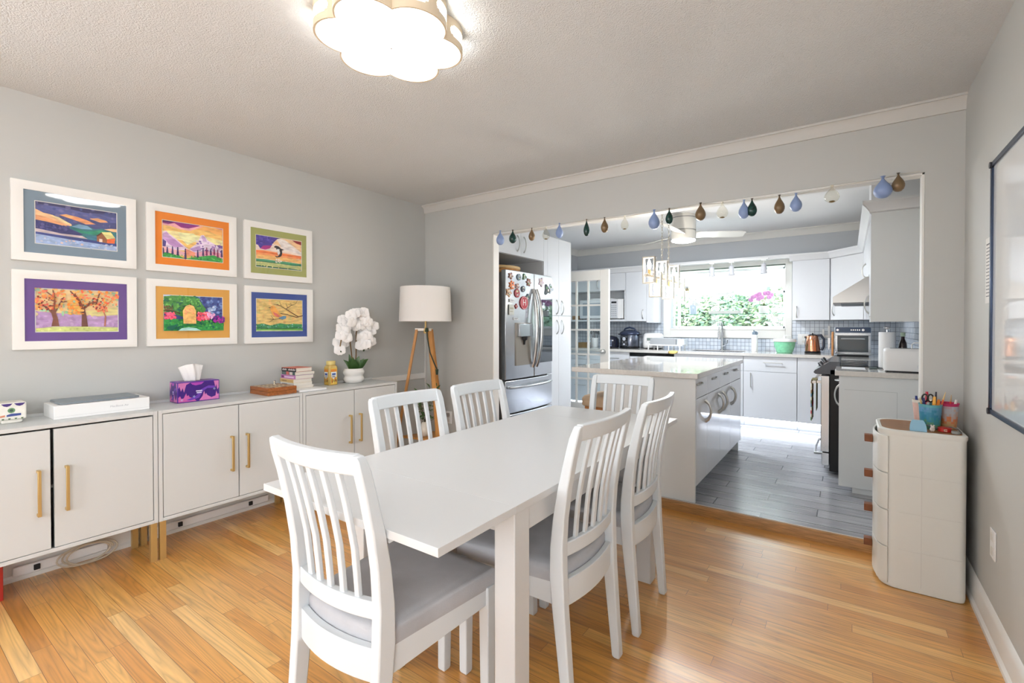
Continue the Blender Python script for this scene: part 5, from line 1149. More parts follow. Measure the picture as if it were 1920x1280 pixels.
# cabinet above the refrigerator, pantry, side panel
PX = 0.60
cabinet('gloss white two-door wall cabinet above the refrigerator',
        [('door', (PX - 0.02, 0.388, 1.992, PX, 0.757, 2.40), ('bow', (PX, 0.70, 2.035), (PX, 0.70, 2.20))), ('door', (PX - 0.02, 0.760, 1.992, PX, 1.198, 2.40), ('bow', (PX, 0.815, 2.035), (PX, 0.815, 2.20)))],
        (1, 0, 0), [(-0.2, 0.388, 1.99, PX - 0.022, 1.198, 2.40)], GLOSSW)
hx = PX + .001
cabinet('tall gloss white pantry cabinet with four doors next to the refrigerator',
        [('door', (PX - 0.02, 1.278, 1.390, PX, 1.522, 2.29), ('bow', (hx, 1.470, 1.403), (hx, 1.470, 1.572))), ('door', (PX - 0.02, 1.525, 1.390, PX, 1.812, 2.29), ('bow', (hx, 1.587, 1.400), (hx, 1.587, 1.565))),
         ('door', (PX - 0.02, 1.278, K0 + .1, PX, 1.522, 1.386), ('bow', (hx, 1.476, 1.172), (hx, 1.476, 1.335))), ('door', (PX - 0.02, 1.525, K0 + .1, PX, 1.812, 1.386), ('bow', (hx, 1.587, 1.171), (hx, 1.587, 1.336)))],
        (1, 0, 0), [(-0.2, 1.276, K0 + .1, PX - 0.022, 1.815, 2.295), (-0.2, 1.276, K0, PX - .07, 1.815, K0 + .1), (PX - .022, 1.200, K0, PX, 1.276, 2.295), (-0.2, 1.200, K0, PX - .024, 1.276, 2.295)], GLOSSW, name='pantry_cabinet')
# ---- french door, standing open
w = bpy.data.objects.new('door_1', None); COL.objects.link(w); w['kind'] = 'structure'; w.location = (0.6, 2.05, K0); OFF[w.name] = Vector(w.location)
DX0, DX1, DY0, DY1, DZ0, DZ1 = 0.262, 1.006, 2.03, 2.068, K0 + .012, 1.962
fb = MB().box(DX0, DY0, DZ0, DX0 + .115, DY1, DZ1).box(DX1 - .115, DY0, DZ0, DX1, DY1, DZ1).box(DX0 + .115, DY0, DZ1 - .125, DX1 - .115, DY1, DZ1).box(DX0 + .115, DY0, DZ0, DX1 - .115, DY1, DZ0 + .22)
make('door_frame', fb, mat('door_paint', (228, 227, 223), 0.35), w, bevel=.003)
mu = MB(); gx0, gx1, gz0, gz1 = DX0 + .115, DX1 - .115, DZ0 + .22, DZ1 - .125
for i in (1, 2): x = gx0 + (gx1 - gx0) * i / 3; mu.box(x - .011, DY0 + .004, gz0, x + .011, DY1 - .004, gz1)
for i in range(1, 5): z = gz0 + (gz1 - gz0) * i / 5; mu.box(gx0, DY0 + .0055, z - .011, gx1, DY1 - .0055, z + .011)
make('muntins', mu, MATS['door_paint'], w)
for i in range(3):
    for j in range(5):
        x0 = gx0 + (gx1 - gx0) * i / 3; x1 = gx0 + (gx1 - gx0) * (i + 1) / 3; z0 = gz0 + (gz1 - gz0) * j / 5; z1 = gz0 + (gz1 - gz0) * (j + 1) / 5
        make('door_pane', MB().box(x0 + .011, DY0 + .017, z0 + .011, x1 - .011, DY0 + .021, z1 - .011), GLASS, w)
kb = MB().cyl((DX1 - .065, DY0 - .006, .952), (DX1 - .065, DY0, .952), .03, n=24).cyl((DX1 - .065, DY0 - .045, .952), (DX1 - .065, DY0, .952), .011, n=14)
kb.ball((DX1 - .065, DY0 - .052, .952), .026, 18, 10, (1, .8, 1)).cyl((DX1 - .065, DY0 - .04, .952), (DX1 - .15, DY0 - .046, .956), .006, .005, 10)
make('door_knob', kb, NICKEL, w)
# ---- island
IX0, IX1, IY0, IY1 = 1.925, 2.587, 0.040, 1.650
t = thing('kitchen_island', 'white gloss kitchen island cabinet with four drawers and four doors', 'cabinet', (2.26, 0.85, K0))
make('body', MB().box(IX0, IY0 + .02, K0 + .105, IX1 - .022, IY1 - .02, CTZ - .037).box(IX0, IY0 + .02, K0, IX1 - .085, IY1 - .02, K0 + .105), SATINW, t)
make('end_panel', MB().box(IX0 - .005, IY0, K0, IX1, IY0 + .019, CTZ - .037), PANEL, t, bevel=.0015)
make('end_panel', MB().box(IX0, IY1 - .019, K0 + .1, IX1, IY1, CTZ - .037).box(IX0, IY1 - .019, K0, IX1 - .02, IY1, K0 + .1), PANEL, t, bevel=.0015)
ys = [0.061, 0.362, 0.770, 1.165, 1.629]; hy = [0.137, 0.560, 0.981, 1.368]; ch = [0.302, 0.708, 0.842, 1.182]
for i in range(4):
    d = make('drawer', MB().box(IX1 - .02, ys[i] + .0015, 0.766, IX1, ys[i + 1] - .0015, CTZ - .040), GLOSSW, t, bevel=.0015)
    make('handle', chandle(MB(), (IX1, hy[i] - .065, .862), (IX1, hy[i] + .065, .862), (1, 0, 0), .0055, .024), NICKEL, d, label='satin nickel bow handle')
    d = make('door', MB().box(IX1 - .02, ys[i] + .0015, K0 + .108, IX1, ys[i + 1] - .0015, 0.762), GLOSSW, t, bevel=.0015)
    make('handle', chandle(MB(), (IX1, ch[i], .575), (IX1, ch[i], .725), (1, 0, 0), .010, .042), NICKEL, d, label='thick satin nickel C-shaped handle')
single('island_worktop', 'pale polished stone worktop overhanging the kitchen island', 'worktop', MB().box(1.632, 0.018, CTZ - .0365, 2.607, 1.675, CTZ), COUNTER, bevel=.003)
# stool under the overhang
t = thing('counter_stool', 'wooden counter stool with a tan seat tucked under the island overhang', 'stool', (1.70, .60, K0))
TAN = mat('stool_tan', (196, 170, 142), 0.8)
make('seat', MB().loft([[(x, y, z) for x, y in rrect(1.70 - .2 * s, .60 - .2 * s, 1.70 + .2 * s, .60 + .2 * s, .05)] for z, s in ((.57, .96), (.58, 1), (.635, 1), (.655, .93), (.66, .8))]), TAN, t, ang=60)
make('seat_frame', MB().box(1.53, .43, .515, 1.87, .77, .569), mat('stool_wood', (176, 112, 52), .5), t, bevel=.003)
for sx in (-1, 1):
    for sy in (-1, 1): make('leg', MB().hexa([(1.70 + sx * .18 + a, .60 + sy * .18 + b_, K0) for a, b_ in ((-.014, -.014), (.014, -.014), (.014, .014), (-.014, .014))], [(1.70 + sx * .145 + a, .60 + sy * .145 + b_, .52) for a, b_ in ((-.018, -.018), (.018, -.018), (.018, .018), (-.018, .018))]), MATS['stool_wood'], t)
make('footrest', MB().box(1.54, .438, .2, 1.86, .456, .225).box(1.54, .744, .2, 1.86, .762, .225), MATS['stool_wood'], t)

# ---- back run
BY = 2.872; BB = KY - .002
g = 'base cabinets along the window wall'
def base(label, x0, x1, fronts, hollow=False):
    bd = [(x0, BY + .021, K0 + .1, x1, BB, CTZ - .037)] if not hollow else [(x0, BY + .021, K0 + .1, x0 + .018, BB, CTZ - .037), (x1 - .018, BY + .021, K0 + .1, x1, BB, CTZ - .037), (x0 + .018, BY + .021, K0 + .1, x1 - .018, BB, K0 + .118), (x0 + .018, BB - .01, K0 + .118, x1 - .018, BB, CTZ - .037)]
    cabinet(label, fronts, (0, -1, 0), bd + [(x0, BY + .07, K0, x1, BB, K0 + .1)], SATINW, g, name='base_cabinet')
F = lambda k, x0, x1, z0, z1, h=None: (k, (x0 + .0015, BY, z0, x1 - .0015, BY + .02, z1), h)
zb, zm, zt = K0 + .103, 0.722, CTZ - .04
base('white drawer base cabinet seen through the glass door panes', -0.19, 0.50, [F('drawer', -0.19, .50, .78, zt, ('bar', (.08, BY, .835), (.24, BY, .835))), F('drawer', -0.19, .50, .47, .777, ('bar', (.08, BY, .70), (.24, BY, .70))), F('drawer', -0.19, .50, zb, .467, ('bar', (.08, BY, .40), (.24, BY, .40)))])
base('white drawer base cabinet between the glass door and the dishwasher', 0.503, 0.925, [F('drawer', .503, .925, .76, zt, ('bar', (.60, BY, .815), (.766, BY, .815))), F('drawer', .503, .925, .45, .757, ('bar', (.60, BY, .68), (.766, BY, .68))), F('drawer', .503, .925, zb, .447, ('bar', (.60, BY, .38), (.766, BY, .38)))])
t = thing('dishwasher', 'white-fronted dishwasher with a black control strip under the worktop', 'dishwasher', (1.24, BY + .3, K0))
make('tub', MB().box(.93, BY + .03, K0 + .08, 1.545, BB, CTZ - .038), DSTEEL, t)
make('front_panel', MB().box(.931, BY - .006, K0 + .1, 1.544, BY + .028, .848), SATINW, t, bevel=.003)
make('kick_plate', MB().box(.935, BY + .07, K0, 1.54, BY + .5, K0 + .08), SATINW, t)
make('control_strip', MB().box(.931, BY - .002, .852, 1.544, BY + .028, CTZ - .039), BLACK, t, bevel=.002)
base('white two-door sink base cabinet under the window', 1.549, 2.395, [F('panel', 1.549, 2.395, zm + .003, zt), F('door', 1.549, 1.972, zb, zm, ('bar', (1.93, BY, .55), (1.93, BY, .69))), F('door', 1.972, 2.395, zb, zm, ('bar', (2.014, BY, .55), (2.014, BY, .69)))], True)
base('white base cabinet with a drawer over a door, under the salad spinner', 2.398, 2.968, [F('drawer', 2.398, 2.968, zm + .003, zt, ('bar', (2.63, BY, .835), (2.81, BY, .835))), F('door', 2.398, 2.968, zb, zm, ('bar', (2.482, BY, .545), (2.482, BY, .695)))])
base('plain white corner base cabinet beside the range', 2.971, 3.375, [F('door', 2.971, 3.33, zb, zt)])
LED = mat('led_strip', (255, 255, 255), .5, emit=(235, 243, 255), estr=12.0)
t = thing('led_strip', 'white light strip under the base cabinets along the floor', 'light strip', (1.6, BY + .055, K0 + .09))
make('diffuser', MB().box(-.1, BY + .045, K0 + .088, 3.3, BY + .06, K0 + .098), LED, t)
# worktop with sink cut-out (L-shaped: window wall and range wall)
RX = 3.400   # front of the range-side cabinets
SX0, SX1, SY0, SY1 = 1.72, 2.36, 2.965, 3.36
wt = MB()
for b in ((-.245, BY - .025, SX0, BB), (SX1, BY - .025, RW - .002, BB), (SX0, BY - .025, SX1, SY0), (SX0, SY1, SX1, BB), (RX - .028, 2.055, RW - .002, BY - .025)): wt.box(b[0], b[1], CTZ - .0365, b[2], b[3], CTZ)
single('corner_worktop', 'pale stone worktop running under the kitchen window into the corner', 'worktop', wt, COUNTER)
t = thing('kitchen_sink', 'steel undermount sink set into the worktop below the window', 'sink', (2.04, 3.16, CTZ - .2))
sk = MB().box(SX0 + .001, SY0 + .001, CTZ - .2, SX0 + .006, SY1 - .001, CTZ - .004).box(SX1 - .006, SY0 + .001, CTZ - .2, SX1 - .001, SY1 - .001, CTZ - .004).box(SX0 + .006, SY0 + .001, CTZ - .2, SX1 - .006, SY0 + .006, CTZ - .004).box(SX0 + .006, SY1 - .006, CTZ - .2, SX1 - .006, SY1 - .001, CTZ - .004).box(SX0 + .001, SY0 + .001, CTZ - .206, SX1 - .001, SY1 - .001, CTZ - .2)
make('basin', sk, STEEL, t)
make('drain', MB().cyl((2.04, 3.16, CTZ - .2), (2.04, 3.16, CTZ - .196), .045), DSTEEL, t)
t = thing('faucet', 'tall satin steel kitchen faucet in front of the window', 'faucet', (2.035, 3.415, CTZ))
fc = MB().cyl((2.035, 3.415, CTZ), (2.035, 3.415, CTZ + .014), .03, n=24).cyl((2.035, 3.415, CTZ + .012), (2.035, 3.415, CTZ + .24), .019, .017, 20)
make('body', fc, STEEL, t)
pts = [(2.035, 3.415, CTZ + .22)] + [(2.035 + .0, 3.415 - .09 + .09 * math.cos(a), CTZ + .29 + .09 * math.sin(a)) for a in [PI * i / 12 for i in range(13)]] + [(2.035, 3.235, CTZ + .24)]
make('spout', MB().tube(pts, .0115, 12), STEEL, t)
make('spray_head', MB().cyl((2.035, 3.235, CTZ + .245), (2.035, 3.235, CTZ + .15), .015, .018, 16), STEEL, t)
make('lever', MB().tube([(2.05, 3.41, CTZ + .06), (2.085, 3.4, CTZ + .075), (2.105, 3.39, CTZ + .1), (2.11, 3.385, CTZ + .14)], [.012, .008, .007, .008], 10), STEEL, t)
t.rotation_euler = (0, 0, 0)
# ---- wall cabinets on the window wall
UY = 3.155; UB, UT = 1.335, 2.045
g2 = 'wall cabinets around the kitchen window'
t = cabinet('white wall cabinet with an open microwave niche behind the glass door',
        [('door', (-.19, UY, 1.795, .345, UY + .02, UT), ('bow', (.30, UY, 1.83), (.30, UY, 1.96))), ('door', (.348, UY, 1.795, .742, UY + .02, UT), None)],
        (0, -1, 0), [(-.19, UY + .021, 1.79, .745, KY - .002, UT), (-.19, UY + .002, UB, .745, KY - .002, UB + .03), (-.19, UY + .002, UB + .03, -.17, KY - .002, 1.79), (.725, UY + .002, UB + .03, .745, KY - .002, 1.79), (-.17, KY - .012, UB + .03, .725, KY - .009, 1.79)], SATINW, g2, name='wall_cabinet')
t = cabinet('white wall cabinet with one bow-handled door beside the window, next to the microwave niche',
        [('door', (.749, UY, UB + .002, 1.062, UY + .02, UT), ('bow', (1.012, UY, 1.372), (1.012, UY, 1.50)))],
        (0, -1, 0), [(.748, UY + .021, UB, 1.065, KY - .002, UT), (1.065, UY, UB - .02, 1.172, KY - .002, UT + .01)], SATINW, g2, name='wall_cabinet')
cabinet('white wall cabinet with one door on the range side of the window',
        [('door', (2.893, UY, UB + .002, 3.272, UY + .02, UT), ('bow', (2.937, UY, 1.368), (2.937, UY, 1.50)))],
        (0, -1, 0), [(2.890, UY + .021, UB, 3.275, KY - .012, UT)], SATINW, g2, name='wall_cabinet')
# diagonal corner cabinet
t = thing('wall_cabinet', 'white diagonal corner wall cabinet beside the range hood', 'cabinet', (3.6, 3.2, UB), g2)
UXF = 3.585
cp = [(3.277, UY + .02), (UXF + .02, 2.835), (RW - .012, 2.835), (RW - .012, KY - .012), (3.277, KY - .012)]
make('body', MB().prism([(x, y, UB) for x, y in cp], (0, 0, UT - UB)), SATINW, t)
a = Vector((3.281, UY - .001, 0)); bq = Vector((UXF + .003, 2.838, 0)); u = (bq - a).normalized(); nn = Vector((u.y, -u.x, 0))
p = [a + u * .004, bq - u * .004]
d = make('door', MB().hexa([q + Vector((0, 0, z)) for q in p for z in (UB + .002, UT - .002)][:2] + [p[1] + Vector((0, 0, UT - .002)), p[1] + Vector((0, 0, UB + .002))], [v + nn * -.018 for v in ([p[0] + Vector((0, 0, UB + .002)), p[0] + Vector((0, 0, UT - .002)), p[1] + Vector((0, 0, UT - .002)), p[1] + Vector((0, 0, UB + .002))])]), GLOSSW, t, bevel=.0015)
make('handle', chandle(MB(), p[0] + u * .05 + Vector((0, 0, UB + .05)), p[0] + u * .05 + Vector((0, 0, UB + .2)), nn, .005, .03), NICKEL, d)
# cabinets over the range side
cabinet('white wall cabinet over the range hood', [('door', (UXF, 2.02, 1.67, UXF + .018, 2.83, UT - .002), None), ('door', (UXF, 1.262, 1.67, UXF + .018, 2.017, UT - .002), ('bow', (UXF, 1.98, 1.70), (UXF, 1.98, 1.83)))],
        (-1, 0, 0), [(UXF + .02, 1.26, 1.665, RW - .012, 2.832, UT)], SATINW, g2, name='wall_cabinet')
t = cabinet('white wall cabinet end panel above the paper towels, closest to the dining room', [('door', (UXF, .842, UB + .002, UXF + .018, 1.255, UT - .002), ('bow', (UXF, 1.215, 1.36), (UXF, 1.215, 1.5)))],
        (-1, 0, 0), [(UXF + .02, .86, UB, RW - .012, 1.257, UT)], SATINW, g2, name='wall_cabinet')
make('end_panel', MB().box(UXF - .004, .84, 1.294, RW - .003, .858, UT + .012), PANEL, t, bevel=.001)
make('light_rail', MB().box(UXF + .004, .858, 1.294, UXF + .022, 1.257, UB), PANEL, t)
# cornice on the wall cabinets
cpf = [(0, 0), (-.012, .006), (-.016, .02), (-.04, .05), (-.055, .062), (-.055, .078), (.03, .078), (.03, 0)]
def cornice(mb, p, q, n, m0=(0, 0), m1=(0, 0)):
    p, q, n = Vector(p), Vector(q), Vector(n); u = (q - p).normalized()
    r0 = [p - n * a + Vector((0, 0, z)) + u * (m0[0] * -a) for a, z in cpf]; r1 = [q - n * a + Vector((0, 0, z)) - u * (m1[0] * -a) for a, z in cpf]
    return mb.loft([r0, r1])
CO = mat('cornice_white', (226, 227, 229), .4)
struct('trim_9', cornice(MB(), (-.19, UY, UT + .001), (1.172, UY, UT + .001), (0, -1, 0)), CO)
mb = MB()
cornice(mb, (2.86, UY, UT + .001), (3.277, UY, UT + .001), (0, -1, 0), (0, 0), (-.4, 0)); cornice(mb, (3.277, UY, UT + .001), (UXF, 2.837, UT + .001), (-.72, -.694, 0), (.4, 0), (-.4, 0))
cornice(mb, (UXF, 2.837, UT + .001), (UXF, .84, UT + .001), (-1, 0, 0), (.4, 0), (-1, 0)); cornice(mb, (UXF, .84, UT + .013), (RW - .002, .84, UT + .013), (0, -1, 0), (-1, 0), (0, 0))
struct('trim_10', mb, CO)
# duct chase from the hood cabinet to the ceiling
struct('trim_11', MB().box(3.60, 1.45, UT + .081, RW, 1.85, KZ), mat('chase_white', (228, 230, 233), .4), bevel=.004)
# hood
t = thing('range_hood', 'stainless range hood under the wall cabinet', 'hood', (3.6, 1.66, 1.45))
h0, h1 = 1.30, 2.02
make('canopy', MB().loft([[(3.345, h0, 1.452), (RW - .012, h0, 1.452), (RW - .012, h1, 1.452), (3.345, h1, 1.452)], [(3.345, h0, 1.500), (RW - .012, h0, 1.500), (RW - .012, h1, 1.500), (3.345, h1, 1.500)], [(3.57, h0 + .02, 1.655), (RW - .012, h0 + .02, 1.655), (RW - .012, h1 - .02, 1.655), (3.57, h1 - .02, 1.655)]]), mat('hood_steel', (204, 202, 198), .35, metal=.7), t, bevel=.002)
make('filter', MB().box(3.40, h0 + .04, 1.446, 3.86, h1 - .04, 1.4515), DSTEEL, t)
# ---- range side base units
t = cabinet('white base cabinet with a plain end panel at the opening to the dining room', [('drawer', (RX - .0, .862, .79, RX + .019, 1.243, CTZ - .04), ('bow', (RX, 1.0, .85), (RX, 1.12, .85))), ('door', (RX, .862, K0 + .103, RX + .019, 1.243, .787), ('bow', (RX, .90, .68), (RX, .90, .83)))],
        (-1, 0, 0), [(RX + .02, .86, K0 + .1, RW - .01, 1.245, CTZ - .037), (RX + .08, .86, K0, RW - .01, 1.245, K0 + .1), (RX - .003, .84, K0 + .045, RW - .003, .859, CTZ - .037)], PANEL, None, name='base_cabinet')
make('panel_seam', MB().box(RX + .03, .8385, .805, 3.735, .8402, .8075).box(3.7325, .8385, K0 + .06, 3.735, .8402, .805), mat('seam_pale_grey', (186, 190, 190), .5), t)
single('end_worktop', 'short pale worktop with the white toaster, between the opening and the range', 'worktop', MB().box(RX - .028, .815, CTZ - .0365, RW - .003, 1.247, CTZ), COUNTER, bevel=.003)
# ---- range
t = thing('kitchen_range', 'slide-in stainless and black cooking range', 'range', (3.62, 1.65, K0))
G0, G1 = 1.252, 2.048
make('body', MB().box(3.33, G0, K0 + .03, RW - .01, G1, CTZ - .03), mat('range_black_side', (17, 16, 18), .3, spec=.3), t, bevel=.003)
make('oven_door', MB().box(3.268, G0 + .004, .24, 3.328, G1 - .004, .86), STEEL, t, bevel=.004)
make('oven_window', MB().box(3.2665, G0 + .1, .38, 3.27, G1 - .1, .72), BLACK, t)
make('drawer', MB().box(3.275, G0 + .004, K0 + .07, 3.328, G1 - .004, .232), STEEL, t, bevel=.004)
make('door_handle', MB().cyl((3.215, G0 + .05, .80), (3.215, G1 - .05, .80), .013, n=14).box(3.215, G0 + .07, .79, 3.27, G0 + .095, .81).box(3.215, G1 - .095, .79, 3.27, G1 - .07, .81), MATS['handle_steel'], t)
make('drawer_handle', MB().tube([(3.275, G0 + .1, .20), (3.225, G0 + .12, .195), (3.215, (G0 + G1) / 2, .19), (3.225, G1 - .12, .195), (3.275, G1 - .1, .20)], .011, 10), MATS['handle_steel'], t)
make('control_panel', MB().prism([(3.215, G0, .885), (3.225, G0, .905), (3.33, G0, .975), (3.40, G0, .975), (3.40, G0, .872), (3.23, G0, .872)], (0, G1 - G0, 0)), mat('range_dark_steel', (74, 76, 80), .3, metal=.9), t, bevel=.003)
make('display', MB().hexa([(3.2415, G0 + .2, .9175), (3.318, G0 + .2, .9685), (3.318, G1 - .2, .9685), (3.2415, G1 - .2, .9175)], [(3.2402, G0 + .2, .9195), (3.3167, G0 + .2, .9705), (3.3167, G1 - .2, .9705), (3.2402, G1 - .2, .9195)]), BLACK, t)
make('cooktop', MB().box(3.345, G0 + .002, CTZ - .028, RW - .012, G1 - .002, CTZ + .008), BLACK, t, bevel=.003)
mb = MB()
for x, y in ((3.5, 1.46), (3.5, 1.84), (3.77, 1.46), (3.77, 1.84)): mb.tube([(x + .09 * math.cos(2 * PI * i / 32), y + .09 * math.sin(2 * PI * i / 32), CTZ + .0085) for i in range(32)], .0012, 4, closed=True)
make('burner_ring', mb, DSTEEL, t)
kb = MB()
for y in (1.32, 1.39, 1.91, 1.98): kb.cyl((3.27, y, .938), (3.252, y, .965), .018, .015, 16)
make('knobs', kb, DSTEEL, t)
t = thing('tea_towel', 'patterned tea towel hanging over the oven door handle', 'towel', (3.21, 1.42, .5))
TW = paint_mat('towel_print', .9, .2, 90, (1, 1, 1)); mb = MB()
rr = random.Random(5)
for k in range(12):
    z0 = .815 - .34 * k / 12; z1 = .815 - .34 * (k + 1) / 12
    for i in range(8):
        y0 = 1.30 + .2 * i / 8; y1 = 1.30 + .2 * (i + 1) / 8
        mb.col = lin(rr.choice([(214, 206, 180), (190, 60, 70), (96, 130, 150), (206, 190, 150), (150, 120, 80), (226, 220, 204), (80, 110, 70)]))
        w_ = lambda y, z: .006 * math.sin(y * 60) * (1 if z < .8 else .2)
        mb.hexa([(3.1985 + w_(y0, z0), y0, z0), (3.1985 + w_(y1, z0), y1, z0), (3.1985 + w_(y1, z1), y1, z1), (3.1985 + w_(y0, z1), y0, z1)], [(3.1965 + w_(y0, z0), y0, z0), (3.1965 + w_(y1, z0), y1, z0), (3.1965 + w_(y1, z1), y1, z1), (3.1965 + w_(y0, z1), y0, z1)])
make('front_fold', mb, TW, t, ang=70)
make('back_fold', MB().box(3.232, 1.30, .56, 3.235, 1.50, .815).box(3.197, 1.30, .8145, 3.235, 1.50, .8175), mat('towel_olive', (120, 112, 70), .9), t)
# ---- things on the worktops
W = CTZ + .0003
t = thing('microwave_oven', 'white microwave oven in the niche of the wall cabinet', 'microwave', (.36, 3.32, UB + .03))
mz = UB + .0305
make('case', MB().box(-.02, 3.172, mz + .012, .70, 3.47, mz + .30), PLASTW, t, bevel=.006)
make('door', MB().box(-.015, 3.156, mz + .018, .50, 3.172, mz + .294), mat('micro_door', (226, 230, 234), .25), t, bevel=.004)
make('door_window', MB().box(.04, 3.154, mz + .06, .44, 3.158, mz + .25), mat('micro_glass', (150, 164, 176), .12), t)
make('control_panel', MB().box(.505, 3.158, mz + .018, .62, 3.172, mz + .294), mat('micro_panel', (216, 218, 222), .35), t, bevel=.002)
make('display', MB().box(.52, 3.156, mz + .24, .60, 3.159, mz + .265), DARK, t)
kb = MB()
for r in range(6):
    for c in range(3): kb.box(.52 + .03 * c, 3.1565, mz + .05 + .03 * r, .54 + .03 * c, 3.159, mz + .062 + .03 * r)
make('buttons', kb, mat('button_grey', (170, 176, 184), .4), t)
ft = MB()
for x in (.02, .66):
    for y in (3.19, 3.45): ft.cyl((x, y, mz), (x, y, mz + .013), .012, n=12)
make('feet', ft, RUBBER, t)
single('folded_cloth', 'white folded cloth lying on top of the microwave', 'cloth', MB().loft([[(x, y, z) for x, y in rrect(.13, 3.2, .5, 3.42, .02)] for z in (mz + .3005, mz + .318)] + [[(x, y, mz + .322) for x, y in rrect(.15, 3.22, .48, 3.40, .02)]]), mat('cloth_white', (226, 228, 230), .9))
t = thing('storage_crate', 'tan box beside the microwave in the cabinet niche', 'box', (-.1, 3.3, mz))
make('carton', MB().box(-.165, 3.19, mz, -.04, 3.42, mz + .06), mat('crate_tan', (160, 124, 84), .7), t, bevel=.002); make('lid', MB().box(-.167, 3.188, mz + .06, -.038, 3.422, mz + .24), mat('crate_white', (214, 216, 218), .6), t, bevel=.002)
# multi cooker
mcx, mcy = .80, 3.19
t = thing('multi_cooker', 'black and steel electric pressure cooker on the worktop', 'pressure cooker', (mcx, mcy, W))
make('housing', MB().lathe([(.115, 0), (.135, .008), (.137, .03), (.137, .19), (.132, .2)], (mcx, mcy, W), 40), mat('cooker_steel', (108, 114, 128), .22, metal=.9), t)
make('base_ring', MB().lathe([(.138, .004), (.14, .006), (.14, .03), (.138, .032)], (mcx, mcy, W), 40), BLACK, t)
make('lid', MB().lathe([(.148, .2), (.15, .206), (.148, .222), (.13, .244), (.08, .262), (.01, .268)], (mcx, mcy, W), 40), mat('lid_blue_black', (60, 68, 92), .25, metal=.5), t)
make('lid_handle', MB().tube([(mcx - .095, mcy, W + .25), (mcx - .07, mcy - .01, W + .285), (mcx, mcy - .012, W + .305), (mcx + .07, mcy - .01, W + .285), (mcx + .095, mcy, W + .25)], .013, 10), mat('cooker_blue', (44, 56, 84), .35), t)
pn = MB()
for i in range(8):
    a0 = -PI / 2 - .62 + .78 * i / 8; a1 = -PI / 2 - .62 + .78 * (i + 1) / 8
    pn.hexa([(mcx + r * math.cos(a), mcy + r * math.sin(a), W + z) for a, z, r in ((a0, .035, .139), (a1, .035, .139), (a1, .185, .139), (a0, .185, .139))], [(mcx + r * math.cos(a), mcy + r * math.sin(a), W + z) for a, z, r in ((a0, .035, .142), (a1, .035, .142), (a1, .185, .142), (a0, .185, .142))])
make('control_panel', pn, DARK, t)
ct = MB()
for i, (a, z, r) in enumerate(((-.23, .062, .014), (-.23, .14, .026))): 
    aa = -PI / 2 + a; d_v = Vector((math.cos(aa), math.sin(aa), 0)); ct.cyl(Vector((mcx, mcy, W + z)) + d_v * .140, Vector((mcx, mcy, W + z)) + d_v * .1455, r, n=18)
for z in (.05, .08, .1, .165):
    for a in (-.5, -.36, -.1, .04): aa = -PI / 2 + a; d_v = Vector((math.cos(aa), math.sin(aa), 0)); s_ = Vector((-d_v.y, d_v.x, 0)); c = Vector((mcx, mcy, W + z)) + d_v * .1415; ct.hexa([c - s_ * .006, c + s_ * .006, c + s_ * .006 + Vector((0, 0, .004)), c - s_ * .006 + Vector((0, 0, .004))], [v + d_v * .002 for v in (c - s_ * .006, c + s_ * .006, c + s_ * .006 + Vector((0, 0, .004)), c - s_ * .006 + Vector((0, 0, .004)))])
make('dial_and_buttons', ct, mat('panel_white', (214, 220, 232), .4), t)
make('side_handle', MB().box(mcx - .172, mcy - .03, W + .196, mcx - .135, mcy + .03, W + .212).box(mcx + .135, mcy - .03, W + .196, mcx + .172, mcy + .03, W + .212), DARK, t, bevel=.004)
# dark appliance left of it, cords
t = thing('slow_cooker', 'dark rounded appliance beside the pressure cooker at the glass door edge', 'appliance', (.49, 3.2, W))
make('body', MB().lathe([(.1, 0), (.12, .01), (.13, .07), (.122, .13), (.09, .165), (.03, .18), (.005, .182)], (.49, 3.2, W), 36), mat('appliance_navy', (34, 38, 54), .25), t)
ct = MB()
for i in range(4):
    for j in range(3): ct.box(.50 + .022 * j, 3.068 + .003 * i, W + .03 + .026 * i, .514 + .022 * j, 3.09, W + .044 + .026 * i)
make('buttons', ct, mat('button_pale_blue', (140, 156, 190), .4), t)
make('cord', MB().tube([(.585, 3.22, W + .11), (.60, 3.14, W + .13), (.62, 3.06, W + .06), (.63, 3.02, W + .01), (.60, 2.98, W + .005), (.55, 3.0, W + .005)], .004, 6), RUBBER, t)
# utensil jars and box behind the glass door
t = thing('utensil_crock', 'white crock of dark utensils behind the glass door panes', 'utensil holder', (.18, 3.25, W))
make('crock', MB().lathe([(.05, 0), (.055, .005), (.058, .14), (.052, .145), (.048, .02)], (.20, 3.25, W), 24), mat('crock_white', (226, 228, 230), .3), t)
ut = MB()
for dx, dy, l in ((-.05, 0, .14), (-.02, .02, .18), (.02, -.02, .16), (.05, .01, .13)): ut.tube([(.20 + dx * .3, 3.25 + dy * .3, W + .03), (.20 + dx, 3.25 + dy, W + .14 + l * .5)], .006, 6); ut.ball((.20 + dx * 1.1, 3.25 + dy, W + .15 + l * .55), .022, 10, 6, (1, .4, 1.4))
make('utensils', ut, mat('utensil_dark', (40, 50, 58), .4), t)
t = thing('utensil_crock', 'wooden block of dark-handled knives behind the glass door panes', 'knife block', (.345, 3.24, W)); t.name = 'knife_block'
make('block', MB().prism([(.31, 3.3, W), (.31, 3.19, W), (.31, 3.17, W + .09), (.31, 3.25, W + .17), (.31, 3.31, W + .13)], (.085, 0, 0)), mat('block_wood', (176, 150, 108), .5, vary=.1), t, bevel=.003)
ut = MB()
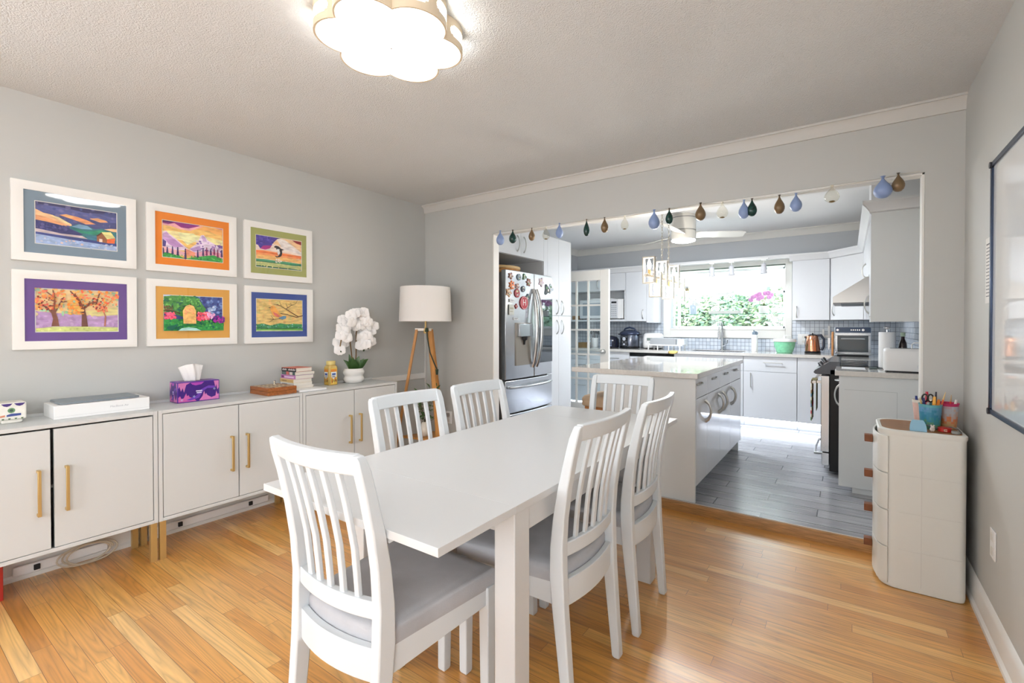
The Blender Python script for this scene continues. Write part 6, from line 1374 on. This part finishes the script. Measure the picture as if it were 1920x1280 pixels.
for i in range(4):
    for j in range(2): p_ = Vector((.325 + .018 * i, 3.19 + .05 * j, W + .11 + .05 * j)); ut.hexa([p_ + Vector((a, -.006, 0)) for a in (-.005, .005)] + [p_ + Vector((a, .008, .008)) for a in (.005, -.005)], [p_ + Vector((a, -.05, .08)) for a in (-.005, .005)] + [p_ + Vector((a, -.036, .088)) for a in (.005, -.005)])
make('knife_handles', ut, BLACK, t)
single('wooden_box', 'small brown wooden box behind the glass door panes', 'box', MB().box(-.01, 3.1, W, .13, 3.24, W + .075), mat('small_box_wood', (140, 110, 62), .5, vary=.2), bevel=.003)
t = thing('rice_cooker', 'white rice cooker with a grey display beside the pressure cooker', 'rice cooker', (1.10, 3.34, W))
make('housing', MB().loft([[(x, y, W + z) for x, y in rrect(1.10 - .125 * s, 3.34 - .14 * s2, 1.10 + .125 * s, 3.34 + .14 * s2, .06)] for z, s, s2 in ((.012, .9, .9), (.02, .97, .97), (.06, 1, 1), (.15, 1, 1), (.19, .96, .95), (.215, .84, .85), (.225, .6, .6))]), PLASTW, t, ang=60)
make('display', MB().box(1.055, 3.192, W + .118, 1.135, 3.204, W + .155), mat('lcd_grey', (132, 146, 140), .2), t, bevel=.003)
make('buttons', MB().box(1.04, 3.196, W + .09, 1.05, 3.204, W + .1).box(1.15, 3.196, W + .09, 1.16, 3.204, W + .1).box(1.085, 3.196, W + .085, 1.115, 3.204, W + .1), mat('button_soft_grey', (196, 200, 204), .4), t)
ft = MB()
for x in (1.03, 1.17):
    for y in (3.25, 3.43): ft.cyl((x, y, W), (x, y, W + .016), .014, n=12)
make('feet', ft, RUBBER, t)
t = thing('dish_rack', 'grey and white dish drying rack on the worktop by the sink', 'dish rack', (1.38, 3.10, W))
make('basin', MB().box(1.20, 2.93, W + .075, 1.55, 3.16, W + .155).box(1.22, 2.95, W + .155, 1.53, 3.14, W + .16), mat('rack_grey', (172, 176, 180), .4), t, bevel=.006)
wr = MB()
for x in (1.17, 1.30, 1.45, 1.60):
    wr.box(x, 2.925, W, x + .012, 2.94, W + .07).box(x, 3.15, W, x + .012, 3.165, W + .07)
wr.box(1.165, 2.92, W + .06, 1.64, 2.935, W + .075).box(1.165, 3.155, W + .06, 1.64, 3.17, W + .075)
make('frame', wr, PLASTW, t, bevel=.002)
single('clear_container', 'clear plastic container lying in the dish rack', 'container', MB().loft([[(x, y, W + z) for x, y in rrect(1.555, 2.94, 1.66, 3.12, .02)] for z in (.0765, .15)]), mat('container_clear', (214, 220, 226), .15))
single('dish_cloth', 'yellow cloth draped over the worktop edge above the dishwasher', 'cloth', MB().loft([[(x, BY - .028 + a, W + z) for x, a, z in ((1.50, 0, .001), (1.60, .0, .001), (1.60, .0, .008), (1.50, .0, .008))], [(x, BY - .035 + a, W + z) for x, a, z in ((1.46, 0, -.01), (1.63, .0, -.008), (1.62, -.01, .0), (1.49, -.01, -.002))], [(x, BY - .036 + a, W + z) for x, a, z in ((1.46, 0, -.05), (1.61, .0, -.045), (1.60, -.012, -.04), (1.48, -.012, -.045))]]), mat('cloth_yellow', (232, 206, 130), .9, bump=.4, bscale=80), sub=1)
t = thing('water_bottle', 'tall white bottle with a grey carry loop under the window', 'bottle', (2.46, 3.2, W))
make('body', MB().lathe([(.034, 0), (.037, .004), (.037, .2), (.03, .212), (.024, .216)], (2.47, 3.2, W), 28), PLASTW, t)
make('cap', MB().lathe([(.026, .214), (.028, .216), (.028, .245), (.02, .252), (.008, .256)], (2.47, 3.2, W), 24).tube([(2.47 + .028 * math.cos(a) + .008, 3.19, W + .232 + .022 * math.sin(a)) for a in [2 * PI * i / 18 for i in range(18)]], .006, 8, closed=True).cyl((2.462, 3.2, W + .25), (2.462, 3.2, W + .272), .007), mat('cap_slate', (120, 136, 152), .4), t)
t = thing('salad_spinner', 'green and white salad spinner bowl on the worktop', 'salad spinner', (2.812, 3.15, W))
sc = (2.812, 3.15)
make('bowl', MB().lathe([(.078, 0), (.085, .004), (.088, .012), (.112, .08), (.118, .14), (.115, .14), (.108, .08), (.08, .014)], (sc[0], sc[1], W), 48), mat('spinner_green', (136, 212, 172), .25, vary=.12, vscale=40), t)
make('lid', MB().lathe([(.124, .134), (.128, .138), (.126, .160), (.118, .168), (.03, .172), (.018, .174), (.016, .205), (.004, .206)], (sc[0], sc[1], W), 48), PLASTW, t, ang=50)
make('crank_handle', MB().box(sc[0] - .01, sc[1] - .008, W + .2065, sc[0] + .07, sc[1] + .008, W + .2135), PLASTW, t, bevel=.002)
t = thing('electric_kettle', 'copper-toned steel electric kettle with a dark handle', 'kettle', (3.115, 3.17, W))
kc = (3.105, 3.17)
make('base', MB().lathe([(.082, 0), (.084, .003), (.084, .022), (.08, .026)], (kc[0], kc[1], W), 32), BLACK, t)
make('jug', MB().lathe([(.078, .027), (.08, .03), (.079, .05), (.066, .15), (.056, .205), (.05, .212)], (kc[0], kc[1], W), 36), mat('kettle_copper', (206, 146, 116), .22, metal=.9), t)
make('lid', MB().lathe([(.051, .21), (.05, .218), (.03, .226), (.004, .228)], (kc[0], kc[1], W), 28).ball((kc[0], kc[1], W + .232), .01, 10, 6), BLACK, t)
make('handle', MB().tube([(kc[0] + .045, kc[1], W + .21), (kc[0] + .085, kc[1] - .005, W + .215), (kc[0] + .112, kc[1] - .005, W + .17), (kc[0] + .112, kc[1] - .005, W + .09), (kc[0] + .09, kc[1], W + .04)], [.014, .016, .014, .013, .014], 10), mat('handle_slate', (46, 54, 70), .35), t)
make('spout', MB().hexa([(kc[0] - .05, kc[1] - .018, W + .2), (kc[0] - .05, kc[1] + .018, W + .2), (kc[0] - .055, kc[1] + .018, W + .17), (kc[0] - .055, kc[1] - .018, W + .17)], [(kc[0] - .075, kc[1] - .006, W + .205), (kc[0] - .075, kc[1] + .006, W + .205), (kc[0] - .062, kc[1] + .006, W + .18), (kc[0] - .062, kc[1] - .006, W + .18)]), MATS['kettle_copper'], t)
t2 = outlet('white kitchen outlet plate with a black plug between the window and the kettle', (2.99, KY - .008, 1.10), (0, -1, 0), .128, .135)
t = thing('kettle_plug', 'black plug and wire of the kettle in the kitchen outlet', 'plug', (3.02, KY - .03, W))
make('plug', MB().cyl((3.015, KY - .0175, 1.127), (3.015, KY - .045, 1.127), .014, n=14), RUBBER, t)
make('lead', MB().tube([(3.015, KY - .04, 1.12), (3.01, KY - .06, 1.05), (3.015, KY - .1, .98), (3.03, KY - .15, W + .008), (3.05, KY - .22, W + .006)], .0035, 6), RUBBER, t)
t = thing('knife_rail', 'white magnetic knife rail on the tiles beside the kettle', 'knife rail', (3.25, KY - .02, 1.14))
make('bar', MB().box(3.17, KY - .024, 1.125, 3.36, KY - .0085, 1.155), PLASTW, t, bevel=.002)
for x, z1, lb in ((3.20, 1.23, 'white-handled kitchen knife on the rail, next to the kettle'), (3.262, 1.27, 'tall white-handled kitchen knife in the middle of the rail'), (3.32, 1.20, 'white-handled kitchen knife on the rail, next to the toaster oven')):
    t = thing('kitchen_knife', lb, 'knife', (x, KY - .03, .99), 'knives on the kitchen rail')
    make('handle', MB().box(x - .012, KY - .036, 1.12, x + .012, KY - .0245, z1), PLASTW, t, bevel=.004)
    make('blade', MB().prism([(x - .013, KY - .029, 1.12), (x + .012, KY - .029, 1.12), (x + .010, KY - .029, 1.02), (x - .002, KY - .029, .975), (x - .012, KY - .029, 1.0)], (0, -.002, 0)), CHROME, t)
t = thing('toaster_oven', 'stainless toaster oven with a wide glass door in the corner', 'toaster oven', (3.49, 2.85, W))
tx0, tx1, ty0, ty1, tz1 = 3.335, 3.652, 2.66, 2.99, W + .315
make('case', MB().box(tx0, ty0 + .02, W + .02, tx1, ty1, tz1), STEEL, t, bevel=.008)
make('control_panel', MB().box(tx0 + .004, ty0, tz1 - .062, tx1 - .004, ty0 + .02, tz1 - .004), mat('panel_dark_blue', (44, 60, 84), .2), t, bevel=.002)
make('door_frame', MB().box(tx0 + .004, ty0 - .004, W + .028, tx1 - .004, ty0 + .019, W + .052).box(tx0 + .004, ty0 - .004, tz1 - .092, tx1 - .004, ty0 + .019, tz1 - .066).box(tx0 + .004, ty0 - .004, W + .052, tx0 + .026, ty0 + .019, tz1 - .092).box(tx1 - .026, ty0 - .004, W + .052, tx1 - .004, ty0 + .019, tz1 - .092), CHROME, t, bevel=.004)
make('door_glass', MB().box(tx0 + .026, ty0 + .004, W + .052, tx1 - .026, ty0 + .008, tz1 - .092), mat('oven_glass', (40, 50, 56), .05, spec=.9), t)
make('door_handle', MB().tube([(tx0 + .05, ty0 + .002, tz1 - .12), (tx0 + .055, ty0 - .03, tz1 - .125), (tx1 - .055, ty0 - .03, tz1 - .125), (tx1 - .05, ty0 + .002, tz1 - .12)], .007, 8), CHROME, t)
kb = MB()
for x in (tx0 + .025, tx1 - .07): kb.cyl((x, ty0, tz1 - .033), (x, ty0 - .012, tz1 - .033), .014, .012, 16)
for i in range(5): kb.box(tx0 + .14 + .018 * i, ty0 - .002, tz1 - .04, tx0 + .15 + .018 * i, ty0 + .002, tz1 - .026)
make('controls', kb, CHROME, t)
make('foot', MB().box(tx0 + .02, ty0 + .04, W, tx1 - .02, ty1 - .02, W + .02), RUBBER, t)
t = thing('cutting_board', 'wooden cutting board standing between the kettle and the toaster oven', 'cutting board', (3.315, 2.9, W))
make('board', MB().prism([(3.322, 2.70 + u, W + v) for u, v in rrect(0, 0, .28, .26, .05)], (-.018, 0, 0)), mat('board_beech', (200, 140, 88), .5, vary=.15, vscale=8, stretch=(1, 6, 1)), t, bevel=.003)
t = thing('paper_towel', 'white paper towel roll on a steel stand beside the toaster', 'paper towel roll', (3.695, 1.18, W))
pc = (3.695, 1.18)
make('roll', MB().lathe([(.018, .012), (.050, .012), (.052, .016), (.052, .272), (.050, .276), (.018, .276)], (pc[0], pc[1], W), 36), mat('paper_towel_white', (238, 239, 240), .9), t)
make('stand', MB().lathe([(.055, 0), (.056, .003), (.055, .010), (.01, .0115)], (pc[0], pc[1], W), 32).cyl((pc[0], pc[1], W + .01), (pc[0], pc[1], W + .3), .006, n=12).ball((pc[0], pc[1], W + .308), .016, 14, 8, (1.4, 1, .8)), CHROME, t)
t = thing('sauce_bottle', 'dark sauce bottle with a pale green cap behind the toaster', 'bottle', (3.79, 1.19, W))
make('glass_body', MB().lathe([(.024, 0), (.027, .004), (.027, .16), (.022, .2), (.012, .225), (.011, .245)], (3.79, 1.19, W), 24), mat('bottle_dark', (30, 16, 18), .12), t)
make('cap', MB().lathe([(.014, .245), (.0145, .248), (.0145, .272), (.012, .274)], (3.79, 1.19, W), 20), mat('cap_pale_green', (176, 196, 170), .4), t)
make('label', MB().lathe([(.0275, .05), (.0275, .13)], (3.79, 1.19, W), 24, cap=False), mat('bottle_label', (206, 200, 204), .5), t)
t = thing('toaster', 'white two-slice toaster on the short worktop by the opening', 'toaster', (3.795, .965, W))
make('shell', MB().loft([[(x, y, W + z) for x, y in rrect(3.795 - .133 * s, .965 - .085 * s2, 3.795 + .133 * s, .965 + .085 * s2, .03)] for z, s, s2 in ((.010, .97, .96), (.016, 1, 1), (.14, 1, 1), (.156, .97, .95), (.164, .9, .86))]), PLASTW, t, ang=50)
make('slots', MB().box(3.70, .925, W + .1638, 3.89, .945, W + .1648).box(3.70, .985, W + .1638, 3.89, 1.005, W + .1648), DARK, t)
make('base', MB().box(3.675, .892, W, 3.915, 1.038, W + .010), RUBBER, t)
make('dial', MB().cyl((3.86, .881, W + .045), (3.86, .870, W + .045), .018, n=20), mat('dial_white', (228, 230, 232), .3), t)
make('warming_rack', MB().tube([(3.82, .94, W + .163), (3.82, .94, W + .195), (3.83, .94, W + .205), (3.90, .94, W + .205), (3.90, .94, W + .163)], .004, 8), PLASTW, t)
single('trivet', 'small dark trivet on the worktop beside the paper towels', 'trivet', MB().box(3.585, 1.10, W, 3.635, 1.2, W + .008), mat('trivet_dark', (60, 76, 76), .5), bevel=.002)
single('paper_sheet', 'white paper lying on the range side edge of the short worktop', 'paper', MB().box(3.41, 1.0, W, 3.56, 1.2, W + .0015), mat('sheet_white', (236, 238, 240), .6))

# ---- chandelier over the island
t = thing('chandelier', 'nickel chandelier of open rectangular frames over the kitchen island', 'chandelier', (2.1, .85, 1.49))
BRN = mat('chandelier_champagne', (200, 192, 178), .35, metal=.8)
BULB = mat('candle_bulb', (255, 244, 224), .3, emit=(255, 247, 234), estr=215.0)
CAN = mat('candle_sleeve', (196, 158, 104), .45)
HX, BZ = 2.1, 1.672
make('bar', MB().box(HX - .011, .385, BZ - .011, HX + .011, 1.36, BZ + .011), BRN, t, bevel=.002)
FRM = [(.47, 1), (.62, -1), (.77, 1), (.95, -1), (1.11, 1), (1.27, -1)]
for y, s in FRM:
    w_, z0, z1 = .052, (BZ - .062 if s > 0 else BZ - .165), (BZ + .155 if s > 0 else BZ + .05)
    f = MB()
    for a0, b0, a1, b1 in ((-w_, z0, w_, z0 + .011), (-w_, z1 - .011, w_, z1), (-w_, z0 + .011, -w_ + .011, z1 - .011), (w_ - .011, z0 + .011, w_, z1 - .011)): f.box(HX + a0, y - .02, b0, HX + a1, y + .02, b1)
    fo = make('frame', f, BRN, t, bevel=.0015)
    za, zb2 = (BZ + .011, BZ + .055) if s > 0 else (BZ - .011, BZ - .055)
    make('candle_sleeve', MB().cyl((HX, y, za), (HX, y, zb2), .011, n=14), CAN, fo)
    pf = [(.006, 0), (.012, .012), (.016, .028), (.012, .05), (.004, .072), (.001, .08)]
    make('bulb', MB().lathe([(r, (zb2 + z * s)) for r, z in pf], (HX, y, 0), 14), BULB, fo)
chn = MB()
for y in (.78, .96):
    z = BZ + .03; k = 0
    chn.cyl((HX, y, BZ + .01), (HX, y, BZ + .05), .004, n=8)
    z = BZ + .05
    while z < KZ - .05:
        ring = [(.0085 * math.cos(2 * PI * i / 12), .016 * math.sin(2 * PI * i / 12)) for i in range(12)]
        chn.tube([(HX + (a if k % 2 else 0), y + (0 if k % 2 else a), z + .014 + b_) for a, b_ in ring], .0019, 5, closed=True); z += .0265; k += 1
make('chain', chn, BRN, t)
make('canopy', MB().box(HX - .04, .70, KZ - .028, HX + .04, 1.04, KZ - .0005).cyl((HX, .78, KZ - .06), (HX, .78, KZ - .02), .006, n=8).cyl((HX, .96, KZ - .06), (HX, .96, KZ - .02), .006, n=8), BRN, t, bevel=.003)
# ---- ceiling fan
fx, fy = 1.925, 2.0
t = thing('ceiling_fan', 'white three-bladed kitchen ceiling fan with a round light', 'ceiling fan', (fx, fy, 2.19))
FW_ = mat('fan_white', (232, 230, 224), .4)
make('housing', MB().lathe([(.128, KZ - .0005), (.132, KZ - .01), (.132, 2.325), (.128, 2.315)], (fx, fy, 0), 48), FW_, t, ang=50)
make('hub', MB().lathe([(.124, 2.315), (.13, 2.312), (.13, 2.225), (.126, 2.215)], (fx, fy, 0), 48), FW_, t, ang=50)
make('light_lens', MB().lathe([(.125, 2.216), (.122, 2.205), (.09, 2.196), (.01, 2.193)], (fx, fy, 0), 48), mat('fan_lens', (255, 255, 252), .4, emit=(240, 247, 255), estr=165.0), t, ang=60)
make('seam_ring', MB().lathe([(.133, 2.452), (.1335, 2.455), (.133, 2.458)], (fx, fy, 0), 48, cap=False).lathe([(.1325, 2.318), (.1335, 2.32), (.1325, 2.322)], (fx, fy, 0), 48, cap=False), DSTEEL, t)
for k in range(3):
    a = math.radians(30 - 120 * k); d_v = Vector((math.cos(a), math.sin(a), 0)); s_ = Vector((-d_v.y, d_v.x, 0)); c = Vector((fx, fy, 2.275))
    rings = []
    for r, w_ in ((.1, .05), (.16, .062), (.4, .068), (.6, .066), (.66, .05)):
        tw = -.3; q = c + d_v * r
        rings.append([q - s_ * w_ - Vector((0, 0, w_ * tw)), q + s_ * w_ + Vector((0, 0, w_ * tw)), q + s_ * w_ + Vector((0, 0, w_ * tw + .006)), q - s_ * w_ + Vector((0, 0, .006 - w_ * tw))])
    make('blade', MB().loft(rings), FW_, t, bevel=.002)
# ---- valance board over the window with the track light
struct('trim_12', MB().box(1.174, 3.16, 2.085, 2.862, 3.178, 2.135).box(1.174, 3.178, 2.118, 2.862, KY - .001, 2.135), CO, bevel=.003)
t = thing('track_light', 'white three-head track light under the valance over the window', 'track light', (2.1, 3.145, 1.915))
make('rail', MB().box(1.55, 3.135, 2.090, 2.63, 3.158, 2.108), PLASTW, t, bevel=.002)
for x in (1.96, 2.202, 2.58):
    h = make('spot_head', MB().lathe([(.022, 2.04), (.03, 2.03), (.033, 1.96), (.042, 1.916), (.038, 1.916), (.028, 1.96)], (x, 3.146, 0), 28), mat('spot_grey_white', (214, 215, 222), .4), t)
    make('stem', MB().cyl((x, 3.146, 2.035), (x, 3.146, 2.092), .006, n=10).box(x - .03, 3.137, 2.076, x + .03, 3.155, 2.09), PLASTW, h)
# ---- things on the glass shelf of the garden window
SZ = 1.4342
t = thing('orchid', 'pink orchid in a white pot on the glass window shelf', 'orchid', (2.50, 3.73, SZ)); oo = (2.50, 3.73)
make('pot', MB().lathe([(.05, 0), (.056, .004), (.064, .1), (.06, .104), (.056, .09)], (oo[0], oo[1], SZ), 28), POTW, t)
b = MB(); st = MB()
for i in range(4):
    a = i * 1.6 + .4; leaf(b, (oo[0], oo[1], SZ + .09), (oo[0] + .1 * math.cos(a), oo[1] + .05 * math.sin(a), SZ + .13), .02, .02)
make('leaves', b, LEAF, t, ang=60)
st.tube([(oo[0], oo[1], SZ + .08), (oo[0] - .01, oo[1], SZ + .2), (oo[0] - .09, oo[1], SZ + .25), (oo[0] - .16, oo[1], SZ + .2)], .003, 6).tube([(oo[0], oo[1], SZ + .08), (oo[0] + .02, oo[1], SZ + .22), (oo[0] + .08, oo[1], SZ + .27)], .003, 6)
make('stem', st, STEM, t)
PINK = mat('orchid_pink', (222, 158, 212), .6)
for dx, dz in ((-.16, .19), (-.13, .225), (-.09, .245), (-.05, .26), (-.02, .22), (.02, .27), (.06, .275), (.09, .25), (.07, .22), (-.06, .2)):
    fb = MB(); flower(fb, (oo[0] + dx, oo[1] - .015 + R.uniform(-.02, .02), SZ + dz), (R.uniform(-.3, .3), -1, R.uniform(-.2, .2)), .032); make('blossom', fb, PINK, t, ang=75)
t = thing('vase', 'ribbed glass vase with white blooms on the glass window shelf', 'vase', (1.56, 3.73, SZ))
n = 36
make('vessel', MB().loft([[(1.56 + (r * (1 + .05 * math.cos(12 * 2 * PI * i / n))) * math.cos(2 * PI * i / n), 3.73 + (r * (1 + .05 * math.cos(12 * 2 * PI * i / n))) * math.sin(2 * PI * i / n), SZ + z) for i in range(n)] for z, r in ((0, .045), (.004, .05), (.13, .056), (.14, .05))]), mat('vase_grey_blue', (186, 200, 216), .15), t)
b = MB()
for i in range(12):
    a = i * 2.4; r = .025 + .07 * (i / 12) ** .5; flower(b, (1.56 + r * math.cos(a), 3.72 + r * .5 * math.sin(a), SZ + .19 + .06 * math.cos(i * 1.7)), (.3 * math.cos(a), -1, .4 * math.sin(a)), .04)
make('blooms', b, PET, t, ang=75)
make('stems', MB().tube([(1.56, 3.73, SZ + .1), (1.55, 3.73, SZ + .2)], .004, 6).tube([(1.57, 3.73, SZ + .1), (1.6, 3.72, SZ + .22)], .004, 6), LEAF, t)
single('shelf_tray', 'long shallow white tray on the glass window shelf', 'tray', MB().loft([[(x, y, SZ + z) for x, y in rrect(1.80 - d, 3.66 - d, 2.22 + d, 3.80 + d, .03)] for z, d in ((.0003, 0), (.004, .006), (.045, .014))] + [[(x, y, SZ + z) for x, y in rrect(1.80 - d, 3.66 - d, 2.22 + d, 3.80 + d, .03)] for z, d in ((.045, .008), (.01, 0))]), POTW)

# ================================================================== OUTSIDE THE WINDOW
struct('ground_garden', MB().box(-9, 4.0, -.5, 13, 22, -.4), mat('lawn', (172, 178, 154), .95, vary=.3, vscale=3))
BUSH = [mat('bush_green', (146, 172, 130), .7, vary=.35, vscale=9), mat('bush_light', (178, 194, 158), .7, vary=.4, vscale=9), mat('bush_blue_green', (136, 166, 146), .7, vary=.4, vscale=9)]  # leaf greens paled so the colour carries the washed-out outdoor haze
def bush(label, c, rx, ry, z1, mi, seed, n=8000):
    t = thing('garden_bush', label, 'bush', (c[0], c[1], -.4), 'bushes outside the kitchen window')
    r = random.Random(seed); b = MB(); z0 = -.3; z1 += .12; cz = (z0 + z1) / 2; rz = (z1 - z0) / 2
    for i in range(n):
        u = 1 - 1.5 * r.random() ** 1.3; a = r.uniform(0, 2 * PI); q = (1 - u ** 4) ** .5; k = r.uniform(.72, 1.0) * (1 + .12 * math.sin(5 * a + seed) * q + .08 * math.sin(9 * u + seed))
        p = Vector((c[0] + rx * k * q * math.cos(a), c[1] + ry * k * q * math.sin(a), cz + rz * min(k, 1.0) * u))
        d1_ = Vector((r.gauss(0, 1), r.gauss(0, 1), r.gauss(0, .6))).normalized(); d2_ = d1_.orthogonal().normalized(); l = r.uniform(.035, .07); w_ = l * .45
        b.mi(0 if r.random() < .6 else 1)
        b.add([p - d1_ * l, p + d2_ * w_, p + d1_ * l, p - d2_ * w_], [(0, 1, 2, 3)])
    make('foliage', b, [BUSH[mi], BUSH[(mi + 1) % 3]], t)
    st = MB()
    for i in range(7):
        a = i * .9; st.tube([(c[0] + .1 * math.cos(a), c[1] + .1 * math.sin(a), -.4), (c[0] + rx * .6 * math.cos(a), c[1] + ry * .6 * math.sin(a), z1 * .75)], [.03, .012], 6)
    make('stems', st, mat('bush_wood', (96, 80, 62), .8), t)
for a in (('pale green bush outside, at the dishwasher end of the window', (-.3, 6.3), .9, .75, 1.86, 0, 1), ('yellow-green bush outside, behind the white vase', (.72, 6.1), .72, .6, 1.90, 1, 2), ('blue-green bush outside, behind the shelf tray', (1.6, 6.3), .72, .6, 1.84, 2, 3),
          ('light green bush outside, behind the pink orchid', (2.5, 6.1), .72, .6, 1.86, 1, 4), ('darker green bush outside, at the range end of the window', (3.45, 6.3), .85, .7, 1.88, 2, 5)): bush(*a)

# ================================================================== LIGHT AND CAMERA
wd = bpy.data.worlds.new('sky'); S.world = wd; wd.use_nodes = True
bg = wd.node_tree.nodes['Background']; bg.inputs[0].default_value = (0.95, 0.965, 1.0, 1); bg.inputs[1].default_value = 5.5
cam = bpy.data.cameras.new('camera'); co = bpy.data.objects.new('camera', cam); COL.objects.link(co)
cam.sensor_width = 36.0; cam.sensor_fit = 'HORIZONTAL'; cam.lens = 867.4534 / 1920 * 36; cam.clip_start = .02
cam.shift_x = (960 - 1015.3502) / 1920; cam.shift_y = (620.3746 - 640) / 1920
co.location = (3.4444, -3.1536, 1.2616); co.rotation_euler = (math.radians(90 - .572), 0, math.radians(33.449))
S.camera = co
S.view_settings.view_transform = 'Standard'; S.view_settings.look = 'None'; S.view_settings.gamma = 1; S.view_settings.use_curve_mapping = False
S.view_settings.exposure = 0.74
S.cycles.use_denoising = True
S.cycles.max_bounces = 8; S.cycles.diffuse_bounces = 4; S.cycles.glossy_bounces = 4; S.cycles.transparent_max_bounces = 16
S.cycles.adaptive_threshold = 0.02; S.cycles.transmission_bounces = 6
S.cycles.sample_clamp_indirect = 8.0
